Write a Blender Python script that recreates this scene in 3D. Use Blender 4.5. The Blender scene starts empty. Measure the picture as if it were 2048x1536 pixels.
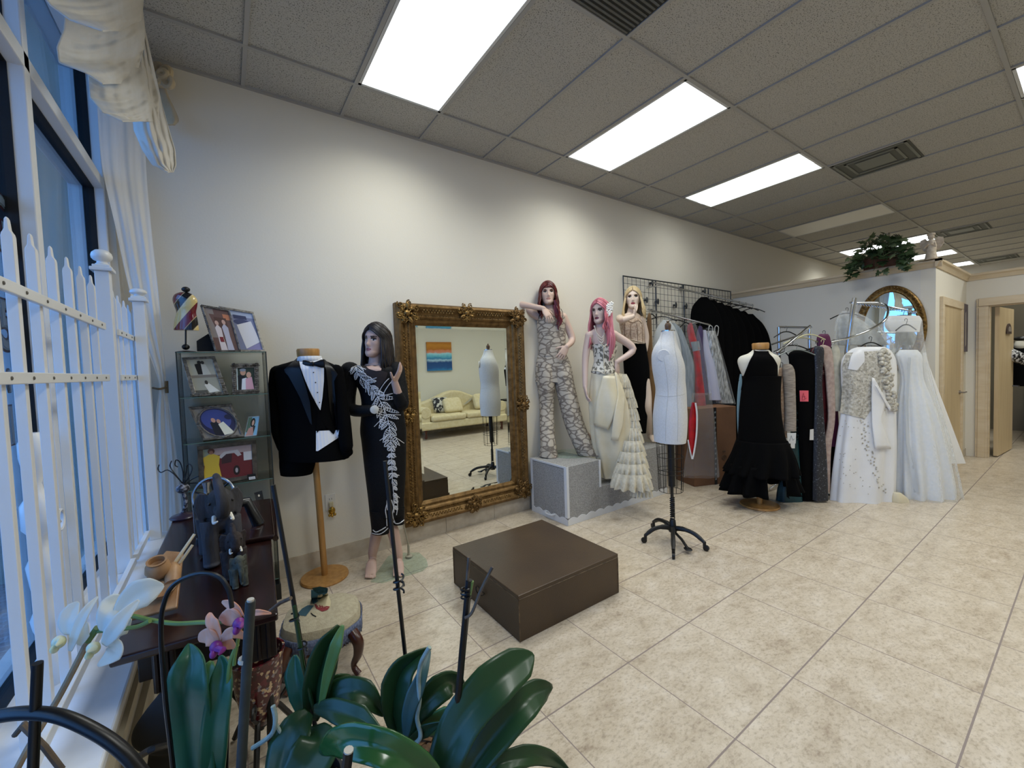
import bpy, bmesh, math, random
import numpy as np
from mathutils import Vector, Matrix
from mathutils.bvhtree import BVHTree
random.seed(7)
scn = bpy.context.scene
COL = scn.collection
PI = math.pi
# ------------------------------------------------------------ camera model
FPX = 822.889
CAMH = 1.41244
RM = np.array([[0.8201847, -0.5709888, -0.0356212], [-0.0528155, -0.0135734, -0.9985120], [0.5696556, 0.8208457, -0.0412897]])
CP = np.array([0.0, 0.0, CAMH])
NH = np.array([0.5696556, 0.8208457, 0.0]); NH = NH / np.linalg.norm(NH)
RH = np.array([NH[1], -NH[0], 0.0])
def ray(x, y): return RM.T @ np.array([(x - 1024) / FPX, (y - 768) / FPX, 1.0])
def onZ(x, y, z=0.0):
    d = ray(x, y); return CP + d * (z - CAMH) / d[2]
def onX(x, y, X):
    d = ray(x, y); return CP + d * X / d[0]
def onY(x, y, Y):
    d = ray(x, y); return CP + d * Y / d[1]
def atS(x, y, s):
    d = ray(x, y); return CP + d * s / float(d @ NH)
def floor_y(x, s, z=0.002):
    a, b = 768.0, 6000.0
    for _ in range(60):
        m = (a + b) / 2
        if atS(x, m, s)[2] > z: a = m
        else: b = m
    return a
def sOf(X, Y): return float(NH[0] * X + NH[1] * Y)
def mpx(s): return s / FPX            # metres per pixel at depth s
WY, ZC = 3.2508, 3.3064               # long wall, ceiling height
GX0, GYA, GP = 0.19191, 2.83641, 0.6096
cam = bpy.data.cameras.new('camera'); camo = bpy.data.objects.new('camera', cam); COL.objects.link(camo)
M = Matrix(((RM[0][0], -RM[1][0], -RM[2][0], 0), (RM[0][1], -RM[1][1], -RM[2][1], 0), (RM[0][2], -RM[1][2], -RM[2][2], CAMH), (0, 0, 0, 1)))
camo.matrix_world = M
cam.sensor_width = 36; cam.lens = FPX / 2048 * 36; cam.clip_start = 0.03; cam.clip_end = 100
scn.camera = camo
# ------------------------------------------------------------ materials
def lin(c):
    if isinstance(c, str):
        c = c.lstrip('#'); c = [int(c[i:i + 2], 16) / 255 for i in (0, 2, 4)]
    return [x / 12.92 if x <= .04045 else ((x + .055) / 1.055) ** 2.4 for x in c]
MATS = {}
def mat(name, color='#808080', rough=.6, metal=0, spec=.5, c2=None, nscale=8, ndetail=4, nmin=.35, nmax=.65, stretch=None, bump=0, bscale=None, trans=0, alpha=1, coat=0, sheen=0, emit=None, estr=0, ior=1.45, sss=0, rough2=None):
    if name in MATS: return MATS[name]
    m = bpy.data.materials.new(name); m.use_nodes = True
    nt = m.node_tree; b = nt.nodes['Principled BSDF']
    b.inputs['Base Color'].default_value = (*lin(color), 1)
    b.inputs['Roughness'].default_value = rough; b.inputs['Metallic'].default_value = metal
    b.inputs['Specular IOR Level'].default_value = spec; b.inputs['IOR'].default_value = ior
    b.inputs['Transmission Weight'].default_value = trans; b.inputs['Alpha'].default_value = alpha
    b.inputs['Coat Weight'].default_value = coat
    if coat: b.inputs['Coat Roughness'].default_value = .12
    b.inputs['Sheen Weight'].default_value = sheen
    if emit: b.inputs['Emission Color'].default_value = (*lin(emit), 1); b.inputs['Emission Strength'].default_value = estr
    if c2 or bump:
        tc = nt.nodes.new('ShaderNodeTexCoord'); mp = nt.nodes.new('ShaderNodeMapping')
        nt.links.new(tc.outputs['Object'], mp.inputs[0])
        if stretch: mp.inputs['Scale'].default_value = stretch
        nz = nt.nodes.new('ShaderNodeTexNoise'); nz.inputs['Scale'].default_value = nscale; nz.inputs['Detail'].default_value = ndetail
        nt.links.new(mp.outputs[0], nz.inputs['Vector'])
        if c2:
            r = nt.nodes.new('ShaderNodeValToRGB'); r.color_ramp.elements[0].position = nmin; r.color_ramp.elements[1].position = nmax
            r.color_ramp.elements[0].color = (*lin(color), 1); r.color_ramp.elements[1].color = (*lin(c2), 1)
            nt.links.new(nz.outputs['Fac'], r.inputs[0]); nt.links.new(r.outputs[0], b.inputs['Base Color'])
        if bump:
            bn = nt.nodes.new('ShaderNodeBump'); bn.inputs['Strength'].default_value = bump; bn.inputs['Distance'].default_value = .01
            src = nz
            if bscale:
                src = nt.nodes.new('ShaderNodeTexNoise'); src.inputs['Scale'].default_value = bscale; src.inputs['Detail'].default_value = 3
                nt.links.new(mp.outputs[0], src.inputs['Vector'])
            nt.links.new(src.outputs['Fac'], bn.inputs['Height']); nt.links.new(bn.outputs[0], b.inputs['Normal'])
    MATS[name] = m
    return m
def N(m, t, **kw):
    n = m.node_tree.nodes.new(t)
    for k, v in kw.items():
        if k in n.inputs.keys(): n.inputs[k].default_value = v
        else: setattr(n, k, v)
    return n
def L(m, a, b): m.node_tree.links.new(a, b)
def bsdf(m): return m.node_tree.nodes['Principled BSDF']
def ramp(m, stops, interp='LINEAR'):
    r = m.node_tree.nodes.new('ShaderNodeValToRGB'); r.color_ramp.interpolation = interp
    e = r.color_ramp.elements
    while len(e) < len(stops): e.new(.5)
    for i, (p, c) in enumerate(stops): e[i].position = p; e[i].color = (*lin(c), 1)
    return r
def math_(m, op, a, b=None):
    n = m.node_tree.nodes.new('ShaderNodeMath'); n.operation = op
    for i, v in enumerate((a, b)):
        if v is None: continue
        if isinstance(v, (int, float)): n.inputs[i].default_value = v
        else: L(m, v, n.inputs[i])
    return n.outputs[0]
def film(name, color='#ffffff', op=.25, rough=.12, bump=0):
    """thin clear plastic or glass sheet: mostly see-through with a glossy skin"""
    if name in MATS: return MATS[name]
    m = bpy.data.materials.new(name); m.use_nodes = True; nt = m.node_tree
    for n in list(nt.nodes): nt.nodes.remove(n)
    o = nt.nodes.new('ShaderNodeOutputMaterial'); t = nt.nodes.new('ShaderNodeBsdfTransparent'); t.inputs[0].default_value = (*lin(color), 1)
    g = nt.nodes.new('ShaderNodeBsdfPrincipled'); g.inputs['Base Color'].default_value = (*lin(color), 1); g.inputs['Roughness'].default_value = rough
    mx = nt.nodes.new('ShaderNodeMixShader'); lw = nt.nodes.new('ShaderNodeLayerWeight'); lw.inputs[0].default_value = .35
    a = nt.nodes.new('ShaderNodeMath'); a.operation = 'MULTIPLY_ADD'; nt.links.new(lw.outputs['Facing'], a.inputs[0]); a.inputs[1].default_value = min(1, op * 1.6); a.inputs[2].default_value = op * .5
    nt.links.new(a.outputs[0], mx.inputs[0]); nt.links.new(t.outputs[0], mx.inputs[1]); nt.links.new(g.outputs[0], mx.inputs[2]); nt.links.new(mx.outputs[0], o.inputs[0])
    if bump:
        tc = nt.nodes.new('ShaderNodeTexCoord'); nz = nt.nodes.new('ShaderNodeTexNoise'); nz.inputs['Scale'].default_value = bump; nz.inputs['Detail'].default_value = 3; nz.inputs['Distortion'].default_value = 1.5; bn = nt.nodes.new('ShaderNodeBump'); bn.inputs['Strength'].default_value = .9; bn.inputs['Distance'].default_value = .02
        nt.links.new(tc.outputs['Object'], nz.inputs['Vector']); nt.links.new(nz.outputs['Fac'], bn.inputs['Height']); nt.links.new(bn.outputs[0], g.inputs['Normal'])
    MATS[name] = m
    return m
def glassm(name, tint='#ffffff', refl=.5):
    """thin window pane: transparent with fresnel mirror"""
    if name in MATS: return MATS[name]
    m = bpy.data.materials.new(name); m.use_nodes = True; nt = m.node_tree
    for n in list(nt.nodes): nt.nodes.remove(n)
    o = nt.nodes.new('ShaderNodeOutputMaterial'); t = nt.nodes.new('ShaderNodeBsdfTransparent'); t.inputs[0].default_value = (*lin(tint), 1)
    g = nt.nodes.new('ShaderNodeBsdfGlossy'); g.inputs['Roughness'].default_value = .02
    mx = nt.nodes.new('ShaderNodeMixShader'); fr = nt.nodes.new('ShaderNodeFresnel'); fr.inputs[0].default_value = 1.45
    a = nt.nodes.new('ShaderNodeMath'); a.operation = 'MULTIPLY'; nt.links.new(fr.outputs[0], a.inputs[0]); a.inputs[1].default_value = refl
    nt.links.new(a.outputs[0], mx.inputs[0]); nt.links.new(t.outputs[0], mx.inputs[1]); nt.links.new(g.outputs[0], mx.inputs[2]); nt.links.new(mx.outputs[0], o.inputs[0])
    MATS[name] = m
    return m
# ------------------------------------------------------------ mesh builder
def V3(a): return np.asarray(a, float)
def unit(a):
    a = V3(a); n = np.linalg.norm(a); return a / n if n > 1e-12 else a
class MB:
    def __init__(s): s.v = []; s.f = []; s.m = []; s.cur = 0
    def add(s, vs, fs):
        o = len(s.v); s.v.extend([tuple(map(float, p)) for p in vs]); s.f.extend([tuple(i + o for i in f) for f in fs]); s.m.extend([s.cur] * len(fs)); return s
    def bb(s, a, b):
        x0, y0, z0 = a; x1, y1, z1 = b
        return s.add([(x0, y0, z0), (x1, y0, z0), (x1, y1, z0), (x0, y1, z0), (x0, y0, z1), (x1, y0, z1), (x1, y1, z1), (x0, y1, z1)],
                     [(0, 3, 2, 1), (4, 5, 6, 7), (0, 1, 5, 4), (1, 2, 6, 5), (2, 3, 7, 6), (3, 0, 4, 7)])
    def box(s, c, size, u=(1, 0, 0), v=(0, 1, 0)):
        """box at centre c with axes u, v (w = u x v)"""
        c = V3(c); u = unit(u); v = unit(v); w = unit(np.cross(u, v)); hx, hy, hz = [q / 2 for q in size]
        P = [c + u * a * hx + v * b * hy + w * d * hz for d in (-1, 1) for a, b in ((-1, -1), (1, -1), (1, 1), (-1, 1))]
        return s.add(P, [(0, 3, 2, 1), (4, 5, 6, 7), (0, 1, 5, 4), (1, 2, 6, 5), (2, 3, 7, 6), (3, 0, 4, 7)])
    def loft(s, rings, caps=True, closed=True, loop=False):
        n = len(rings[0]); vs = [p for r in rings for p in r]; fs = []
        R = len(rings)
        for i in range(R if loop else R - 1):
            a, b = i * n, ((i + 1) % R) * n
            for j in range(n if closed else n - 1):
                k = (j + 1) % n; fs.append((a + j, a + k, b + k, b + j))
        if caps and closed and not loop:
            fs.append(tuple(range(n - 1, -1, -1))); fs.append(tuple(range((R - 1) * n, R * n)))
        return s.add(vs, fs)
    def tube(s, pts, r, n=8, caps=True, closed=False, flat=1.0, up=None):
        pts = [V3(p) for p in pts]; k = len(pts); rr = r if hasattr(r, '__len__') else [r] * k
        rings = []; prev = None
        for i, p in enumerate(pts):
            if closed: t = unit(pts[(i + 1) % k] - pts[i - 1])
            else: t = unit(pts[min(i + 1, k - 1)] - pts[max(i - 1, 0)])
            if prev is None:
                a = V3(up) if up is not None else (V3((0, 0, 1)) if abs(t[2]) < .9 else V3((1, 0, 0)))
            else: a = prev
            e = unit(a - t * (a @ t)); prev = e; f = np.cross(t, e)
            rings.append([p + rr[i] * (math.cos(q) * e * flat + math.sin(q) * f) for q in [2 * PI * j / n for j in range(n)]])
        return s.loft(rings, caps=caps and not closed, loop=closed)
    def lathe(s, prof, c=(0, 0, 0), n=20, axis=(0, 0, 1), ref=None, caps=True, sx=1.0):
        c = V3(c); w = unit(axis); a = V3(ref) if ref is not None else (V3((1, 0, 0)) if abs(w[0]) < .9 else V3((0, 1, 0)))
        e = unit(a - w * (a @ w)); f = np.cross(w, e)
        return s.loft([[c + w * z + max(r, 1e-4) * (math.cos(q) * e * sx + math.sin(q) * f) for q in [2 * PI * j / n for j in range(n)]] for r, z in prof], caps=caps)
    def ell(s, c, rad, n=12, m=8, u=(1, 0, 0), v=(0, 1, 0)):
        c = V3(c); u = unit(u); v = unit(v); w = np.cross(u, v); R = []
        for i in range(m + 1):
            t = PI * (i / m) if 0 < i < m else (0.02 if i == 0 else PI - .02)
            R.append([c + u * rad[0] * math.sin(t) * math.cos(q) + v * rad[1] * math.sin(t) * math.sin(q) - w * rad[2] * math.cos(t) for q in [2 * PI * j / n for j in range(n)]])
        return s.loft(R)
    def grid(s, fn, nu, nv):
        vs = [fn(i / nu, j / nv) for i in range(nu + 1) for j in range(nv + 1)]
        return s.add(vs, [(i * (nv + 1) + j, (i + 1) * (nv + 1) + j, (i + 1) * (nv + 1) + j + 1, i * (nv + 1) + j + 1) for i in range(nu) for j in range(nv)])
    def prism(s, poly, d):
        """extrude a planar 3-D polygon by vector d"""
        d = V3(d); n = len(poly); P = [V3(p) for p in poly]
        return s.add(P + [p + d for p in P], [tuple(range(n - 1, -1, -1)), tuple(range(n, 2 * n))] + [(i, (i + 1) % n, (i + 1) % n + n, i + n) for i in range(n)])
    def build(s, name, m, parent=None, smooth=True, ang=40, bevel=0, bseg=2, sub=0, solid=0, label=None):
        me = bpy.data.meshes.new(name)
        off = V3(root_loc(parent)) if parent is not None else V3((0, 0, 0))
        me.from_pydata([tuple(V3(p) - off) for p in s.v], [], s.f)
        for x in (m if isinstance(m, (list, tuple)) else [m]): me.materials.append(x)
        if isinstance(m, (list, tuple)): me.polygons.foreach_set('material_index', s.m)
        me.validate(); me.update()
        o = bpy.data.objects.new(name, me); COL.objects.link(o)
        if parent is not None: o.parent = parent
        bm = bmesh.new(); bm.from_mesh(me); bmesh.ops.recalc_face_normals(bm, faces=bm.faces); bm.to_mesh(me); bm.free()
        if smooth:
            me.polygons.foreach_set('use_smooth', [True] * len(me.polygons))
            me.set_sharp_from_angle(angle=math.radians(ang))
        if solid:
            q = o.modifiers.new('s', 'SOLIDIFY'); q.thickness = solid; q.offset = 0
        if bevel:
            q = o.modifiers.new('b', 'BEVEL'); q.width = bevel; q.segments = bseg; q.limit_method = 'ANGLE'
        if sub:
            q = o.modifiers.new('u', 'SUBSURF'); q.levels = sub; q.render_levels = sub
        if label: o['label'] = label
        return o
def root_loc(o):
    p = V3(o.location)
    while o.parent is not None:
        o = o.parent; p = p + V3(o.location)
    return p
def tag(o, label, cat, group=None, kind=None):
    if label: o['label'] = label
    if cat: o['category'] = cat
    if group: o['group'] = group
    if kind: o['kind'] = kind
    return o
def thing(name, label, cat, loc, group=None):
    o = bpy.data.objects.new(name, None); COL.objects.link(o); o.location = [float(q) for q in loc]; o.empty_display_size = .1
    return tag(o, label, cat, group)
def struct(name, mb, m, parent=None, **kw):
    o = mb.build(name, m, parent, **kw); o['kind'] = 'structure'; return o
def bez(P, n=20):
    """smooth Catmull-Rom curve through points"""
    P = [V3(p) for p in P]; k = len(P)
    if k == 2: return [P[0] + (P[1] - P[0]) * t for t in np.linspace(0, 1, n)]
    out = []; seg = max(2, n // (k - 1))
    for i in range(k - 1):
        a, b, c, d = P[max(i - 1, 0)], P[i], P[i + 1], P[min(i + 2, k - 1)]
        for t in [j / seg for j in range(seg)]:
            out.append(.5 * (2 * b + (c - a) * t + (2 * a - 5 * b + 4 * c - d) * t * t + (3 * b - a - 3 * c + d) * t ** 3))
    out.append(P[-1]); return out
def interp(vals, t):
    k = len(vals) - 1; x = min(max(t, 0), 1) * k; i = min(int(x), k - 1); return vals[i] + (vals[i + 1] - vals[i]) * (x - i)
def sil(rows, s, depth=.5, n=40, fold=0, nf=9, ph=0, grow=1.0, mb=None, caps=True, sub=6, amin=0, dz=0, sq=1.0):
    """round a body of real thickness around an outline: rows (y, x_left, x_right[, depth offset]) measured at ground distance s"""
    mb = mb or MB(); rr = []
    R = [(list(r) + [0, 0])[:4] for r in rows]
    for i in range(len(R) - 1):
        for j in range(sub):
            t = j / sub; t2 = t
            a, b, c, d = [V3(R[max(0, min(len(R) - 1, q))]) for q in (i - 1, i, i + 1, i + 2)]
            rr.append(.5 * (2 * b + (c - a) * t + (2 * a - 5 * b + 4 * c - d) * t * t + (3 * b - a - 3 * c + d) * t ** 3))
    rr.append(V3(R[-1])); rings = []
    K = len(rr)
    for i, (y, xl, xr, off) in enumerate(rr):
        l, r = atS(xl, y, s + off), atS(xr, y, s + off); c = (l + r) / 2; a = np.linalg.norm(r - l) / 2; lat = unit(r - l)
        dp = max((depth[0] + (depth[1] - depth[0]) * i / (K - 1) if isinstance(depth, tuple) else depth) * a, amin); u = i / (K - 1)
        fa = fold * u ** grow; ring = []
        for j in range(n):
            q = 2 * PI * j / n; w = 1 + fa * math.sin(nf * q + ph + 1.3 * math.sin(2 * q + ph) + u * 1.5)
            cx, sy = math.cos(q), math.sin(q)
            if sq != 1: cx = math.copysign(abs(cx) ** sq, cx); sy = math.copysign(abs(sy) ** sq, sy)
            ring.append(c + lat * a * cx * (1 + (w - 1) * .4) + NH * dp * sy * w)
        rings.append(ring)
    mb.loft(rings, caps=caps); return mb
def bvh_of(mbs):
    v = []; f = []
    for m in mbs:
        o = len(v); v += [Vector(p) for p in m.v]; f += [[i + o for i in q] for q in m.f]
    return BVHTree.FromPolygons(v, f)
def onto(bvh, x, y, s, lift=.004):
    """point on a garment's surface where this line of sight meets it, lifted off slightly (else at depth s)"""
    d = Vector(ray(x, y)).normalized(); h = bvh.ray_cast(Vector(CP), d)
    if h[0] is None: return atS(x, y, s)
    return V3(h[0] - d * lift)
# ============================================================ the setting
def wallmat(name, c):
    return mat(name, c, rough=.85, spec=.2, bump=.05, nscale=90, ndetail=2)
M_WALL = wallmat('wall_paint', '#e0dacc')
M_WALL2 = wallmat('partition_paint', '#dbd7cd')
# floor tiles
def tile_floor(name, ox, oy, p, plane='xy'):
    m = mat(name, '#cfc6b6', rough=.33, spec=.45)
    tc = N(m, 'ShaderNodeTexCoord'); sp = N(m, 'ShaderNodeSeparateXYZ'); L(m, tc.outputs['Object'], sp.inputs[0])
    g = []
    for ax, o, wd in (('X', ox, .0045), ('Y', oy, .0065)):
        u = math_(m, 'MULTIPLY', math_(m, 'SUBTRACT', sp.outputs[ax], o - 100 * p), 1 / p)
        fr = math_(m, 'FRACT', u); d = math_(m, 'MINIMUM', fr, math_(m, 'SUBTRACT', 1.0, fr)); g.append((u, math_(m, 'LESS_THAN', d, wd), math_(m, 'LESS_THAN', d, wd * 2.2)))
    gr = math_(m, 'MAXIMUM', g[0][1], g[1][1]); soft = math_(m, 'MAXIMUM', g[0][2], g[1][2])
    fx, fy = math_(m, 'FLOOR', g[0][0]), math_(m, 'FLOOR', g[1][0])
    cb = N(m, 'ShaderNodeCombineXYZ'); L(m, fx, cb.inputs[0]); L(m, fy, cb.inputs[1])
    wn = N(m, 'ShaderNodeTexWhiteNoise'); wn.noise_dimensions = '3D'; L(m, cb.outputs[0], wn.inputs['Vector'])
    add = N(m, 'ShaderNodeVectorMath'); add.operation = 'MULTIPLY_ADD'; L(m, wn.outputs['Color'], add.inputs[0]); add.inputs[1].default_value = (40, 40, 40); L(m, tc.outputs['Object'], add.inputs[2])
    st = N(m, 'ShaderNodeMapping'); st.inputs['Scale'].default_value = (1.0, 1.7, 1); st.inputs['Rotation'].default_value = (0, 0, .5); L(m, add.outputs[0], st.inputs[0])
    n1 = N(m, 'ShaderNodeTexNoise', Scale=7.0, Detail=7.0, Roughness=.72); L(m, st.outputs[0], n1.inputs['Vector'])
    n2 = N(m, 'ShaderNodeTexNoise', Scale=46.0, Detail=5.0, Roughness=.7); L(m, st.outputs[0], n2.inputs['Vector'])
    r1 = ramp(m, [(.3, '#a6968220'[:7]), (.44, '#beb09b'), (.58, '#cabdaa'), (.75, '#d3c9bb')]); L(m, n1.outputs['Fac'], r1.inputs[0])
    r2 = ramp(m, [(.32, '#b0a79b'), (.52, '#ffffff')]); L(m, n2.outputs['Fac'], r2.inputs[0])
    mx = N(m, 'ShaderNodeMixRGB', blend_type='MULTIPLY'); mx.inputs[0].default_value = .55; L(m, r1.outputs[0], mx.inputs[1]); L(m, r2.outputs[0], mx.inputs[2])
    mg = N(m, 'ShaderNodeMixRGB'); L(m, gr, mg.inputs[0]); L(m, mx.outputs[0], mg.inputs[1]); mg.inputs[2].default_value = (*lin('#8a7d76'), 1)
    L(m, mg.outputs[0], bsdf(m).inputs['Base Color'])
    bp = N(m, 'ShaderNodeBump'); bp.inputs['Strength'].default_value = .35; bp.inputs['Distance'].default_value = .004; L(m, math_(m, 'SUBTRACT', 1.0, soft), bp.inputs['Height']); L(m, bp.outputs[0], bsdf(m).inputs['Normal'])
    rg = math_(m, 'MULTIPLY_ADD', gr, .4); m.node_tree.nodes[-1].inputs[2].default_value = .3; L(m, rg, bsdf(m).inputs['Roughness'])
    return m
M_FLOOR = tile_floor('floor_tile', 1.4845, 1.7598, .49764)
struct('floor', MB().bb((-.30, -2.1, -.1), (14, WY, 0)), M_FLOOR, smooth=False)
# ceiling panels with speckle
M_CEIL = mat('ceiling_tile', '#b4b1aa', rough=.95, spec=.1)
tc = N(M_CEIL, 'ShaderNodeTexCoord'); n1 = N(M_CEIL, 'ShaderNodeTexNoise', Scale=150.0, Detail=2.0); L(M_CEIL, tc.outputs['Object'], n1.inputs['Vector'])
r1 = ramp(M_CEIL, [(.36, '#74736f'), (.42, '#b0aea8'), (.6, '#b5b3ad')]); L(M_CEIL, n1.outputs['Fac'], r1.inputs[0]); L(M_CEIL, r1.outputs[0], bsdf(M_CEIL).inputs['Base Color'])
bp = N(M_CEIL, 'ShaderNodeBump', Strength=.4, Distance=.004); L(M_CEIL, n1.outputs['Fac'], bp.inputs['Height']); L(M_CEIL, bp.outputs[0], bsdf(M_CEIL).inputs['Normal'])
struct('ceiling', MB().bb((-.62, -2.1, ZC + .008), (14, WY, ZC + .1)), M_CEIL, smooth=False)
M_TBAR = mat('ceiling_bar', '#a3a29f', rough=.6, spec=.3)
t = MB()
for k in range(-2, 24):
    x = GX0 + k * GP
    if -.6 < x < 14: t.bb((x - .012, -2.1, ZC - .004), (x + .012, WY, ZC + .012))
for r in range(-1, 6):
    y = GYA - r * 2 * GP
    if -2.1 < y < WY: t.bb((-.6, y - .012, ZC - .005), (14, y + .012, ZC + .0125))
t.bb((-.6, WY - .025, ZC - .006), (14, WY, ZC + .0125))
struct('trim_1', t, M_TBAR, smooth=False)
struct('wall_north', MB().bb((-.62, WY, 0), (14, WY + .12, ZC + .1)), M_WALL, smooth=False)
struct('wall_south', MB().bb((-.62, -2.22, 0), (14, -2.1, ZC + .1)), wallmat('south_paint', '#d5d2c2'), smooth=False)
struct('wall_east', MB().bb((14, -2.2, 0), (14.1, WY + .1, ZC + .1)), M_WALL2, smooth=False)
# tile baseboard with joints
M_BASE = mat('base_tile', '#c9bfae', rough=.4, c2='#b3a692', nscale=14, ndetail=6, nmin=.35, nmax=.7)
b = MB(); x = -.3
joints = [onY(892, 1064, WY)[0], onY(988, 1037, WY)[0]]
pp = joints[1] - joints[0]; xs = [joints[0] + (k - 12) * pp for k in range(40)]
xs = [q for q in xs if -.3 < q < 6.4]; xs = [-.3] + xs + [6.4]
for a, c in zip(xs[:-1], xs[1:]): b.bb((a + .0015, WY - .011, 0), (c - .0015, WY, .128))
struct('baseboard_north', b, M_BASE, smooth=False)
struct('baseboard_south', MB().bb((-.3, -2.1, 0), (8, -2.089, .1)), M_BASE, smooth=False)
# ---- window wall
XF = -.50       # room face of the window frame
M_WFR = mat('window_frame_paint', '#dfe0e0', rough=.4, spec=.4)
M_GASK = mat('window_gasket', '#101114', rough=.7)
M_SILL = mat('sill_paint', '#e4e5e6', rough=.35, c2='#d6d8da', nscale=6)
SZ = .52
YR = 3.12       # right end of the window
w = MB().bb((-.62, -2.1, 0), (-.30, WY, SZ - .03)); w.bb((-.62, YR + .03, SZ - .03), (-.46, WY, ZC + .1)); w.bb((-.62, -2.1, 3.13), (-.46, YR + .03, ZC + .1)); w.bb((-.62, -2.1, SZ - .03), (-.46, -1.2, 3.12))
struct('wall_west', w, mat('west_paint', '#cfc8ba', rough=.8), smooth=False)
struct('trim_2', MB().bb((-.56, -1.2, SZ - .03), (-.285, WY, SZ)), M_SILL, smooth=False, bevel=.006)
bw = MB()
for z0, z1, d in ((0, .10, .016), (.10, .125, .024), (.20, .30, .010), (.30, .33, .02), (.40, .43, .014)): bw.bb((-.30, -2, z0), (-.30 + d, WY, z1))
struct('baseboard_west', bw, mat('west_panel_paint', '#c2b79f', rough=.6), smooth=False)
# frame members, read off the photograph at the frame's own plane
XF, XG = -.49, -.555
my1 = onX(90, 512, XF)[1]; my0 = onX(80, 512, XF)[1]
zt1, zt0 = onX(0, 22, XF)[2], onX(0, 57, XF)[2]
XO = -.63
fr = MB()
fr.bb((XO, my0, SZ), (XF, my1, 3.12))                   # mullion
fr.bb((XO, -1.2, zt0), (XF, YR, zt1))                   # transom
fr.bb((XO, YR, SZ), (XF, YR + .06, 3.12)); fr.bb((XO, -1.2, SZ - .01), (XF - .04, YR, SZ + .03)); fr.bb((XO, -1.2, 3.06), (XF, YR, 3.12))
fr.bb((XO, -.1, SZ), (XF, -.02, 3.12)); fr.bb((XO, -1.2, SZ), (XF, -1.1, 3.12))
wf = struct('window_1', fr, M_WFR, smooth=False, bevel=.004)
gk = MB()
for y0, y1 in ((my0 - .004, my0 + .001), (my1 - .001, my1 + .004), (YR - .004, YR + .001)): gk.bb((XG - .018, y0, SZ + .03), (XG + .026, y1, 3.06))
for z0, z1 in ((zt0 - .004, zt0 + .001), (zt1 - .001, zt1 + .004), (SZ + .029, SZ + .034)): gk.bb((XG - .018, -.02, z0), (XG + .026, YR, z1))
gk.build('gasket', M_GASK, wf, smooth=False)
pn = MB()
for y0, y1 in ((-.02, my0), (my1, YR)):
    for z0, z1 in ((SZ + .03, zt0), (zt1, 3.06)): pn.bb((XG - .003, y0, z0), (XG + .003, y1, z1))
pn.bb((XG - .003, -1.1, SZ + .03), (XG + .003, -.1, 3.06))
pn.build('pane', glassm('window_glass', '#e4edf0', .55), wf, smooth=False)
# shop lettering on the outside of the pane, read from behind
M_LET = mat('letter_grey', '#8b94a3', rough=.5); M_LETR = mat('letter_red', '#6e2730', rough=.5); M_LETW = mat('letter_white', '#d6dde8', rough=.5)
def letter(ch, px, py, hpx, name='letter'):
    c = onX(px, py, XG - .006); hh = abs(onX(px, py + hpx, XG - .006)[2] - c[2])
    for m_, off, lift in ((M_LETR, .018, 0), (M_LETW, .008, .0015), (M_LET, 0, .003)):
        cu = bpy.data.curves.new('t', 'FONT'); cu.body = ch; cu.size = hh * 1.4; cu.extrude = .0005; cu.offset = off * 1.2 * hh / .25
        cu.align_x = 'CENTER'
        o = bpy.data.objects.new('t', cu); COL.objects.link(o); bpy.context.view_layer.update()
        me = bpy.data.meshes.new_from_object(o.evaluated_get(bpy.context.evaluated_depsgraph_get())); bpy.data.objects.remove(o)
        # mirrored, facing the room (+X): text x -> +Y reversed
        for v in me.vertices:
            x, y, z = v.co; v.co = (c[0] + lift + z, c[1] + x * 1.0, c[2] + y - hh)
        me.materials.append(m_); q = bpy.data.objects.new(name, me); COL.objects.link(q); q.parent = wf
letter('G', -6, 385, 105); letter('5', 8, 600, 95); letter('M', 8, 738, 45); letter('I', 19, 812, 75)
# ---- street side
M_BRICK = mat('street_brick', '#6b5a5c', rough=.9)
tcb = N(M_BRICK, 'ShaderNodeTexCoord'); bk = N(M_BRICK, 'ShaderNodeTexBrick', Scale=4.0); L(M_BRICK, tcb.outputs['Object'], bk.inputs['Vector'])
bk.inputs['Color1'].default_value = (*lin('#6d5052'), 1); bk.inputs['Color2'].default_value = (*lin('#5a464c'), 1); bk.inputs['Mortar'].default_value = (*lin('#8e8a90'), 1); L(M_BRICK, bk.outputs[0], bsdf(M_BRICK).inputs['Base Color'])
struct('exterior_ground', MB().bb((-14, -6, -.15), (-.62, 12, -.05)), M_BRICK, smooth=False)
struct('exterior_soffit', MB().bb((-2.1, -3, 3.45), (-.62, 9, 3.6)), mat('soffit', '#98958a', rough=.9), smooth=False)
struct('exterior_pier', MB().bb((-1.75, 4.6, -.1), (-.62, 6.2, 3.5)), mat('pier', '#8b8a80', rough=.9), smooth=False)
struct('exterior_wall', MB().bb((-14, 9, -.1), (-.62, 9.3, 4)), mat('facade', '#6d6c66', rough=.9, c2='#55544f', nscale=1.2), smooth=False)
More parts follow.
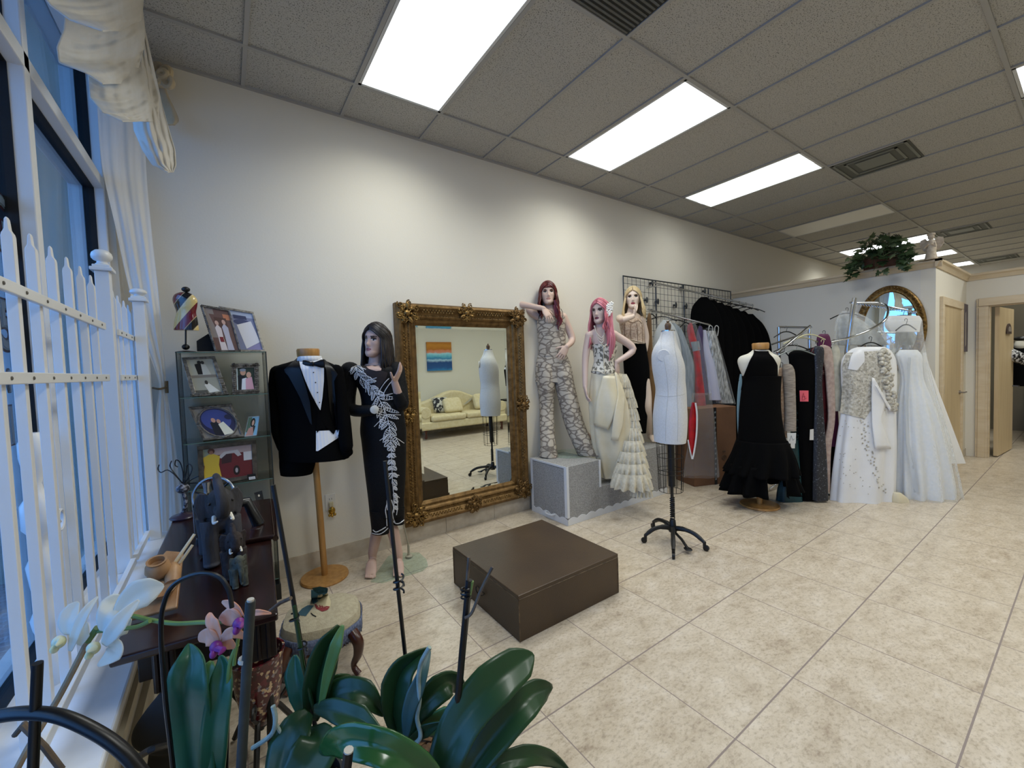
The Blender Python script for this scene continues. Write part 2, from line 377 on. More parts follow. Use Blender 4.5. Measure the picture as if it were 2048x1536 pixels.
# ---- partition with crown trim, side wall, wall with the doorway
XP, YC, X2, ZP = 6.409, 1.06, 8.15, 2.335
M_WOOD = mat('pale_wood_trim', '#d6c5a8', rough=.5, c2='#cdb998', nscale=4, stretch=(1, 1, 6))
struct('wall_partition', MB().bb((XP, YC + .12, 0), (XP + .12, WY, ZP)), M_WALL2, smooth=False)
struct('wall_side', MB().bb((XP, YC, 0), (X2, YC + .12, ZP)), M_WALL, smooth=False)
OY1, OY0, OZ = .86, -.12, 1.985
wd = MB().bb((X2, OY1, 0), (X2 + .1, YC + .12, ZP)); wd.bb((X2, -2.1, 0), (X2 + .1, OY0, ZP)); wd.bb((X2, OY0, OZ), (X2 + .1, OY1, ZP))
struct('wall_doorway', wd, M_WALL, smooth=False)
cr = MB()
def crown(a, b_, n):   # cornice profile swept along a wall, n = outward normal
    a, b_, n = V3(a), V3(b_), V3(n); prof = [(0, 0), (.012, 0), (.02, .02), (.032, .045), (.05, .06), (.05, .085), (-.13, .085), (-.13, .078), (0, .078)]
    cr.loft([[p + n * q + V3((0, 0, 1)) * h for q, h in prof] for p in (a, b_)])
crown((XP, WY, ZP - .002), (XP, YC - .05, ZP - .002), (-1, 0, 0)); crown((XP - .05, YC, ZP - .002), (X2 + .05, YC, ZP - .002), (0, -1, 0)); crown((X2, YC + .05, ZP - .002), (X2, -2.1, ZP - .002), (-1, 0, 0))
struct('trim_3', cr, M_WOOD, smooth=False)
struct('baseboard_partition', MB().bb((XP - .011, YC, 0), (XP, WY, .1)).bb((XP, YC - .011, 0), (6.6, YC, .1)).bb((7.8, YC - .011, 0), (X2, YC, .1)), M_BASE, smooth=False)
# closed door
M_DOOR = mat('door_veneer', '#cdb892', rough=.45, c2='#c3ac85', nscale=3, stretch=(6, 6, .5))
dc = MB(); XA, XB, DZ = 6.60, 7.79, 2.03
for x0, x1, z0, z1 in ((XA, XA + .09, 0, DZ - .09), (XB - .09, XB, 0, DZ - .09), (XA, XB, DZ - .09, DZ)): dc.bb((x0, YC - .03, z0), (x1, YC, z1))
d1 = struct('door_1', dc, M_WOOD, smooth=False, bevel=.004)
MB().bb((XA + .09, YC - .016, .008), (XB - .09, YC - .001, DZ - .09)).build('door_panel', M_DOOR, d1, smooth=False)
M_CHROME = mat('chrome', '#c9ccd0', rough=.12, metal=1)
M_STEEL = mat('satin_steel', '#9a938a', rough=.3, metal=1)
hd = MB().lathe([(.026, 0), (.026, .012), (.01, .014), (.009, .05)], (7.62, YC - .016, .89), axis=(0, -1, 0)); hd.tube([(7.62, YC - .064, .89), (7.72, YC - .064, .89)], .009)
hd.build('door_handle', M_STEEL, d1)
for z in (1.75, .98, .2): MB().tube([(XA + .09, YC - .022, z - .05), (XA + .09, YC - .022, z + .05)], .009).build('hinge', M_STEEL, d1)
# doorway casing and open leaf
dk = MB()
for y0, y1, z0, z1 in ((OY1, OY1 + .105, 0, OZ), (OY0 - .1, OY0, 0, OZ), (OY0 - .1, OY1 + .105, OZ, OZ + .1)): dk.bb((X2 - .03, y0, z0), (X2, y1, z1)); dk.bb((X2 - .03, y0 + .02, z0), (X2 - .042, y1 - .02, z1 - .02 if z0 == 0 else z1))
dk.bb((X2, OY1 - .012, 0), (X2 + .1, OY1, OZ)); dk.bb((X2, OY0, OZ - .012), (X2 + .1, OY1, OZ))
d2 = struct('door_2', dk, M_WOOD, smooth=False, bevel=.003)
ux = unit((1, -.07, 0)); uy = V3((ux[1] * -1, ux[0], 0)); c0 = V3((X2 + .105, OY1 - .06, 0)) + ux * .40 + uy * .0
MB().box(c0 + V3((0, 0, .99)), (.79, .04, 1.95), ux, uy).build('door_leaf', M_DOOR, d2, smooth=False)
lv = MB()
for z in (1.66, .92): lv.tube([c0 + ux * .36 + uy * -.02 + V3((0, 0, .9)), c0 + ux * .36 - uy * .08 + V3((0, 0, .9)), c0 + ux * .26 - uy * .08 + V3((0, 0, .9))], .009)
lv.build('door_handle', M_STEEL, d2)
M_FELT = mat('sign_brown', '#4a3a32', rough=.7)
sg = thing('door_sign', 'small dark brown arched sign hanging high on the open door', 'sign', c0 + ux * .08 - uy * .03 + V3((0, 0, 1.64)))
a = c0 + ux * .06 - uy * .022 + V3((0, 0, 1.62))
MB().prism([a + ux * .13 * math.cos(q) + V3((0, 0, .14 * math.sin(q))) for q in np.linspace(0, PI, 14)], -uy * .012).build('plaque', M_FELT, sg, smooth=False)
MB().prism([a - uy * .013 + V3((0, 0, .03)) + ux * .08 * math.cos(q) + V3((0, 0, .07 * math.sin(q))) for q in np.linspace(0, PI, 12)], -uy * .003).build('inset', mat('sign_grey', '#8d8378', rough=.7), sg, smooth=False)
# back room shell
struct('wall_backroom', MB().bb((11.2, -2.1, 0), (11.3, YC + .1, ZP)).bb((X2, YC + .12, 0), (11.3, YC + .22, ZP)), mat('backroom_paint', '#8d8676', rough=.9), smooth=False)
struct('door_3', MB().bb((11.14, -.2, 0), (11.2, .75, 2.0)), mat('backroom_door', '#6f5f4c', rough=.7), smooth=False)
# ---- ceiling lights and vents
M_DIFF = mat('lit_diffuser', '#ffffff', rough=.5, emit='#f4fbff', estr=1.7)
M_DIFF2 = mat('lit_diffuser_front', '#ffffff', rough=.5, emit='#f6faff', estr=1.8)
M_DIM = mat('dim_diffuser', '#ffffff', rough=.5, emit='#eefaf6', estr=1.5)
M_OFF = mat('unlit_diffuser', '#d6d4cc', rough=.4)
M_LFR = mat('light_frame', '#c9cbcb', rough=.4)
SPREAD, PW1, PW2 = 145, 14, 16
def clight(k, r, m, label, tube_glow=False, power=0):
    x0, x1 = GX0 + k * GP + .014, GX0 + (k + 1) * GP - .014; y1, y0 = GYA - r * GP - .014, GYA - (r + 2) * GP + .014
    t = thing('ceiling_light', label, 'ceiling light', ((x0 + x1) / 2, (y0 + y1) / 2, ZC), 'recessed fluorescent ceiling lights')
    f = MB()
    for a, c in (((x0, y0), (x0 + .018, y1)), ((x1 - .018, y0), (x1, y1)), ((x0, y0), (x1, y0 + .018)), ((x0, y1 - .018), (x1, y1))): f.bb((*a, ZC - .004), (*c, ZC + .007))
    f.build('frame', M_LFR, t, smooth=False)
    MB().bb((x0 + .018, y0 + .018, ZC - .001), (x1 - .018, y1 - .018, ZC + .005)).build('diffuser', m, t, smooth=False)
    if power:     # the lamp behind the prismatic lens, which throws its light mostly downwards
        la = bpy.data.lights.new('fluorescent_lamp', 'AREA'); la.shape = 'RECTANGLE'; la.size = x1 - x0 - .04; la.size_y = y1 - y0 - .04; la.energy = power; la.spread = math.radians(SPREAD); la.color = lin('#fdfff8')
        lo = bpy.data.objects.new('fluorescent_lamp', la); COL.objects.link(lo); lo.parent = t; lo.location = (0, 0, -.006)
    if tube_glow:
        xc = (x0 + x1) / 2 + .03
        MB().bb((xc - .045, y0 + .02, ZC - .0025), (xc + .045, y1 - .02, ZC - .0005)).build('lamp', mat('lamp_glow', '#ffffff', emit='#ffffff', estr=7.0), t, smooth=False)
    return t
clight(1, 0, M_DIFF, 'largest bright ceiling light, nearest the curtained window', power=PW1)
clight(4, 0, M_DIFF, 'bright ceiling light panel, second from the curtained window', power=PW1)
clight(7, 0, M_DIM, 'dim ceiling light with one glowing tube, third from the window', True, 4)
clight(11, 0, M_OFF, 'unlit ceiling light panel in the dim stretch before the plant')
clight(15, 0, M_DIFF, 'lit ceiling light glimpsed through the leaves of the high plant', power=PW1)
clight(18, 0, M_DIFF, 'far lit ceiling light just right of the angel figurine', power=PW1)
clight(21, 0, M_DIFF, 'farthest and smallest lit ceiling light above the doorway partition', power=PW1)
clight(7, 4, M_DIFF2, 'bright ceiling light cut off by the right edge of the photo', power=PW2)
clight(1, 4, M_DIFF2, 'added fill light in the second ceiling row nearest the window, outside the picture', power=15)  # unseen panel, added to lift the ambient light at the window end
for k in (4, 10, 14, 18): clight(k, 4, M_DIFF2, 'added fill light in the second ceiling row, outside the picture', power=PW2)  # unseen panels continuing the row, added to light the room
M_VENT = mat('vent_metal', '#4e5049', rough=.6); M_VENT2 = mat('vent_slat', '#6c6e66', rough=.5)
def vent(k, r, label, w=1.0, dark=False, core=True):
    x0, x1 = GX0 + k * GP + .013, GX0 + (k + w) * GP - .013; y1, y0 = GYA - r * GP - .013, GYA - (r + 1) * GP + .013
    t = thing('ceiling_vent', label, 'vent', ((x0 + x1) / 2, (y0 + y1) / 2, ZC), 'square ceiling vents')
    MB().bb((x0, y0, ZC + .002), (x1, y1, ZC + .0075)).build('backing', mat('vent_dark', '#2e2f2c', rough=.8) if dark else M_VENT, t, smooth=False)
    f = MB(); n = 22 if dark else 4
    if dark:
        for i in range(n):
            y = y0 + (y1 - y0) * (i + .5) / n; f.bb((x0 + .01, y - .006, ZC - .003), (x1 - .01, y + .006, ZC + .002))
    else:
        cx, cy = (x0 + x1) / 2, (y0 + y1) / 2; h = (x1 - x0) / 2
        for q in (.95, .68, .42):
            e = h * q; wd = .02
            for a, c in (((-e, -e), (-e + wd, e)), ((e - wd, -e), (e, e)), ((-e, -e), (e, -e + wd)), ((-e, e - wd), (e, e))): f.bb((cx + a[0], cy + a[1], ZC - .006 * q), (cx + c[0], cy + c[1], ZC + .003))
        f.bb((cx - .13, cy - .13, ZC - .004), (cx + .13, cy + .13, ZC + .002))
    f.build('slat', M_VENT2 if not dark else mat('vent_grey', '#5a5b57', rough=.6), t, smooth=False)
vent(2, 2, 'dark return air grille beside the largest ceiling light', dark=True)
vent(8, 2, 'large square air vent in the ceiling, nearest of the grey diffusers')
vent(15, 2, 'grey air vent in the far ceiling, above the angel figurine')
vent(21, 2, 'farthest grey air vent, at the end of the ceiling')
# ---- daylight
w = bpy.data.worlds.new('sky'); scn.world = w; w.use_nodes = True
bg = w.node_tree.nodes['Background']; bg.inputs[0].default_value = (*lin('#74aeff'), 1); bg.inputs[1].default_value = 3.5
# ============================================================ shared builders: sheets, draped pieces, frames, figures
def sheet(rows, nf=6, amp=.02, nx=60, sub=8, ph=0, tight=None):
    """hanging cloth: rows (y, x_left, x_right, depth s[, extra depth at right]) with vertical folds"""
    R = [(list(r) + [0])[:5] for r in rows]; rr = []
    for i in range(len(R) - 1):
        for j in range(sub):
            t = j / sub; a, b, c, d = [V3(R[max(0, min(len(R) - 1, q))]) for q in (i - 1, i, i + 1, i + 2)]
            rr.append(.5 * (2 * b + (c - a) * t + (2 * a - 5 * b + 4 * c - d) * t * t + (3 * b - a - 3 * c + d) * t ** 3))
    rr.append(V3(R[-1])); vs = []
    for i, (y, xl, xr, s, ds) in enumerate(rr):
        for j in range(nx + 1):
            u = j / nx
            w = amp * (math.sin(2 * PI * nf * u + ph + .8 * math.sin(i * .15)) + .4 * math.sin(2 * PI * nf * 2.3 * u + i * .1))
            vs.append(atS(xl + (xr - xl) * u, y, s + ds * u + w))
    m = MB(); n = nx + 1
    m.add(vs, [(i * n + j, (i + 1) * n + j, (i + 1) * n + j + 1, i * n + j + 1) for i in range(len(rr) - 1) for j in range(nx)])
    return m
def patch(bvh, Lp, Rp, s, lift=.006, n=18, w=8, mb=None):
    """a piece of cloth laid on a surface, between two outline curves"""
    Lq = resample(Lp, n); Rq = resample(Rp, n); mb = mb or MB()
    last = {}
    vs = []
    for i in range(n + 1):
        for j in range(w + 1):
            p = Lq[i] + (Rq[i] - Lq[i]) * j / w; vs.append(onto(bvh, p[0], p[1], s, lift))
    k = w + 1
    mb.add(vs, [(i * k + j, (i + 1) * k + j, (i + 1) * k + j + 1, i * k + j + 1) for i in range(n) for j in range(w)])
    return mb
def resample(P, n):
    P = [V3(p) for p in P]; d = [0]
    for a, b in zip(P[:-1], P[1:]): d.append(d[-1] + np.linalg.norm(b - a))
    out = []
    for i in range(n + 1):
        t = d[-1] * i / n; k = 0
        while k < len(P) - 2 and d[k + 1] < t: k += 1
        q = (t - d[k]) / max(d[k + 1] - d[k], 1e-9); out.append(P[k] + (P[k + 1] - P[k]) * q)
    return out
def cord(bvh, pts, s, r=.003, n=10, mb=None, lift=.004, nn=5):
    mb = mb or MB(); q = bez([(*p, 0) for p in pts], n)
    mb.tube([onto(bvh, p[0], p[1], s, lift) for p in q], r, n=nn); return mb
class Quad:
    """a flat board given by four 3-D corners TL, TR, BR, BL; uv with v downwards"""
    def __init__(q, TL, TR, BR, BL):
        q.P = [V3(p) for p in (TL, TR, BR, BL)]; nrm = np.cross(q.P[1] - q.P[0], q.P[3] - q.P[0]); q.n = unit(nrm)
        if q.n @ (CP - q.P[0]) < 0: q.n = -q.n
    def at(q, u, v, h=0): return (q.P[0] * (1 - u) + q.P[1] * u) * (1 - v) + (q.P[3] * (1 - u) + q.P[2] * u) * v + q.n * h
    def poly(q, uv, h=0): return [q.at(u, v, h) for u, v in uv]
    def slab(q, mb, uv, h0, h1): return mb.prism(q.poly(uv, h0), q.n * (h1 - h0))
def rect(u0, v0, u1, v1): return [(u0, v0), (u1, v0), (u1, v1), (u0, v1)]
def disc(cu, cv, ru, rv, n=14): return [(cu + ru * math.cos(2 * PI * i / n), cv + rv * math.sin(2 * PI * i / n)) for i in range(n)]
def figure(cu, top, bot, w, hr=.16):
    """uv outline shapes of a small standing figure in a printed photo"""
    h = bot - top; hd = disc(cu, top + h * hr * .55, w * .3, h * hr * .5)
    body = [(cu - w * .12, top + h * hr), (cu + w * .12, top + h * hr), (cu + w * .5, top + h * .26), (cu + w * .42, top + h * .55), (cu + w * .55, bot), (cu - w * .55, bot), (cu - w * .42, top + h * .55), (cu - w * .5, top + h * .26)]
    return hd, body
M_SKINP = mat('print_skin', '#c9a08c', rough=.5)
def flat(c): return mat('print_' + c.strip('#'), c, rough=.35)
def pframe(name, label, Q, bw, fm, shapes, group=None, t=.012, back=True, ornate=0, paper='#8b8378'):
    """picture frame: border of width bw (uv fraction pair), backing, printed photo made of flat shapes"""
    bu, bv = bw; c = (Q.P[2] + Q.P[3]) / 2
    o = thing(name, label, 'picture frame', c, group)
    f = MB()
    for r in (rect(0, 0, 1, bv), rect(0, 1 - bv, 1, 1), rect(0, bv, bu, 1 - bv), rect(1 - bu, bv, 1, 1 - bv)): Q.slab(f, r, -t * .3, t)
    if ornate:
        rn = random.Random(3); lu = np.linalg.norm(Q.P[1] - Q.P[0]); lv = np.linalg.norm(Q.P[3] - Q.P[0]); st = ornate
        for side in range(4):
            k = int((lu if side < 2 else lv) / (st * 1.5))
            for i in range(k + 1):
                a = i / k; u, v = ((a, bv / 2), (a, 1 - bv / 2), (bu / 2, a), (1 - bu / 2, a))[side]
                f.ell(Q.at(u, v, t), (st * rn.uniform(.6, 1.0), st * rn.uniform(.5, .9), st * .6), n=6, m=4)
    f.build('border', fm, o, smooth=bool(ornate), bevel=0 if ornate else .0015)
    ph = MB(); Q.slab(ph, rect(bu * .9, bv * .9, 1 - bu * .9, 1 - bv * .9), 0, t * .35); p = ph.build('photo_print', flat(paper), o, smooth=False)
    h = t * .37
    by = {}
    for i, (c_, uv) in enumerate(shapes):
        by.setdefault(c_, MB()); by[c_].add(Q.poly([(bu + u * (1 - 2 * bu), bv + v * (1 - 2 * bv)) for u, v in uv], h + .0003 * (i + 1)), [tuple(range(len(uv)))])
    for c_, m_ in by.items(): m_.build('printed_shape', flat(c_), p, smooth=False)
    if back: 
        e = MB(); m0 = Q.at(.5, .35, -t * .3); m1 = Q.at(.5, .98, -t * .3); b0 = m1 - unit([Q.n[0], Q.n[1], 0]) * np.linalg.norm(m1 - m0) * .5; b0[2] = m1[2] - .0
        w_ = unit(Q.P[1] - Q.P[0]) * np.linalg.norm(Q.P[1] - Q.P[0]) * .15
        e.add([m0 - w_, m0 + w_, b0 + w_, b0 - w_], [(0, 1, 2, 3)]); e.build('easel', mat('easel_black', '#0c0c0d', rough=.8), o, smooth=False, solid=.003)
    return o
# ---------------------------------------------------------------- figures
HEADP = [(-.117, .016, .080, .04), (-.110, .030, .087, .01), (-.095, .043, .089, -.01), (-.075, .052, .087, -.03), (-.05, .060, .086, -.06), (-.025, .066, .087, -.08), (0, .070, .089, -.092), (.03, .0725, .093, -.099), (.055, .071, .089, -.096), (.08, .061, .074, -.082), (.098, .043, .05, -.06), (.108, .022, .02, -.03), (.111, .004, .0, -.008)]
def head_mesh(mb, Hc, f, u, sc=1.0):
    f = unit(f); u = unit(V3(u) - f * (V3(u) @ f)); r = np.cross(f, u); G = []
    zs = np.linspace(-.117, .111, 46); tab = np.array(HEADP); n = 56
    def gs(x, z, cx, cz, sx, sz, a): return a * math.exp(-((x - cx) / sx) ** 2 - ((z - cz) / sz) ** 2)
    for z in zs:
        wx, yf, yb = [np.interp(z, tab[:, 0], tab[:, k]) for k in (1, 2, 3)]; ring = []; cy = (yf + yb) / 2 if z < -.08 else 0.0
        for j in range(n):
            q = 2 * PI * j / n; cx, sy = math.cos(q), math.sin(q); x = wx * math.copysign(abs(cx) ** .9, cx); y = cy + (yf - cy if sy > 0 else cy - yb) * math.copysign(abs(sy) ** .85, sy)
            if sy > 0:
                d = gs(x, z, 0, -.034, .010, .013, .021) + gs(x, z, 0, -.012, .0075, .022, .012) + gs(x, z, 0, -.066, .017, .009, .0055) - gs(x, z, 0, -.0655, .02, .0022, .003) + gs(x, z, 0, -.1, .016, .012, .005)
                for sgn in (-1, 1): d += gs(x, z, sgn * .031, .004, .014, .0105, -.0115) + gs(x, z, sgn * .044, -.022, .015, .014, .004) + gs(x, z, sgn * .03, .024, .02, .007, .004) + gs(x, z, sgn * .031, .004, .0095, .006, .005) + gs(x, z, sgn * .011, -.041, .005, .006, .006)
                y += d
            ring.append(Hc + (r * x + f * y + u * z) * sc)
        G.append(ring)
    mb.loft(G)
    for sgn in (-1, 1): mb.ell(Hc + (r * sgn * .071 - f * .005 - u * .012) * sc, (.007 * sc, .017 * sc, .03 * sc), u=r, v=f)
    return f, u, r
def hand(mb, w, d, nrm, side, curl=(.25, .3, .35, .45), spread=.08, sc=1.0, thumb=(.9, .35)):
    """palm and five fingers: w wrist, d pointing direction, nrm palm-facing direction, side +1/-1 puts the thumb along d x nrm"""
    d = unit(d); nrm = unit(V3(nrm) - d * (V3(nrm) @ d)); t = np.cross(d, nrm) * side
    P = []
    for a, wd, th in ((-.012, .024, .019), (.015, .029, .016), (.045, .039, .0145), (.075, .041, .012), (.092, .037, .009)):
        c = w + d * a * sc; P.append([c + (t * wd * math.cos(q) + nrm * th * math.sin(q)) * sc for q in np.linspace(0, 2 * PI, 14, endpoint=False)])
    mb.loft(P)
    for k, (off, ln, r) in enumerate(((.030, .066, .0082), (.010, .075, .0085), (-.011, .070, .0082), (-.031, .054, .0072))):
        p = w + (d * .084 + t * off) * sc; a = spread * (1.2, .4, -.4, -1.3)[k]; pts = [p - d * .01 * sc, p]; c = curl[k]; ang = 0
        for i, fr in enumerate((.45, .31, .24)):
            ang += c * (1, 1.2, .8)[i]; dirv = (d * math.cos(ang) + nrm * math.sin(ang)); dirv = unit(dirv + t * a); p = p + dirv * ln * fr * sc; pts.append(p)
        mb.tube(pts, [r * sc, r * sc, r * .98 * sc, r * .9 * sc, r * .62 * sc], n=8)
    p = w + (d * .018 + t * .024 + nrm * .004) * sc; pts = [p]; dv = unit(d * math.cos(thumb[0]) + t * math.sin(thumb[0]) + nrm * .25)
    for i, ln in enumerate((.035, .030, .022)):
        p = p + dv * ln * sc; pts.append(p); dv = unit(dv + d * thumb[1] * .6 + nrm * .1)
    mb.tube(pts, [.0125 * sc, .0105 * sc, .0095 * sc, .0062 * sc], n=8)
def limb(mb, pts, rs, n=14):
    """tapered limb through joints with rounded ends"""
    P = bez(pts, 6 * (len(pts) - 1)); k = len(P); R = [interp(rs, i / (k - 1)) for i in range(k)]; mb.tube(P, R, n=n)
    mb.ell(P[0], (R[0],) * 3, n=12, m=8); mb.ell(P[-1], (R[-1],) * 3, n=10, m=6)
def foot(mb, ank, toe, heel_drop=.06, w=.036):
    d = unit(toe - ank); lat = unit(np.cross(d, (0, 0, 1))); h = ank + V3((0, 0, -heel_drop)) - unit([d[0], d[1], 0]) * .03
    ln = np.linalg.norm(toe - ank)
    mb.tube([ank + V3((0, 0, .02)), ank - V3((0, 0, heel_drop * .4)), h + V3((0, 0, .012))], [.032, .03, .02], n=10)
    mid = (ank + toe) / 2 + V3((0, 0, .008)); R = []
    for p, a, b in ((h + V3((0, 0, .01)), .02, .02), (ank + d * ln * .25 - V3((0, 0, .015)), .03, .032), (mid, .036, .024), (ank + d * ln * .82, w + .004, .015), (toe, w, .010)):
        up = unit(np.cross(lat, d)); R.append([p + lat * a * math.cos(q) + up * b * math.sin(q) for q in np.linspace(0, 2 * PI, 12, endpoint=False)])
    mb.loft(R)
    for k in range(5):
        o = (k - 2) * w * .42; mb.ell(toe + lat * o + d * (.016 - abs(k - 1) * .004), (.0085, .016, .0075), n=8, m=5, u=lat, v=d)
def remesh(mb, voxel=.0042, smooth=3):
    me = bpy.data.meshes.new('t'); me.from_pydata(mb.v, [], mb.f); me.update()
    bm = bmesh.new(); bm.from_mesh(me); bmesh.ops.recalc_face_normals(bm, faces=bm.faces); bm.to_mesh(me); bm.free()
    o = bpy.data.objects.new('t', me); COL.objects.link(o)
    r = o.modifiers.new('r', 'REMESH'); r.mode = 'VOXEL'; r.voxel_size = voxel; r.use_smooth_shade = True
    if smooth: q = o.modifiers.new('q', 'SMOOTH'); q.iterations = smooth; q.factor = .5
    bpy.context.view_layer.update()
    me2 = bpy.data.meshes.new_from_object(o.evaluated_get(bpy.context.evaluated_depsgraph_get())); bpy.data.objects.remove(o); bpy.data.meshes.remove(me)
    return me2
def solid_part(name, mb, m, parent, voxel=.0042, smooth=3, paint=None):
    me = remesh(mb, voxel, smooth); me.name = name
    if parent is not None:
        off = Vector([-q for q in root_loc(parent)]); me.transform(Matrix.Translation(off))
    for x in (m if isinstance(m, (list, tuple)) else [m]): me.materials.append(x)
    if paint:
        k = len(me.polygons); c = np.empty(k * 3); me.polygons.foreach_get('center', c); c = c.reshape(-1, 3) + (root_loc(parent) if parent is not None else 0)
        me.polygons.foreach_set('material_index', paint(c).astype(np.int32))
    me.polygons.foreach_set('use_smooth', [True] * len(me.polygons)); me.update()
    o = bpy.data.objects.new(name, me); COL.objects.link(o)
    if parent is not None: o.parent = parent
    return o
def face_paint(Hc, f, u, r, sc=1.0, mouth=1.0):
    """make-up of a painted mannequin face: 1 lips, 2 eye white, 3 dark iris and lashes, 4 eye shadow, 5 brow"""
    def fn(c):
        q = (c - Hc) / sc; x = q @ r; y = q @ f; z = q @ u; m = np.zeros(len(c)); ax = np.abs(x)
        front = y > .06
        m[front & (((ax - .032) / .018) ** 2 + ((z - .011) / .011) ** 2 < 1)] = 4
        m[front & (((ax - .031) / .0135) ** 2 + ((z - .003) / .0058) ** 2 < 1)] = 2
        m[front & (np.abs(z - .0085) < .0026) & (np.abs(ax - .032) < .0165)] = 3
        m[front & (((ax - .031) / .0062) ** 2 + ((z - .003) / .0062) ** 2 < 1)] = 3
        m[front & (np.abs(z - (.026 - np.abs(ax - .035) * .18)) < .0032) & (ax > .014) & (ax < .050)] = 5
        m[(y > .07) & (ax < .0215) & (np.abs(z + .066) < .0105 * (1 - (ax / .024) ** 2) ** .7 + .0005)] = 1
        return m
    return fn
def skin_mats(nm, skin, lips, shadow='#5a463c', brow='#3a2b24', iris='#1c1714'):
    return [mat(nm + '_skin', skin, rough=.42, spec=.4), mat(nm + '_lips', lips, rough=.3), mat('eye_white', '#d9d4cb', rough=.25), mat(nm + '_iris', iris, rough=.3), mat(nm + '_shadow', shadow, rough=.5), mat(nm + '_brow', brow, rough=.6)]
def torso(mb, pts, lat, dep):
    """pts: list of (centre, half width, half depth)"""
    R = []; P = [p for p, a, b in pts]
    C = bez(P, 5 * (len(P) - 1)); k = len(C)
    for i, c in enumerate(C):
        a = interp([q[1] for q in pts], i / (k - 1)); b = interp([q[2] for q in pts], i / (k - 1)); w_ = min(1, i / (k - 1) * 3); a *= 1 - .20 * w_; b *= 1 - .34 * w_
        R.append([c + lat * a * math.cos(q) + dep * b * math.sin(q) for q in np.linspace(0, 2 * PI, 28, endpoint=False)])
    mb.loft(R)
def strand_hair(Hc, f, u, length, wave=.01, nside=46, bangs=False, rnd=1, front=.035, sc=1.0, asym=None, flare=.0, az0=62, backonly=False, drop=(0, 0)):
    """long hair as flat locks combed from a centre parting over the skull and hanging free"""
    rn = random.Random(rnd); f = unit(f); u = unit(V3(u) - f * (V3(u) @ f)); r = np.cross(f, u); mb = MB(); dn = V3((0, 0, -1))
    ex, ef, eb, eu = .084 * sc, .098 * sc, .112 * sc, .122 * sc
    def scalp(az, pol, k=1.0):
        a = math.radians(az); sp, cp = math.sin(pol), math.cos(pol); y = math.cos(a); x = math.sin(a)
        return Hc + u * .006 + (r * x * sp * ex + f * y * sp * (ef if y > 0 else eb) + u * cp * eu) * k
    for side in (-1, 1):
        for i in range(nside):
            t = i / (nside - 1) + rn.uniform(-.01, .01); t = min(max(t, 0), 1)
            az_e = az0 + (180 - az0) * t
            st_pol = max(0.0, .98 * (1 - t * 1.25)); k = rn.uniform(.97, 1.05); pts = []
            for j in range(9):
                q = j / 8
                if st_pol > 0.02:
                    a_ = az_e * min(1, q * 1.25) ** .8; p_ = st_pol + (1.62 - st_pol) * q
                    # leave the parting sideways
                    az_now = 4 + (az_e - 4) * min(1, q * 1.15) ** .75; pts.append(scalp(side * az_now, p_, k))
                else: pts.append(scalp(side * (az_e), .02 + 1.6 * q, k))
            L_ = (length if not asym else (asym[0] if side < 0 else asym[1])) * rn.uniform(.86, 1.05) * (1 - .12 * abs(t - .5)); base = pts[-1]; out = unit(base - Hc - u * ((base - Hc) @ u))
            ph = rn.uniform(0, 6.3); fr = rn.uniform(8, 11); nst = 14; fw = front * max(0, 1 - t * 2.2)
            for j in range(1, nst + 1):
                q = j / nst; p = base + dn * L_ * q + out * (flare * q + .010 * math.sin(PI * q)) + f * fw * q + r * side * wave * math.sin(fr * q + ph) * q + f * wave * .7 * math.cos(fr * q + ph) * q
                pts.append(p)
            k2 = len(pts); mb.tube(pts, [.0125 * sc * (1 if j < k2 * .8 else max(.15, (k2 - j) / (k2 * .2))) for j in range(k2)], n=6, flat=.55)
    if bangs:
        for i in range(26):
            az = -58 + 116 * i / 25 + rn.uniform(-2, 2); pts = [scalp(az * .3, .25)] + [scalp(az * (.5 + .5 * q), .25 + q * 1.03, 1.02 + .02 * rn.random()) for q in np.linspace(.15, 1, 8)]
            mb.tube(pts, [.012 * sc] * 7 + [.009 * sc, .003 * sc], n=6, flat=.5)
    # skull cap under the locks, open over the face
    G = []
    for i in range(13):
        po = .02 + 1.75 * i / 12; az1 = 24 + 50 * min(1, i / 6)
        G.append([scalp(a, po, .955) for a in np.linspace(az1 if i > 4 else 4, 360 - (az1 if i > 4 else 4), 30)])
    n = 30; mb.add([p for g in G for p in g], [(a * n + b, a * n + b + 1, (a + 1) * n + b + 1, (a + 1) * n + b) for a in range(12) for b in range(n - 1)])
    return mb
def hairmat(name, c, c2): return mat(name, c, rough=.38, spec=.5, c2=c2, nscale=26, stretch=(1, 1, .12), nmin=.35, nmax=.7)
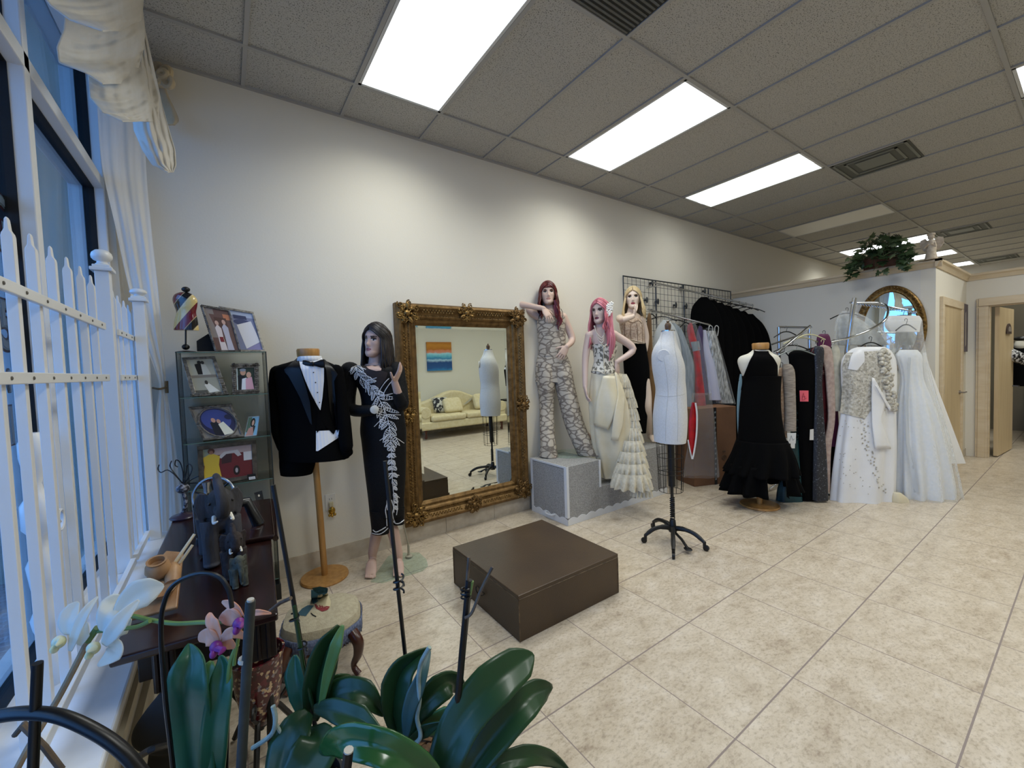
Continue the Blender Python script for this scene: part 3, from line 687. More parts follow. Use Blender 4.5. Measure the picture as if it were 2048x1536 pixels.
# ============================================================ window side: fence, curtain
M_FEN = mat('fence_white', '#e6e6e4', rough=.28, spec=.5, coat=.15)
M_SCREW = mat('screw_grey', '#6d6a64', rough=.4, metal=.6)
XR = -.41
def yX(px, py, X=XR): return onX(px, py, X)[1]
fen = thing('picket_fence', 'white picket fence with ball-topped posts standing on the window sill', 'fence', (XR, 2.2, SZ))
def picket(px, py, topy, wd, pw=None):
    y1 = yX(px, py); z1 = onX(px - wd * .8, topy, XR - .02)[2]; h = .0215; x1, x0 = XR, XR - h * .97; y0 = y1 - h
    m = MB(); zz = z1 - .044
    cx, cy = (x0 + x1) / 2, (y0 + y1) / 2
    def ring(z, kx, ky): return [(cx + a * (x1 - x0) / 2 * kx, cy + b * (y1 - y0) / 2 * ky, z) for a, b in ((-1, -1), (1, -1), (1, 1), (-1, 1))]
    m.loft([ring(SZ, 1, 1), ring(zz - .004, 1, 1), ring(zz + .004, .86, 1), ring(zz + .009, .6, 1), ring(zz + .014, .42, .95), ring(zz + .026, .36, .9), ring(z1 - .006, .3, .8), ring(z1, .14, .5)])
    m.build('picket', M_FEN, fen, smooth=False, bevel=.002)
    return y1, y0
pk = []
for px, py, ty, w in ((4, 678, 415, 20), (50, 678, 455, 22), (91, 678, 485, 20), (127, 678, 508, 17), (156, 678, 528, 15), (180, 678, 545, 13), (199, 678, 562, 11)): pk.append(picket(px, py, ty, w))
pk2 = []
for px, py, ty, w in ((250, 833, 598, 9), (259, 833, 608, 8), (270, 833, 617, 8), (277.7, 833, 625, 7), (285.5, 833, 633, 7)): pk2.append(picket(px, py, ty, w, .04))
def post(px, py, capy, fy, ps=.05, Y=None):
    XR = globals()['XR'] if Y is None else float(onY(px, py, Y)[0])
    y1 = yX(px, py, XR); zc = onX(px, capy, XR)[2]; zf = onX(px - 20 * (ps / .05), fy, XR - ps / 2)[2]
    c = (XR - ps / 2, y1 - ps / 2)
    m = MB().bb((XR - ps, y1 - ps, SZ), (XR, y1, zc)); p = m.build('post', M_FEN, fen, smooth=False, bevel=.003)
    k = MB(); e = ps * .26
    k.bb((XR - ps - e, y1 - ps - e, zc), (XR + e, y1 + e, zc + .016)); k.bb((XR - ps - e * .4, y1 - ps - e * .4, zc + .016), (XR + e * .4, y1 + e * .4, zc + .028)); k.build('post_cap', M_FEN, p, smooth=False, bevel=.003)
    h = max(zf - zc - .028, .045); r = ps * .74
    MB().lathe([(r * .62, 0), (r * .66, h * .08), (r * .5, h * .16), (r * .5, h * .24), (r * .78, h * .32), (r * .97, h * .45), (r * 1.0, h * .6), (r * .9, h * .78), (r * .6, h * .93), (.001, h)], (c[0], c[1], zc + .028), n=24).build('finial', M_FEN, p)
    return y1 - ps, y1
pa = post(233, 678, 556, 510); pb = post(307.7, 833, 621, 596, .05, 3.06)
rl = -.40
ry0 = 1.0
def rail(y0, y1, z0a, z1a, z0b, z1b, x0=XR, x1=XR + .012):
    m = MB(); P = [(x0, y0, z0a), (x1, y0, z0a), (x1, y0, z1a), (x0, y0, z1a)], [(x0, y1, z0b), (x1, y1, z0b), (x1, y1, z1b), (x0, y1, z1b)]
    m.loft([list(P[0]), P[1]]); return m.build('rail', M_FEN, fen, smooth=False, bevel=.002)
xr1 = XR + .012
def zat(px, py): return onX(px, py, xr1)[2]
za = (zat(0, 580) + zat(216, 659)) / 2, (zat(0, 556) + zat(216, 645)) / 2
zb = (zat(0, 769) + zat(216, 763)) / 2, (zat(0, 744.5) + zat(216, 748)) / 2
zc_ = zat(236, 671), zat(236, 657)
for z0, z1 in (za, zb):
    rail(ry0, yX(216, 700, xr1), z0, z1, z0, z1); rail(pa[1] + .005, pb[0] + .04, z0, z1, z0, z1)
rail(ry0, pa[0], SZ + .03, SZ + .06, SZ + .03, SZ + .06, x1=XR + .02); rail(pa[1], pb[0], SZ + .03, SZ + .06, SZ + .03, SZ + .06, x1=XR + .02)
for (y1, y0) in pk + pk2:
    for z0, z1 in (za, zb): MB().lathe([(.0045, 0), (.0045, .002), (.002, .003)], (xr1, (y0 + y1) / 2, (z0 + z1) / 2), n=8, axis=(1, 0, 0)).build('screw', M_SCREW, fen)
# turned white column and scrolls behind the pickets
bx, by = -.475, onX(74, 1000, -.475)[1]
bal = thing('turned_column', 'white turned ornamental column on the sill behind the pickets', 'column', (bx, by, SZ))
MB().lathe([(.035, 0), (.035, .07), (.022, .09), (.018, .13), (.03, .17), (.034, .2), (.02, .24), (.028, .3), (.034, .36), (.018, .40), (.016, .44), (.036, .47), (.036, .54), (.018, .57), (.012, .60), (.024, .64), (.03, .68), (.03, .72), (.016, .75)], (bx, by, SZ), n=20).build('shaft', M_FEN, bal)
scr = thing('scroll_bracket', 'white metal scrollwork behind the second and third pickets', 'ornament', (-.462, onX(105, 1000, -.462)[1], SZ))
yb = onX(108, 1000, -.462)[1]
m = MB()
def spiral(cy, cz, r, a0, turns, sgn): return [(-.462, cy + sgn * r * (1 - t * .75) * math.cos(a0 + t * turns * 2 * PI), cz + r * (1 - t * .75) * math.sin(a0 + t * turns * 2 * PI)) for t in np.linspace(0, 1, 26)]
m.tube([(-.462, yb, SZ), (-.462, yb, SZ + .72)], .006, n=6)
for cz, sg in ((SZ + .14, 1), (SZ + .30, -1), (SZ + .46, 1), (SZ + .60, -1)): m.tube(spiral(yb + sg * .036, cz, .045, PI, 1.2, sg), .006, n=6)
m.build('scroll', M_FEN, scr)
# ---- curtain
M_SHEER = mat('sheer_curtain', '#f6f4ef', rough=.9, c2='#efece4', nscale=30, stretch=(1, 1, .1)); 
b_ = bsdf(M_SHEER)
tr = N(M_SHEER, 'ShaderNodeBsdfTranslucent'); tr.inputs[0].default_value = (*lin('#f0efec'), 1); mx = N(M_SHEER, 'ShaderNodeMixShader'); mx.inputs[0].default_value = .22
out = [n for n in M_SHEER.node_tree.nodes if n.type == 'OUTPUT_MATERIAL'][0]; L(M_SHEER, b_.outputs[0], mx.inputs[1]); L(M_SHEER, tr.outputs[0], mx.inputs[2]); L(M_SHEER, mx.outputs[0], out.inputs[0])
M_VAL = mat('valance_silk', '#f1ece2', rough=.55, sheen=.3, c2='#e9e2d4', nscale=14, stretch=(1, 1, .4), bump=.1)
b_ = bsdf(M_VAL); tr = N(M_VAL, 'ShaderNodeBsdfTranslucent'); tr.inputs[0].default_value = (*lin('#efe9dc'), 1); mx = N(M_VAL, 'ShaderNodeMixShader'); mx.inputs[0].default_value = .25
out = [n for n in M_VAL.node_tree.nodes if n.type == 'OUTPUT_MATERIAL'][0]; L(M_VAL, b_.outputs[0], mx.inputs[1]); L(M_VAL, tr.outputs[0], mx.inputs[2]); L(M_VAL, mx.outputs[0], out.inputs[0])
M_TAN = mat('rosette_tan', '#c9b590', rough=.6, sheen=.3, c2='#bda47c', nscale=12)
cu = thing('sheer_curtain', 'long white sheer curtain tied back in the corner beside the window', 'curtain', (-.36, 3.0, SZ))
cm = sheet([(60, 186, 292, 2.16, .21), (200, 194, 290, 2.18, .21), (330, 204, 292, 2.21, .19), (450, 230, 302, 2.28, .12), (560, 254, 314, 2.345, .07), (660, 280, 324, 2.36, .05), (740, 310, 331, 2.375, .03), (776, 318, 333, 2.375, .02), (830, 312, 342, 2.37, .03), (900, 310, 352, 2.37, .04), (1000, 310, 362, 2.37, .05), (1080, 310, 368, 2.37, .05)], nf=2.5, amp=.0035, nx=70)
cm.build('drape', M_SHEER, cu, ang=80)
tb = MB(); p0 = atS(305, 775, 2.42); p1 = atS(334, 773, 2.42); tb.tube(bez([atS(306, 776, 2.36), atS(320, 778, 2.335), atS(334, 774, 2.37)], 10), .006, n=6)
tb.tube([atS(333, 762, 2.39), atS(334, 786, 2.39)], .008, n=8); tb.build('tieback', mat('tieback_brass', '#7d6a50', rough=.4, metal=.7), cu)
va = thing('curtain_valance', 'gathered cream silk swag valance across the top of the window', 'curtain', (-.33, 2.4, 3.0))
def puff(rows, s0, s1, nm='swag', nf=4, fold=.14, depth=.35, ph=0):
    """swag bulging from the window wall: depth runs from s0 at the left edge to s1 at the right edge"""
    K = len(rows); vs = []; nx, ny = 60, 56
    R = np.array(rows, float)
    for i in range(ny + 1):
        v = i / ny; y = np.interp(v, np.linspace(0, 1, K), R[:, 0]); xl = np.interp(v, np.linspace(0, 1, K), R[:, 1]); xr = np.interp(v, np.linspace(0, 1, K), R[:, 2])
        yl = np.interp(v, np.linspace(0, 1, K), R[:, 3]) if R.shape[1] > 3 else 0
        for j in range(nx + 1):
            u = j / nx; s = s0 + (s1 - s0) * u
            bulge = -.07 * math.sin(PI * v) * math.sin(PI * min(1, u * 1.1)); a_ = v * .9 + .7 * (u - .55) ** 2 + .2 * u; w1 = math.sin(2 * PI * nf * a_ + ph); w2 = math.sin(2 * PI * nf * 2.7 * (a_ + .25 * u * v) + 2 * ph + 1.0); fo = (.013 * math.copysign(abs(w1) ** .6, w1) + .005 * w2) * (.35 + .65 * math.sin(PI * min(1, u * 1.15))) + .012 * math.sin(2 * PI * 5 * u + 4 * v + ph) * u
            vs.append(atS(xl + (xr - xl) * u, y + yl * (1 - u), s + bulge + fo))
    m = MB(); k = nx + 1; m.add(vs, [(i * k + j, (i + 1) * k + j, (i + 1) * k + j + 1, i * k + j + 1) for i in range(ny) for j in range(nx)])
    return m.build(nm, M_VAL, va, ang=80, solid=.004)
puff([(-60, 20, 286), (-30, 75, 287), (10, 100, 286), (40, 140, 283), (62, 205, 250)], 1.25, 2.05, nf=3)
puff([(20, 132, 285), (60, 128, 290), (95, 114, 288), (125, 118, 280), (145, 170, 275), (168, 205, 262)], 1.5, 2.1, nf=3, ph=1)
puff([(110, 176, 292), (150, 176, 305), (195, 180, 318), (225, 205, 318), (243, 245, 316)], 1.75, 2.18, nf=3, ph=2)
puff([(60, 262, 290), (130, 258, 306), (200, 262, 322), (260, 268, 338), (300, 285, 350), (330, 305, 352), (345, 336, 346)], 2.1, 2.22, nm='swag_tail', nf=2, ph=.5)
ro = thing('curtain_rosette', 'tan fabric rosette with a hanging tail at the end of the valance', 'curtain trim', atS(325, 150, 2.5))
m = MB(); c0 = atS(324, 152, 2.46)
for k, (px, py, r) in enumerate(((316, 140, .05), (332, 146, .05), (322, 160, .055), (336, 164, .045), (312, 158, .045), (326, 148, .035))):
    c = atS(px, py, 2.46 - .006 * k); rn = random.Random(k); a = unit([rn.uniform(-1, 1), rn.uniform(-1, 1), rn.uniform(-1, 1)])
    e = unit(np.cross(a, -NH)); g = np.cross(-NH, e)
    m.tube([c + (e * math.cos(q) * r * .62 + g * math.sin(q) * r * .5) for q in np.linspace(0, 2 * PI, 18)[:-1]], .016, n=8, closed=True)
m.build('flower', M_TAN, ro)
sil([(165, 306, 330), (190, 312, 336), (215, 318, 348), (240, 322, 357), (250, 334, 350)], 2.47, .3, n=30, fold=.2, nf=6).build('tail', M_TAN, ro, ang=70)
# ============================================================ glass display shelf and its pictures
M_GL = glassm('shelf_glass', '#f4f7f6', .8); M_GLE = mat('glass_edge', '#4f6a63', rough=.15, spec=.6)
M_BLK = mat('black_metal', '#111214', rough=.4, spec=.5)
M_SILV = mat('silver_frame', '#b4b0aa', rough=.28, metal=.9, c2='#7d7a75', nscale=60)
M_PEWT = mat('pewter_frame', '#8f8b86', rough=.35, metal=.9, c2='#4e4b48', nscale=50)
SX0, SX1, SY0, SY1 = -.222, .212, 2.95, 3.215
sh = thing('display_shelf', 'tall frameless glass display tower with picture frames, in the corner', 'display shelf', ((SX0 + SX1) / 2, 3.08, 0))
zs = [onY(353, 704, SY0)[2], onY(360, 796, SY0)[2], onY(362, 889, SY0)[2], onY(370, 983, SY0)[2], .46, .14]
for z in zs:
    q_ = MB().bb((SX0, SY0, z - .007), (SX1, SY1, z)).build('shelf', M_GL, sh, smooth=False); MB().bb((SX0, SY0 - .0015, z - .006), (SX1, SY0 + .001, z - .001)).build('shelf_edge', M_GLE, q_, smooth=False)
for y0, y1, x0, x1 in ((SY1 - .005, SY1, SX0, SX1), (SY0, SY1, SX0, SX0 + .004), (SY0, SY1, SX1 - .004, SX1)): MB().bb((x0, y0, .1), (x1, y1, zs[0] - .008)).build('glass_panel', M_GL, sh, smooth=False)
e = MB()
for x in (SX0, SX1 - .004):
    e.bb((x - .001, SY0 - .002, .1), (x + .005, SY0 + .003, zs[0])); e.bb((x - .001, SY1 - .004, .1), (x + .005, SY1 + .001, zs[0]))
e.build('corner_seam', mat('seam_dark', '#20282a', rough=.4), sh, smooth=False)
MB().bb((SX0 - .005, SY0 - .005, 0), (SX1 + .005, SY1 + .005, .1)).build('plinth', M_BLK, sh, smooth=False, bevel=.004)
Z0 = zs[0]
def board(quad, yb, yt=None, zb=None, dyr=0):
    """board from pixel corners TL TR BR BL standing at depth Y=yb, leaning back to yt"""
    yt = yb + .03 if yt is None else yt
    P = [onY(*quad[0], yt), onY(*quad[1], yt + dyr), onY(*quad[2], yb + dyr), onY(*quad[3], yb)]
    if zb is not None:
        for i in (2, 3): P[i][2] = zb + .0005
    return Quad(*P)
sk, br = '#c9a28f', '#7a5a50'
h1, b1 = figure(.36, .28, 1.0, .26); h2, b2 = figure(.66, .24, 1.0, .26)
pframe('framed_photo', 'beaded silver frame with two women in pale gowns, on top of the glass tower', board([(402, 611), (459, 621), (482, 703), (431, 703)], 3.0, 3.05, Z0), (.06, .035), M_PEWT,
       [('#6b5048', rect(0, 0, 1, 1)), ('#8c8078', rect(0, 0, .35, .7)), ('#c07a58', rect(.7, .1, 1, .24)), ('#5a4038', rect(.3, .2, .8, .5)), ('#d9c9c2', b1), (sk, h1), ('#b9b4bd', b2), (sk, h2), ('#7c2b2f', rect(.3, .68, .46, .8))], ornate=0)
pframe('framed_photo', 'silver frame with a white card over a blue print, behind the beaded frame', board([(437, 613), (507, 625), (530, 702), (470, 702)], 3.05, 3.10, Z0), (.07, .05), M_SILV,
       [('#7e86a8', rect(0, 0, 1, 1)), ('#aab6cf', rect(0, 0, 1, .14)), ('#3c4468', rect(.30, .1, .75, .2)), ('#454d74', disc(.55, .28, .3, .08)), ('#dcdde6', [(.33, .36), (.88, .22), (1, .78), (.4, .97)]), ('#8c88b4', [(.42, .97), (1, .8), (1, 1), (.42, 1)])])
F1 = [o for o in scn.objects if o.get('label', '').startswith('beaded silver')][0]; m = MB(); m.prism([onY(394, 702, 3.05), onY(393, 682, 3.05), onY(417, 667, 3.05), onY(432, 702, 3.05)], (0, .05, 0)); m.build('easel', mat('easel_black', '#0c0c0d', rough=.8), F1, smooth=False)
q1_ = board([(402, 611), (459, 621), (482, 703), (431, 703)], 3.0, 3.05, Z0); m = MB()
for k in range(26): m.ell(q1_.at(0, (k + .5) / 26, .006), (.006, .006, .006), n=6, m=4)
for k in range(16): m.ell(q1_.at((k + .5) / 16, 0, .006), (.005, .006, .006), n=6, m=4)
m.build('beaded_edge', M_PEWT, F1)
jb = thing('jewelry_bust', 'miniature red, black and gold swirled torso on a black stand', 'ornament', onY(373, 703, 3.04))
s_ = sOf(-.17, 3.06)
M_SW = mat('swirl_enamel', '#6d1420', rough=.2, coat=.5)
tc = N(M_SW, 'ShaderNodeTexCoord'); sp = N(M_SW, 'ShaderNodeSeparateXYZ'); L(M_SW, tc.outputs['Object'], sp.inputs[0])
v = math_(M_SW, 'MULTIPLY_ADD', sp.outputs[2], 5.0); M_SW.node_tree.nodes[-1].inputs[2].default_value = 10.0
v2 = math_(M_SW, 'ADD', v, math_(M_SW, 'MULTIPLY', sp.outputs[0], -6.5)); f_ = math_(M_SW, 'FRACT', v2)
r_ = ramp(M_SW, [(0, '#d9c07e'), (.33, '#e8dcb8'), (.34, '#b9a070'), (.37, '#15100e'), (.62, '#1c1312'), (.63, '#b9a070'), (.66, '#6d1420'), (.98, '#5c0f1a')], 'CONSTANT'); L(M_SW, f_, r_.inputs[0]); L(M_SW, r_.outputs[0], bsdf(M_SW).inputs['Base Color'])
sil([(585, 359, 377), (590, 350, 386), (600, 347, 393), (612, 350, 393), (625, 354, 391), (640, 351, 394), (657, 349, 396), (661, 350, 396)], s_, .55, n=28).build('torso', M_SW, jb)
kz = lambda y: atS(371.5, y, s_)
m = MB().ell(kz(579), (.021, .021, .016)); m.tube([kz(586), kz(582)], .008); m.tube([kz(660), kz(698)], .0045); m.ell(kz(694), (.019, .019, .017)); m.lathe([(.05, 0), (.05, .006), (.02, .012)], [*kz(700)[:2], Z0 + .001], n=24)
m.build('stand', M_BLK, jb)
# second shelf
Z1 = zs[1]
hb, bb_ = figure(.46, .1, .95, .2); hw, bw_ = figure(.58, .14, .95, .22)
f3 = pframe('framed_photo', 'tall silver frame with two black-and-white wedding photos, left on the second glass shelf', board([(363, 716), (430, 713), (457, 789), (384, 795)], 3.02, 3.07, Z1), (.13, .06), M_SILV,
       [('#b6b5a6', rect(0, 0, 1, .46)), ('#a3a294', rect(0, .54, 1, 1)), ('#1a1a1a', [(.25, .14), (.5, .1), (.5, .44), (.28, .44)]), ('#d0cfc4', [(.5, .14), (.68, .16), (.78, .46), (.46, .46)]), ('#2a2927', disc(.45, .09, .08, .05)), ('#3d3c38', disc(.58, .1, .07, .05)), ('#e0dfd6', [(.4, .75), (.55, .68), (.9, .95), (.5, .98)]), ('#5a5952', rect(0, .9, .45, 1)), ('#3b3a36', disc(.5, .68, .06, .06))])
q3 = board([(363, 716), (430, 713), (457, 789), (384, 795)], 3.02, 3.07, Z1)
m = MB(); rn = random.Random(5)
for i in range(46):
    u, v = (rn.uniform(.0, 1.0), rn.uniform(.93, 1.0)) if i < 24 else (rn.uniform(.9, 1.0), rn.uniform(.55, 1.0)); m.ell(q3.at(u, v, .014), (.008, .006, .004), n=6, m=4)
m.build('filigree', M_SILV, f3)
pframe('framed_photo', 'floral-edged pewter frame with an embracing couple, right on the second glass shelf', board([(463, 728), (517, 727), (518, 786), (465, 788)], 3.0, 3.02, Z1), (.17, .14), M_PEWT,
       [('#2c3c34', rect(0, 0, 1, 1)), ('#c2d8e4', rect(0, 0, .06, 1)), ('#1a1e26', [(.05, .35), (.35, .28), (.5, .45), (.5, 1), (.1, 1)]), ('#dfe3ea', [(.3, .5), (.55, .45), (.6, 1), (.25, 1)]), ('#d6a5b4', [(.5, .5), (.85, .42), (.98, 1), (.5, 1)]), ('#c59b84', disc(.36, .2, .16, .15)), ('#8b93a0', disc(.35, .1, .18, .07)), ('#cfa48f', disc(.68, .33, .14, .14))], ornate=.008)
# third shelf
Z2 = zs[2]
h1, b1 = figure(.42, .34, 1.0, .22); h2, b2 = figure(.6, .38, 1.0, .26)
f5 = pframe('framed_photo', 'square silver frame with a blue oval wedding portrait on the third glass shelf', board([(376, 815), (463, 808), (489, 873), (407, 884)], 3.0, 3.06, Z2), (.07, .07), M_PEWT,
       [('#8b8782', rect(0, 0, 1, 1)), ('#24284f', disc(.52, .5, .47, .48, 26)), ('#3d4a8c', disc(.5, .42, .40, .36, 22)), ('#1b1e2a', [(.3, .5), (.5, .45), (.55, .95), (.3, .95)]), ('#e6e2cc', [(.5, .58), (.66, .5), (.86, .92), (.55, .96)]), ('#c99a84', disc(.41, .43, .06, .08)), ('#c99a84', disc(.54, .48, .055, .075)), ('#23284a', disc(.84, .36, .1, .09))])
q5 = board([(376, 815), (463, 808), (489, 873), (407, 884)], 3.0, 3.06, Z2)
m = MB(); m.tube([q5.at(.52 + .44 * math.cos(a), .5 + .45 * math.sin(a), .012) for a in np.linspace(0, 2 * PI, 40)[:-1]], .004, n=6, closed=True)
for a in (0, PI / 2, PI, 1.5 * PI): m.ell(q5.at(.52 + .45 * math.cos(a), .5 + .46 * math.sin(a), .013), (.012, .009, .006), n=8, m=5)
m.build('oval_rim', M_SILV, f5)
h1, b1 = figure(.5, .1, .9, .5)
pframe('framed_photo', 'small unframed-looking photo of a dark-haired woman, right on the third glass shelf', board([(497, 834), (519, 832), (513, 866), (488, 866)], 2.99, 3.02, Z2), (.03, .03), mat('acrylic', '#aebac0', rough=.1),
       [('#7fb4d2', rect(0, 0, 1, 1)), ('#4d6a5c', rect(0, 0, .35, .8)), ('#15110f', disc(.5, .3, .22, .25)), ('#c9a08c', disc(.52, .32, .11, .15)), ('#b58a80', [(.2, .6), (.7, .5), (.7, 1), (.05, 1)]), ('#1a1414', [(.55, .45), (.78, .5), (.7, .9)])], t=.006)
# fourth shelf
Z3 = zs[3]
h1, b1 = figure(.16, .02, .95, .34)
f7 = pframe('framed_photo', 'dark frame with a person in yellow beside a red car', board([(394, 893), (512, 880), (516, 950), (398, 966)], 3.02, 3.05, Z3), (.09, .1), mat('bronze_frame', '#4b453f', rough=.4, metal=.6, c2='#6d6459', nscale=30),
       [('#6e2a2c', rect(0, 0, 1, 1)), ('#b59e98', rect(.2, 0, 1, .22)), ('#8f9a8a', rect(0, 0, .2, .5)), ('#c7c0bc', [(.28, .3), (.42, .14), (.7, .12), (.78, .3), (.7, .34), (.62, .2), (.46, .22), (.36, .34)]), ('#40282a', [(.36, .34), (.46, .22), (.58, .22), (.56, .5), (.36, .52)]), ('#2a2020', disc(.66, .78, .07, .16)), ('#b0a7a4', disc(.66, .78, .03, .08)), ('#d6d2d0', rect(.82, .22, 1, .5)), ('#d2b13c', b1), ('#5a3226', disc(.16, .08, .07, .09)), ('#9b6c58', disc(.16, .12, .04, .06))], ornate=.0)
cd = thing('shelf_sign', 'tiny black card with white panel beneath the yellow-dress photo', 'sign', onY(503, 962, 2.98))
q = board([(494, 949), (511, 947), (513, 961), (496, 964)], 2.975, 2.98, Z3); m = MB(); q.slab(m, rect(0, 0, 1, 1), 0, .003); m.build('card', M_BLK, cd, smooth=False); m = MB(); q.slab(m, rect(.15, .45, .9, .9), .003, .0036); m.build('panel', flat('#d8d8d8'), cd, smooth=False)
cu_ = bpy.data.curves.new('t', 'FONT'); cu_.body = 'Prom'; cu_.size = .011; cu_.extrude = .0002; cu_.align_x = 'CENTER'
o_ = bpy.data.objects.new('t', cu_); COL.objects.link(o_); bpy.context.view_layer.update(); me = bpy.data.meshes.new_from_object(o_.evaluated_get(bpy.context.evaluated_depsgraph_get())); bpy.data.objects.remove(o_)
pc = q.at(.52, .78, .004); uu = unit(q.P[1] - q.P[0]); vv = unit(q.P[0] - q.P[3])
for v_ in me.vertices: v_.co = Vector(pc - root_loc(cd) + uu * v_.co[0] + vv * v_.co[1] + q.n * v_.co[2])
me.materials.append(flat('#202020')); o_ = bpy.data.objects.new('lettering', me); COL.objects.link(o_); o_.parent = cd
# wall outlet with plug-in night light
ot = thing('wall_outlet', 'white wall outlet with a gold plug-in night light, below the tuxedo', 'outlet', (onY(661, 1015, WY)[0], WY, onY(661, 1015, WY)[2]))
oc = onY(661, 1004, WY)
MB().bb((oc[0] - .036, WY - .006, oc[2] - .06), (oc[0] + .036, WY, oc[2] + .06)).build('cover_plate', mat('outlet_plastic', '#d9d5cc', rough=.4), ot, smooth=False, bevel=.002)
m = MB()
for dx in (-.008, .008): m.bb((oc[0] + dx - .0015, WY - .0068, oc[2] + .018), (oc[0] + dx + .0015, WY - .0055, oc[2] + .03))
m.build('socket', M_BLK, ot, smooth=False)
MB().bb((oc[0] - .014, WY - .03, oc[2] - .03), (oc[0] + .014, WY - .006, oc[2] + .005)).build('plug', mat('plug_cream', '#c4b895', rough=.5), ot, smooth=False, bevel=.003)
g = MB(); gc = V3((oc[0], WY - .036, oc[2] - .055))
g.ell(gc, (.024, .014, .028)); 
for a in (-1, 0, 1): g.ell(gc + (a * .018, -.004, -.03 - .006 * (a == 0)), (.010, .008, .012), n=8, m=6)
g.ell(gc + (0, -.01, .012), (.012, .01, .016), n=8, m=6)
g.build('ornament', mat('gilt', '#b9923f', rough=.25, metal=.9), ot)
# ============================================================ sewing cabinet and the things on it
M_MAHO = mat('mahogany', '#27120f', rough=.25, spec=.5, c2='#1a0b09', nscale=4, stretch=(10, 1, 10), coat=.3)
M_MAHD = mat('mahogany_dark', '#170b09', rough=.4, c2='#0e0706', nscale=5, stretch=(8, 1, 8))
TZ = .70
FL, FR = onZ(216, 1321, TZ), onZ(556, 1226, TZ)
BL, BR = onZ(350, 1028, TZ), onZ(536, 1003, TZ)
tab = thing('sewing_cabinet', 'dark mahogany sewing cabinet under the window, crowded with ornaments', 'table', ((FL[0] + FR[0]) / 2, 2.1, 0))
def tp(u, v, z=0.0):  # u across left-right, v front-back
    p = (FL * (1 - u) + FR * u) * (1 - v) + (BL * (1 - u) + BR * u) * v; return p + V3((0, 0, z))
m = MB(); m.prism([tp(0, 0, -.024), tp(1, 0, -.024), tp(1, 1, -.024), tp(.94, 1.02, -.024), tp(.06, 1.02, -.024), tp(0, .985, -.024)], (0, 0, .024)); m.build('table_top', M_MAHO, tab, smooth=False, bevel=.006, bseg=3)
m = MB(); m.prism([tp(.60, .50, .0002), tp(1.035, .50, .0002), tp(1.035, .992, .0002), tp(.60, .992, .0002)], (0, 0, .020)); lf = m.build('folded_leaf', M_MAHO, tab, smooth=False, bevel=.007, bseg=3)
m = MB(); m.tube([tp(1.04, .50, .004), tp(1.045, .62, .002), tp(1.05, .75, .002), tp(1.04, .99, .004)], .012, n=10); m.build('leaf_lip', M_MAHO, lf)
m = MB(); m.lathe([(.022, 0), (.02, .002)], tp(.86, .60, .0202), n=20, sx=.55, ref=(0, 1, 0)); m.build('maker_plate', mat('plate_dark', '#241512', rough=.3), lf)
m = MB(); m.prism([tp(.08, .1, -.16), tp(.93, .1, -.16), tp(.93, .93, -.16), tp(.08, .93, -.16)], (0, 0, .136)); m.build('apron', M_MAHD, tab, smooth=False, bevel=.003)
for u0, u1 in ((.66, .98), (.2, .34)):
    m = MB(); m.prism([tp(u0, .035, -.155), tp(u1, .035, -.155), tp(u1, .10, -.155), tp(u0, .10, -.155)], (0, 0, .125)); dr = m.build('drawer', M_MAHD, tab, smooth=False, bevel=.003)
    m = MB()
    for w_ in (.18, .38, .62, .82): m.tube([tp(u0 + (u1 - u0) * w_, .033, -.15), tp(u0 + (u1 - u0) * w_, .033, -.035)], .006, n=6)
    m.build('fluting', M_MAHD, dr)
for u, v in ((.22, .62), (.9, .30), (.9, .9), (.22, .95)):
    b = tp(u, v); m = MB(); m.tube(bez([b + (0, 0, -.16), b + (0, 0, -.3), b + V3((0, -.03 if v < .5 else .03, -.5)), (b[0], b[1] + (-.06 if v < .5 else .06), .01)], 14), [.018] * 4 + [.014] * 6 + [.018] * 10, n=8); m.build('leg', M_BLK, tab)
m = MB(); m.tube([tp(.22, .95, -.5), tp(.9, .9, -.5)], .009); m.tube([tp(.9, .30, -.5), tp(.9, .9, -.5)], .009); m.tube([tp(.22, .62, -.5), tp(.9, .62, -.5)], .009); m.build('stretcher', M_BLK, tab)
TT = TZ + .0005
# ---- antique sewing machine
sm = thing('sewing_machine', 'old black and silver sewing machine with a large spoked handwheel', 'sewing machine', onZ(420, 1040, TT))
s0 = sOf(*onZ(420, 1065, TT)[:2]); M_MACH = mat('machine_black', '#15171a', rough=.25, coat=.4); M_NICK = mat('nickel', '#9fa3a8', rough=.25, metal=1)
bl = onZ(392, 1092, TT); brr = onZ(440, 1083, TT); dv = V3((.01, .17, 0))
m = MB(); m.prism([bl, brr, brr + dv, bl + dv], (0, 0, .03)); m.build('bed', M_MACH, sm, smooth=False, bevel=.006)
pc = onZ(409, 1078, TT + .03) + V3((0, .05, 0)); top = atS(409, 1000, sOf(*pc[:2]))
m = MB(); m.bb((pc[0] - .032, pc[1] - .03, TT + .03), (pc[0] + .032, pc[1] + .05, top[2])); m.build('head', M_MACH, sm, smooth=False, bevel=.01)
m = MB(); m.bb((pc[0] - .034, pc[1] - .037, TT + .04), (pc[0] - .012, pc[1] - .028, top[2] - .004)); m.bb((pc[0] - .034, pc[1] - .037, top[2] - .02), (pc[0] + .03, pc[1] - .028, top[2] - .006)); m.build('face_plate', M_NICK, sm, smooth=False, bevel=.002)
m = MB(); m.tube([pc + (0, .02, .03), (pc[0] + .02, pc[1] + .02, top[2] - .04), (pc[0] + .16, pc[1] + .03, top[2] - .05), (pc[0] + .20, pc[1] + .03, TT + .02)], [.018, .022, .024, .026], n=12); m.build('arm', M_MACH, sm)
wc = atS(428, 992, s0 + .09); R_ = 37 * mpx(s0 + .09)
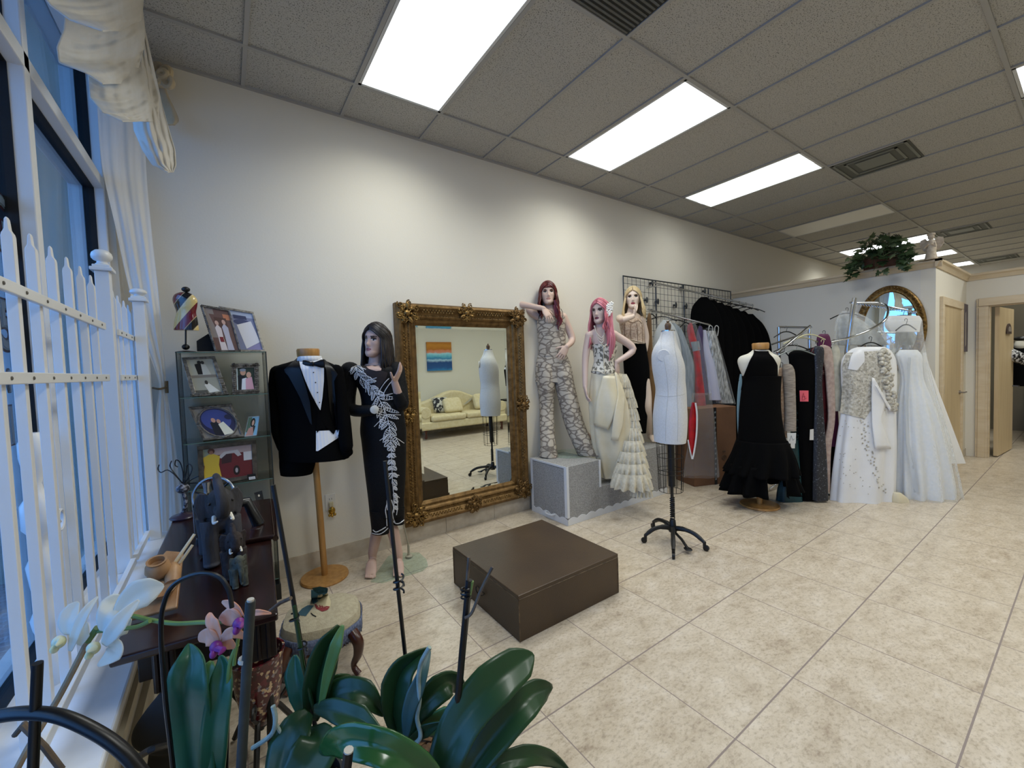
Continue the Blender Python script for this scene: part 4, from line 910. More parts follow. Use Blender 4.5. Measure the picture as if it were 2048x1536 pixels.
wn = unit(-NH * .85 + RH * .2 + V3((0, 0, .15))); we = unit(np.cross(wn, (0, 0, 1))); wg = np.cross(we, wn)
m = MB(); m.tube([wc + (we * math.cos(a) + wg * math.sin(a)) * R_ for a in np.linspace(0, 2 * PI, 40)[:-1]], R_ * .075, n=8, closed=True)
hw = m.build('handwheel', M_NICK, sm)
m = MB(); m.lathe([(R_ * .2, -.012), (R_ * .24, 0), (R_ * .16, .02), (R_ * .05, .024)], wc, axis=wn, n=16)
for k in range(6):
    a = k * PI / 3 + .3; d = we * math.cos(a) + wg * math.sin(a); m.tube([wc + d * R_ * .15, wc + d * R_ * .96], R_ * .05, n=6)
m.build('spoke', M_MACH, hw)
m = MB(); m.lathe([(.013, 0), (.012, .02), (.017, .045), (.017, .048)], atS(414, 985, s0 - .01), n=14); m.tube([(pc[0] + .004, pc[1], top[2] - .005), atS(414, 985, s0 - .01)], .005); m.build('spool_pin', M_NICK, sm)
# ---- jewellery tree
jt = thing('jewelry_tree', 'black wire jewelry tree with a purple base and curling branches', 'jewelry stand', onZ(368, 1034, TT))
b0 = onZ(367, 1035, TT); sj = sOf(*b0[:2])
MB().lathe([(.055, 0), (.058, .006), (.05, .014), (.02, .018), (.008, .03)], b0, n=28).build('base', mat('purple_base', '#2d2133', rough=.3, coat=.3), jt)
m = MB(); m.tube(bez([b0 + (0, 0, .02), atS(372, 1005, sj), atS(367, 985, sj), atS(365, 970, sj)], 12), [.008, .007, .01, .016, .022, .018, .01, .012, .014, .012, .01, .008, .006][:13] if False else .009, n=10); m.ell(atS(366, 977, sj), (.03, .03, .026)); m.build('stem', mat('painted_knob', '#23222a', rough=.35, c2='#8d8f9a', nscale=60, nmin=.5, nmax=.62), jt)
m = MB()
for P in ([(366, 968), (350, 950), (335, 940), (322, 945), (316, 938), (318, 930)], [(366, 968), (366, 945), (360, 925), (352, 920), (350, 930), (356, 934)], [(367, 968), (372, 945), (374, 930)], [(368, 970), (385, 958), (398, 952)], [(366, 968), (348, 945), (340, 932), (343, 922)], [(367, 968), (380, 950), (384, 935), (378, 928), (373, 934)], [(367, 970), (392, 966), (412, 972)]):
    m.tube(bez([atS(x, y, sj + .02 * math.sin(x)) for x, y in P], 16), .0028, n=5)
m.build('branch', M_BLK, jt)
# ---- elephants
M_EL = mat('elephant_hide', '#3d3d44', rough=.7, c2='#24211f', nscale=22, stretch=(1, 1, .35), bump=.5, bscale=60)
M_EL2 = mat('elephant_brown', '#332a2a', rough=.7, c2='#211a19', nscale=30, bump=.5, bscale=70); M_EL3 = mat('elephant_grey', '#55594f', rough=.85, c2='#34362f', nscale=40, bump=.5, bscale=90)
M_TUSK = mat('tusk_ivory', '#e6e2d6', rough=.3)
def elephant(label, px, py, s_el, sc, mt, upright=True, tusks=True, yaw=0.0, fl=1.0):
    b = onZ(px, py, TT); f0 = unit((CP - b) * (1, 1, 0)); f = unit(f0 * math.cos(yaw) + np.cross((0, 0, 1), f0) * math.sin(yaw)); r = np.cross(f, (0, 0, 1)); U = V3((0, 0, 1))
    o = thing('elephant_figurine', label, 'figurine', b)
    def p(x, y, z): return b + (r * x + f * y * (fl if y < -.02 else 1) + U * z) * sc
    m = MB()
    m.ell(p(0, -.10, .235), (.085 * sc, .145 * sc * fl, .10 * sc), n=18, m=12, u=r, v=f)
    m.ell(p(0, .02, .33), (.066 * sc, .07 * sc, .085 * sc), n=16, m=10, u=r, v=f)
    m.ell(p(0, -.03, .29), (.07 * sc, .08 * sc, .09 * sc), n=16, m=10, u=r, v=f)
    for sx in (-1, 1):
        m.tube([p(sx * .05, .0, .24), p(sx * .055, .025, .12), p(sx * .055, .03, .015)], [.046 * sc, .036 * sc, .038 * sc], n=12); m.ell(p(sx * .055, .038, .014), (.04 * sc, .045 * sc, .014 * sc))
        m.tube([p(sx * .05, -.2, .22), p(sx * .055, -.2, .12), p(sx * .055, -.195, .015)], [.055 * sc, .04 * sc, .04 * sc], n=12)
    tr_ = [p(0, .06, .32), p(0, .115, .30), p(.0, .13, .36), p(.01, .11, .43), p(.015, .085, .485), p(.02, .10, .50)] if upright else [p(0, .06, .32), p(0, .11, .27), p(0, .12, .18), p(0, .11, .1), p(0, .13, .06)]
    m.tube(bez(tr_, 20), np.linspace(.04 * sc, .014 * sc, 21), n=12)
    for sx in (-1, 1):   # ears as thick flaps
        m.loft([[p(sx * (.055 + a * .055), .0 - a * .02 + th, .33 + zz * (1 - .15 * a)) for a, zz in ((0, .06), (.6, .075), (1, .03), (1.05, -.03), (.7, -.09), (.3, -.085), (0, -.04))] for th in (-.007, .009)])
    solid_part('body', m, mt, o, voxel=.0042 * max(sc, .45), smooth=2)
    if tusks:
        for sx in (-1, 1):
            t_ = MB(); t_.tube(bez([p(sx * .035, .07, .275), p(sx * .042, .115, .255), p(sx * .03, .15, .27)], 8), np.linspace(.012 * sc, .004 * sc, 9), n=8); t_.build('tusk', M_TUSK, o)
    e_ = MB()
    for sx in (-1, 1): e_.ell(p(sx * .052, .062, .345), (.008 * sc,) * 3, n=8, m=6)
    e_.build('eye', M_BLK, o)
elephant('largest carved elephant figurine with raised trunk, on the sewing cabinet', 447, 1122, 0, .70, M_EL, yaw=.1, fl=.8)
elephant('middle elephant figurine with raised trunk, in front of the largest elephant', 472, 1152, 0, .40, M_EL2, yaw=.1, fl=.35)
elephant('smallest shaggy grey elephant figurine at the front of the three', 480, 1172, 0, .26, M_EL3, upright=False, tusks=False, yaw=.2, fl=.4)
# ---- carved wooden kitchen plaque
M_CARV = mat('carved_wood', '#b08a62', rough=.45, c2='#8d6542', nscale=6, stretch=(3, 3, 1)); M_CARD = mat('carved_edge', '#c2a37a', rough=.5)
cw = thing('wood_carving', 'tan carved wooden plaque with a mortar, jar and two long sticks', 'wood carving', onZ(310, 1220, TT))
A = [onZ(262, 1246, TT), onZ(354, 1222, TT)]; sA, sB = sOf(*A[0][:2]), sOf(*A[1][:2])
u_ = unit(A[1] - A[0]); nb = unit(V3((u_[1], -u_[0], 0)))
if nb @ NH > 0: nb = -nb
up = unit(V3((0, 0, .55)) - nb * .83)     # plaque lies well back
wdt = np.linalg.norm(A[1] - A[0])
def cp(a, b_, h=0): return A[0] + u_ * wdt * a + up * b_ + unit(np.cross(u_, up)) * h * (1 if np.cross(u_, up)[2] > 0 else -1) + V3((0, 0, .004))
Ht = .20
m = MB(); nn = unit(np.cross(u_, up)); nn = nn if nn[2] > 0 else -nn
m.prism([cp(-.02, 0), cp(1.02, 0), cp(1.0, Ht), cp(.55, Ht * 1.1), cp(.25, Ht * .8), cp(.12, Ht * .45)], nn * .014); m.build('plaque', M_CARV, cw, smooth=False, bevel=.004)
m = MB(); ax = unit(V3((0, 0, 1)) + nb * .35)
m.lathe([(a * .66, b_ * .7) for a, b_ in ((.016, 0), (.036, .015), (.05, .045), (.046, .07), (.036, .085), (.04, .095), (.031, .095), (.029, .07), (.01, .06))], cp(.5, Ht * .6, .014), n=24, axis=ax); m.build('mortar', M_CARV, cw)
m = MB(); m.lathe([(a * .7, b_ * .8) for a, b_ in ((.018, 0), (.036, .012), (.048, .032), (.050, .036), (.043, .034), (.02, .018))], cp(.66, .05, .012), n=24, axis=unit(V3((0, 0, 1)) + nb * .3)); m.build('bowl', M_CARV, cw)
m = MB(); m.tube([cp(.86, Ht * .4, .025), cp(.84, Ht * .62, .03), cp(.82, Ht * .75, .03)], [.02, .022, .008], n=12); m.build('jar', M_CARV, cw)
for (x0, y0, x1, y1), h in (((350, 1125, 389, 1068), 0), ((340, 1155, 385, 1090), 0)):
    s1 = sOf(*cp(.7, Ht * .8, .03)[:2]); m = MB(); m.tube([atS(x0, y0, s1), atS(x1, y1, s1 + .05)], [.0055, .0045], n=8); m.build('stick', mat('stick_pale', '#d2c2a0', rough=.5), cw)
# ---- two little black cards
for (x, y, lab) in ((525, 1003, 'black picture card standing at the back right of the sewing cabinet'),):
    q = Quad(onY(508, 986, 2.78), onY(524, 981, 2.78), onY(528, 1002, 2.76), onY(513, 1004, 2.76)); o = thing('picture_card', lab, 'card', q.P[3])
    m = MB(); q.slab(m, rect(0, 0, 1, 1), 0, .003); m.build('card', M_BLK, o, smooth=False); m = MB(); m.add(q.poly(disc(.5, .4, .12, .12), .0035), [tuple(range(14))]); m.build('printed_shape', flat('#c9bfa8'), o, smooth=False)
# ---- needlepoint footstool
M_TAP = mat('stool_fabric', '#a39a83', rough=.95, c2='#b2a991', nscale=60, bump=.3, bscale=200); M_FRG = mat('fringe_blue', '#6d7791', rough=.95, c2='#4a5470', nscale=90, bump=.4, bscale=160)
M_STW = mat('stool_wood', '#4a2415', rough=.3, c2='#33170c', nscale=6, coat=.2)
ZT = .255
C4 = [onZ(553, 1238, ZT), onZ(598, 1293, ZT), onZ(718, 1252, ZT), onZ(700, 1188, ZT), onZ(580, 1178, ZT)]
ctr = onZ(640, 1228, ZT); fs = thing('footstool', 'small footstool with needlepoint bird top, blue fringe and curved wooden legs', 'footstool', (ctr[0], ctr[1], 0))
FLs, FRs, BLs = onZ(556, 1286, ZT), onZ(718, 1247, ZT), onZ(560, 1214, ZT)
ax1 = unit(FRs - FLs); ax2 = V3((-ax1[1], ax1[0], 0)); hw_ = np.linalg.norm(FRs - FLs) / 2 * 1.0; hd_ = abs(float((BLs - FLs) @ ax2)) / 2 * 1.0
c2_ = (FRs + FLs) / 2 + ax2 * hd_
def sp_(q, k, z):
    cx, sy = math.cos(q), math.sin(q); e = .55; w = 1 + .05 * math.cos(4 * q); return c2_ + (ax1 * hw_ * math.copysign(abs(cx) ** e, cx) + ax2 * hd_ * math.copysign(abs(sy) ** e, sy)) * k * w + V3((0, 0, z - ZT))
AN = np.linspace(0, 2 * PI, 49)[:-1]
m = MB(); m.loft([[sp_(q, k, z) for q in AN] for k, z in ((.96, ZT - .06), (1.0, ZT - .045), (1.0, ZT - .015), (.94, ZT + .012), (.7, ZT + .032), (.3, ZT + .04), (.05, ZT + .041))]); cush = m.build('cushion', M_TAP, fs)
bv = bvh_of([m])
m = MB(); n_ = 160; m.loft([[sp_(q, 1.015 + .012 * (i % 2), z + .010 * math.sin(i * 2.1) * (z < ZT - .03)) for i, q in enumerate(np.linspace(0, 2 * PI, n_ + 1)[:-1])] for z in (ZT - .02, ZT - .05, ZT - .085)], caps=False); m.build('fringe', M_FRG, fs, ang=20, solid=.003)
stx = sOf(*c2_[:2])
for col, L_, R_p in (('#3d6674', [(622, 1180), (622, 1196), (626, 1208)], [(655, 1176), (656, 1184), (634, 1204)]), ('#c2b795', [(636, 1190), (633, 1205), (634, 1214)], [(655, 1186), (662, 1203), (660, 1216)]), ('#7d2f33', [(629, 1208), (632, 1217), (642, 1222)], [(660, 1213), (655, 1220), (644, 1223)]), ('#32505c', [(596, 1226), (600, 1231), (612, 1232)], [(604, 1217), (616, 1210), (628, 1211)]), ('#2f4c4a', [(624, 1176), (628, 1182), (636, 1188)], [(640, 1173), (656, 1176), (655, 1184)])):
    patch(bv, L_, R_p, stx, .0025, 8, 6).build('embroidery', mat('thread_' + col.strip('#'), col, rough=.9), cush, ang=80)
m = MB(); m.tube([onto(bv, x, y, stx) for x, y in ((622, 1226), (626, 1230), (632, 1233))], .002); m.build('embroidery', M_BLK, cush)
for sx in (-1, 1):
    for sy in (-1, 1):
        b = c2_ + ax1 * hw_ * .8 * sx + ax2 * hd_ * .8 * sy; o_ = ax1 * sx * .7 + ax2 * sy * .7
        P = bez([b + V3((0, 0, -.05)), b + o_ * .035 + V3((0, 0, -.09)), b + o_ * .03 + V3((0, 0, -.15)), b + o_ * .0 + V3((0, 0, -.21)), (b[0] + o_[0] * .03, b[1] + o_[1] * .03, .010)], 20)
        m = MB(); m.tube(P, [interp([.026, .026, .02, .013, .016], i / (len(P) - 1)) for i in range(len(P))], n=10); m.build('leg', M_STW, fs)
m = MB(); m.loft([[sp_(q, k, z) for q in AN] for k, z in ((.88, ZT - .11), (.94, ZT - .1), (.94, ZT - .05))]); m.build('seat_rail', M_STW, fs)
# ---- red mosaic vase on a black scrolled stand
M_MOS = mat('mosaic', '#4a1218', rough=.3, coat=.3)
tc = N(M_MOS, 'ShaderNodeTexCoord'); vo = N(M_MOS, 'ShaderNodeTexVoronoi', Scale=105.0); L(M_MOS, tc.outputs['Object'], vo.inputs['Vector']); sc_ = N(M_MOS, 'ShaderNodeSeparateColor'); L(M_MOS, vo.outputs['Color'], sc_.inputs[0])
r_ = ramp(M_MOS, [(0, '#430d15'), (.5, '#300a10'), (.66, '#83756b'), (.72, '#b39a78'), (.82, '#5a1720'), (.92, '#77707a')], 'CONSTANT'); L(M_MOS, sc_.outputs[0], r_.inputs[0]); L(M_MOS, r_.outputs[0], bsdf(M_MOS).inputs['Base Color'])
vb = onZ(525, 1478, .02); sv = sOf(*vb[:2])
vs_ = thing('mosaic_vase', 'dark red mosaic glass candle vase on a black scrolled iron stand', 'vase', (vb[0], vb[1], 0))
def zpx(y, x=527): return atS(x, y, sv)[2]
k = mpx(sv); vx, vy = vb[0], vb[1]
MB().lathe([(.02, zpx(1443)), (.036 * 1, zpx(1440)), (k * 34, zpx(1415)), (k * 42, zpx(1370)), (k * 46, zpx(1320)), (k * 50, zpx(1305)), (k * 46, zpx(1305)), (k * 42, zpx(1325)), (k * 36, zpx(1390)), (.01, zpx(1430))], (vx, vy, 0), n=32).build('bowl', M_MOS, vs_)
m = MB(); m.lathe([(.03, zpx(1446)), (.034, zpx(1440))], (vx, vy, 0), n=20); m.tube([(vx, vy, zpx(1445)), (vx, vy, .06)], .009)
for q in (.3, .3 + 2 * PI / 3, .3 + 4 * PI / 3):
    d = V3((math.cos(q), math.sin(q), 0)); b = V3((vx, vy, 0))
    m.tube(bez([b + d * .01 + V3((0, 0, .10)), b + d * .05 + V3((0, 0, .13)), b + d * .09 + V3((0, 0, .07)), b + d * .12 + V3((0, 0, .012))], 16), .010, n=8)
    m.tube([b + d * (.10 + .028 * math.cos(a) * (1 - a / 9)) + V3((0, 0, .20 + .028 * math.sin(a) * (1 - a / 9))) for a in np.linspace(0, 7, 24)], .006, n=6); m.tube(bez([b + d * .02 + V3((0, 0, .12)), b + d * .07 + V3((0, 0, .14)), b + d * .128 + V3((0, 0, .2))], 10), .006, n=6)
m.build('stand', M_BLK, vs_)
# ---- dark handbag-shaped object on the floor by the sill
bg_ = thing('black_bag', 'rounded black bag on the floor under the sewing cabinet, below the sill', 'bag', (*onX(318, 1470, -.2)[:2], 0))
q_b = onX(268, 1470, -.262); s_ = sOf(*q_b[:2])
sil([(1382, 322, 336), (1395, 312, 350), (1420, 292, 372), (1455, 270, 392), (1480, 268, 396), (1492, 285, 390), (1500, 300, 380), (1540, 296, 384)] + [(floor_y(340, s_), 290, 390)], s_, .4, n=32).build('body', mat('bag_black', '#0a0a0b', rough=.7), bg_)
m = MB(); m.tube(bez([atS(272, 1518, s_ - .1), atS(300, 1500, s_ - .14), atS(335, 1490, s_ - .1)], 10), .008); m.build('handle', M_BLK, bg_)
# ============================================================ mannequins
M_GPLATE = film('base_glass', '#f0f6f2', .06, .05)
# ---------------- 1: sequinned black gown
sk = skin_mats('dark_hair', '#c4a596', '#8e5450')
S = sOf(.86, 2.90); A = lambda x, y, d=0: atS(x, y, S + d)
m1 = thing('mannequin', 'dark-haired mannequin in a black sequin gown, standing left of the gilt mirror', 'mannequin', (.86, 2.90, 0), 'dressed mannequins')
mb = MB(); Hc = A(754.5, 683); fdir = -NH * .94 - RH * .36 + V3((0, 0, .10)); f1, u1, r1 = head_mesh(mb, Hc, fdir, V3((0, 0, 1)) + RH * .1, .98)
mb.tube([A(752, 735, .01), A(752, 712), Hc - V3((0, 0, .04)) - f1 * .01], [.055, .045, .048], n=16)
torso(mb, [(A(752, 727), .05, .05), (A(750, 738), .14, .065), (A(752, 760), .135, .09), (A(755, 800), .115, .08), (A(763, 835), .10, .075), (A(767, 880), .13, .095), (A(768, 915), .12, .09)], RH, NH)
limb(mb, [A(704, 743), A(700, 812, -.03), A(748, 819, -.13)], [.042, .034, .024])
wr = A(789, 764, -.15); limb(mb, [A(790, 743), A(803, 806, -.04), wr], [.042, .034, .023])
hand(mb, wr, A(806, 728, -.17) - wr, V3((0, 0, 1)) - RH * .6, 1, curl=(.1, .18, .25, .3), sc=.92)
for kx, ky, ax, ay, tx, ty, hx in ((768, 1042, 745, 1108, 741, 1150, 758), (770, 1030, 797, 1112, 797, 1147, 778)):
    an = A(ax, ay, .02); to = onZ(tx, ty, .022); limb(mb, [A(hx, 910), A(kx, ky, .0), A((kx + ax) / 2 + (2 if ax > kx else -2), (ky + ay) / 2 - 10, .02), an], [.05, .042, .043, .031]); foot(mb, an, to, .05)
solid_part('body', mb, sk, m1, paint=face_paint(Hc, f1, u1, r1, .98))
MB().lathe([(.027, 0), (.028, .008), (.024, .01), (.004, .011), (.004, .014)], A(749, 819, -.155), n=20, axis=-NH * .9 + RH * .3).build('wrist_joint', mat('joint_white', '#cfcbbf', rough=.4), m1)
strand_hair(Hc, fdir, V3((0, 0, 1)), .20, wave=.006, rnd=3, front=.02, az0=62, asym=(.235, .27)).build('hair', hairmat('black_hair', '#120e0e', '#2c2422'), m1, ang=80)
M_SEQ = mat('black_sequin', '#030304', rough=.55, spec=.25, c2='#0a0b0f', nscale=120, bump=.6, bscale=220)
dr = MB(); sil([(731, 716, 786), (738, 697, 796), (752, 700, 798), (775, 716, 797), (800, 723, 802), (831, 723, 808), (860, 721, 812), (885, 724, 812), (940, 730, 811), (998, 737, 808), (1030, 740, 808)], S, (.62, .6), n=44, mb=dr)
lg = MB(); sil([(1020, 739, 780), (1045, 742, 782), (1066, 744, 778)], S - .02, .75, n=28, mb=lg, sub=4); sil([(1015, 770, 809), (1035, 781, 808), (1048, 785, 808)], S, .75, n=28, mb=lg, sub=4)
sl = MB(); limb(sl, [A(703, 742), A(699, 814, -.03), A(742, 821, -.125)], [.058, .044, .036]); limb(sl, [A(793, 741), A(804, 806, -.04), A(796, 790, -.10)], [.056, .048, .036]); sl.ell(A(700, 738), (.062, .055, .05)); sl.ell(A(792, 736), (.05, .05, .045))
dr.v, dr.f, dr.m = dr.v, dr.f, dr.m
gown = MB(); gown.add(dr.v, dr.f); gown.add(lg.v, lg.f); gown.add(sl.v, sl.f)
go_ = gown.build('sequin_gown', M_SEQ, m1, ang=60)
bv = bvh_of([dr, lg])
patch(bv, [(724, 731), (728, 742), (740, 758), (756, 776)], [(762, 741), (776, 745), (772, 758), (758, 776)], S, .004, 12, 8).build('sheer_yoke', mat('sheer_yoke', '#2a211f', rough=.7), go_, ang=80)
patch(bv, [(727, 728), (738, 738), (752, 742)], [(752, 727), (764, 734), (762, 741)], S, .008, 8, 8).build('neckline_skin', sk[0], go_, ang=80)
M_RH = mat('rhinestone', '#e8e6e2', rough=.2, spec=.8, c2='#b9b9bd', nscale=150)
bd = MB(); rn = random.Random(11)
stems = [[(711, 731), (714, 745), (724, 757), (735, 765), (744, 775), (752, 788), (762, 805), (770, 822), (776, 840), (780, 862), (782, 885), (783, 910), (784, 940), (785, 965), (787, 985), (788, 1005), (788, 1025)], [(778, 757), (770, 765), (760, 780), (757, 790)], [(784, 762), (776, 772), (768, 786), (766, 800)]]
for st in stems: cord(bv, st, S, .0026, n=40, mb=bd)
def leafline(x, y, dx, dy, ln, w):
    a = math.atan2(dy, dx); P = []
    for t, o in ((0, 0), (.25, .8), (.5, 1), (.8, .5), (1, 0), (.8, -.5), (.5, -1), (.25, -.8), (0, 0)): P.append((x + ln * t * math.cos(a) - w * o * math.sin(a), y + ln * t * math.sin(a) + w * o * math.cos(a)))
    cord(bv, P, S, .0023, n=24, mb=bd)
    for t in (.25, .4, .55, .7, .85):
        for o in (-.4, .4): bd.ell(onto(bv, x + ln * t * math.cos(a) - w * o * math.sin(a), y + ln * t * math.sin(a) + w * o * math.cos(a), S, .004), (.0042, .0035, .0055), n=6, m=4)
main = resample(stems[0], 24)
for i, p in enumerate(main[:-1]):
    d = main[i + 1] - p; big = 1.25 if 5 < i < 13 else .9
    for sg in (-1, 1):
        if sg > 0 and p[1] > 950: continue
        a = math.atan2(d[1], d[0]) + sg * rn.uniform(.5, .95); ln = rn.uniform(17, 27) * big * (1 if i < 14 else .6); leafline(p[0], p[1], math.cos(a), math.sin(a), ln, rn.uniform(3.2, 5.2))
        if i % 3 == 0: cord(bv, [(p[0], p[1]), (p[0] + ln * 1.1 * math.cos(a + .3 * sg), p[1] + ln * 1.1 * math.sin(a + .3 * sg))], S, .0026, n=6, mb=bd)
for P in ([(743, 1066), (750, 1068), (760, 1068), (770, 1062), (776, 1056)], [(746, 1060), (752, 1064), (762, 1060), (772, 1054)], [(786, 1042), (792, 1047), (800, 1046), (808, 1040)], [(783, 1000), (787, 1015), (785, 1030), (790, 1046)], [(775, 1005), (771, 1020), (773, 1035), (774, 1052)], [(779, 985), (774, 1002), (775, 1020)], [(790, 990), (795, 1010), (793, 1030)]): cord(bv, P, S, .0035, n=20, mb=bd)
bd.build('beaded_trim', M_RH, go_)
bp_ = [onZ(741, 1162, .01), onZ(776, 1112, .01), onZ(790, 1105, .01), onZ(838, 1104, .01), onZ(853, 1118, .01), onZ(856, 1130, .01), onZ(845, 1140, .01), onZ(765, 1164, .01)]
MB().prism([p - V3((0, 0, .009)) for p in bp_], (0, 0, .008)).build('base_plate', M_GPLATE, m1, smooth=False, bevel=.002)
m = MB(); rb = onZ(818, 1113, .01); m.tube([rb, A(817, 1086, .0) * 0 + atS(817, 1090, sOf(*rb[:2]))], .010); m.lathe([(.026, 0), (.026, .008), (.012, .012)], rb, n=16); m.tube([atS(817, 1092, sOf(*rb[:2])), atS(806, 1042, S + .03)], .0045); m.build('support_rod', mat('rod_grey', '#a9a493', rough=.4), m1)
# ---------------- 2: red hair, animal print
RX0, RY0, RY1, RZ = 2.395, 2.667, 3.18, .52
sk = skin_mats('red_hair', '#ccb09f', '#a5756a', shadow='#6b4f45')
b2 = onZ(1140, 905, RZ + .012); S2 = sOf(*b2[:2]); A = lambda x, y, d=0: atS(x, y, S2 + d)
m2 = thing('mannequin', 'red-haired mannequin in a printed pantsuit leaning an elbow on the gilt mirror', 'mannequin', (b2[0], b2[1], RZ), 'dressed mannequins')
mb = MB(); Hc = A(1096, 589); fd2 = -NH * .98 - RH * .05 + V3((0, 0, .12)); f2, u2, r2 = head_mesh(mb, Hc, fd2, (0, 0, 1), 1.0)
mb.tube([A(1101, 626, .01), A(1099, 614), Hc - V3((0, 0, .05))], [.058, .045, .048], n=16)
torso(mb, [(A(1101, 620), .05, .05), (A(1103, 628), .13, .065), (A(1103, 648), .135, .09), (A(1103, 675), .115, .08), (A(1104, 695), .11, .08), (A(1106, 722), .15, .095), (A(1108, 748), .16, .1)], RH, NH)
wr = A(1087, 617, -.17); limb(mb, [A(1080, 634), A(1033, 609, -.02), wr], [.044, .036, .023]); hand(mb, wr, A(1100, 637, -.20) - wr, -RH * .5 + NH * .8, 1, curl=(.2, .28, .3, .35))
wr = A(1134, 693, -.12); limb(mb, [A(1126, 634), A(1144, 677, .0), wr], [.043, .035, .023]); hand(mb, wr, A(1120, 716, -.14) - wr, NH - RH * .2, -1, curl=(.15, .2, .2, .25))
for tx, ty in ((1104, 911), (1191, 907)):
    to = onZ(tx, ty, RZ + .024); an = to + NH * .10 + V3((0, 0, .09)) - RH * .01; limb(mb, [A(1096 if tx < 1150 else 1122, 752), A(1093 if tx < 1150 else 1146, 830), an], [.05, .04, .03]); foot(mb, an, to, .06)
solid_part('body', mb, sk, m2, paint=face_paint(Hc, f2, u2, r2))
strand_hair(Hc, fd2, (0, 0, 1), .30, wave=.02, rnd=5, bangs=True, front=.085, asym=(.28, .27), az0=58).build('hair', hairmat('red_hair', '#3d0f10', '#74231c'), m2, ang=80)
m = MB()   # two loose curls on the chest and behind the arm
for P in ([(1110, 600), (1114, 625), (1120, 645), (1116, 652), (1117, 660)], [(1113, 605), (1118, 630), (1123, 640), (1121, 648), (1115, 655)], [(1109, 610), (1112, 630), (1116, 640), (1113, 650)]):
    Q = bez([A(x, y, -.11) for x, y in P], 16); m.tube(Q, [.016 * (1 - .7 * i / len(Q)) for i in range(len(Q))], n=6)
for P in ([(1078, 625), (1070, 650), (1074, 668), (1072, 682), (1078, 690), (1082, 688)], [(1076, 630), (1067, 648), (1070, 668), (1071, 676)]):
    Q = bez([A(x, y, .06) for x, y in P], 16); m.tube(Q, [.014 * (1 - .7 * i / len(Q)) for i in range(len(Q))], n=6)
m.build('hair_curl', MATS['red_hair'], m2)
M_AN = mat('animal_print', '#b9b2a6', rough=.8)
def cellprint(m, scale, lo, hi, base, line, warp=.35, st=(1, 1, 1)):
    t0 = N(m, 'ShaderNodeTexCoord'); tc = N(m, 'ShaderNodeMapping'); tc.inputs['Scale'].default_value = st; L(m, t0.outputs['Object'], tc.inputs[0]); nz = N(m, 'ShaderNodeTexNoise', Scale=scale * .9, Detail=2.0); L(m, tc.outputs[0], nz.inputs['Vector'])
    va_ = N(m, 'ShaderNodeVectorMath', operation='MULTIPLY_ADD'); L(m, nz.outputs['Color'], va_.inputs[0]); va_.inputs[1].default_value = (warp / scale * 2,) * 3; L(m, tc.outputs[0], va_.inputs[2])
    vo = N(m, 'ShaderNodeTexVoronoi', feature='DISTANCE_TO_EDGE', Scale=scale); L(m, va_.outputs[0], vo.inputs['Vector'])
    nf = N(m, 'ShaderNodeTexNoise', Scale=scale * 9, Detail=1.0); L(m, tc.outputs[0], nf.inputs['Vector'])
    e = math_(m, 'ADD', vo.outputs['Distance'], math_(m, 'MULTIPLY', math_(m, 'SUBTRACT', nf.outputs['Fac'], .5), .13))
    r = ramp(m, [(lo, line), (hi, base)]); L(m, e, r.inputs[0]); L(m, r.outputs[0], bsdf(m).inputs['Base Color'])
cellprint(M_AN, 12.5, .05, .13, '#bcb2a2', '#7b7167', st=(.95, .95, 1.7))
tp_ = MB(); sil([(634, 1077, 1131), (642, 1074, 1132), (655, 1074, 1131), (672, 1075, 1131), (688, 1077, 1131), (702, 1076, 1129), (712, 1076, 1128)], S2, .72, n=40, mb=tp_, fold=.03, nf=7); tp_.build('camisole', M_AN, m2, ang=70)
m = MB(); m.tube([A(1077, 636, -.09), A(1081, 622, -.06), A(1083, 618, 0)], .004); m.tube([A(1126, 636, -.09), A(1125, 624, -.06), A(1122, 618, 0)], .004); m.build('strap', mat('strap_dark', '#6b625b'), m2)
pt = MB(); sil([(706, 1077, 1131), (722, 1073, 1139), (740, 1071, 1144), (764, 1071, 1148)], S2, (.62, .45), n=40, mb=pt); q1, q2 = sOf(*onZ(1104, 911, RZ + .024)[:2]) + .055 - S2, sOf(*onZ(1191, 907, RZ + .024)[:2]) + .055 - S2; sil([(728, 1073, 1108, 0), (750, 1073, 1110, -.005), (775, 1075, 1110, -.005), (811, 1079, 1108, 0), (860, 1080, 1109, q1 * .6), (890, 1081, 1112, q1), (912, 1079, 1116, q1)], S2, (1.25, 1.0), n=36, mb=pt, fold=.06, nf=8); sil([(728, 1108, 1140, 0), (750, 1106, 1145, -.005), (775, 1111, 1150, -.005), (845, 1128, 1168, q2 * .5), (885, 1144, 1185, q2), (908, 1154, 1197, q2)], S2, (1.25, 1.0), n=36, mb=pt, fold=.06, nf=8, ph=2); pt.build('trousers', M_AN, m2, ang=70)
m = MB(); m.lathe([(.20, 0), (.20, .008)], (b2[0] - .01, min(b2[1] + .03, WY - .215), RZ + .003), n=40); m.build('base_plate', M_GPLATE, m2, bevel=.002)
sd = MB()
for tx, ty in ((1104, 911), (1191, 907)):
    to = onZ(tx, ty, RZ + .024); sd.tube([to + RH * .036 + V3((0, 0, -.008)), to + V3((0, 0, .02)) + NH * .02, to - RH * .036 + V3((0, 0, -.008))], .006); sd.box(to + NH * .03 - V3((0, 0, .018)), (.075, .13, .010), RH, NH)
sd.build('sandal', mat('sandal', '#8d8070', rough=.5), m2)
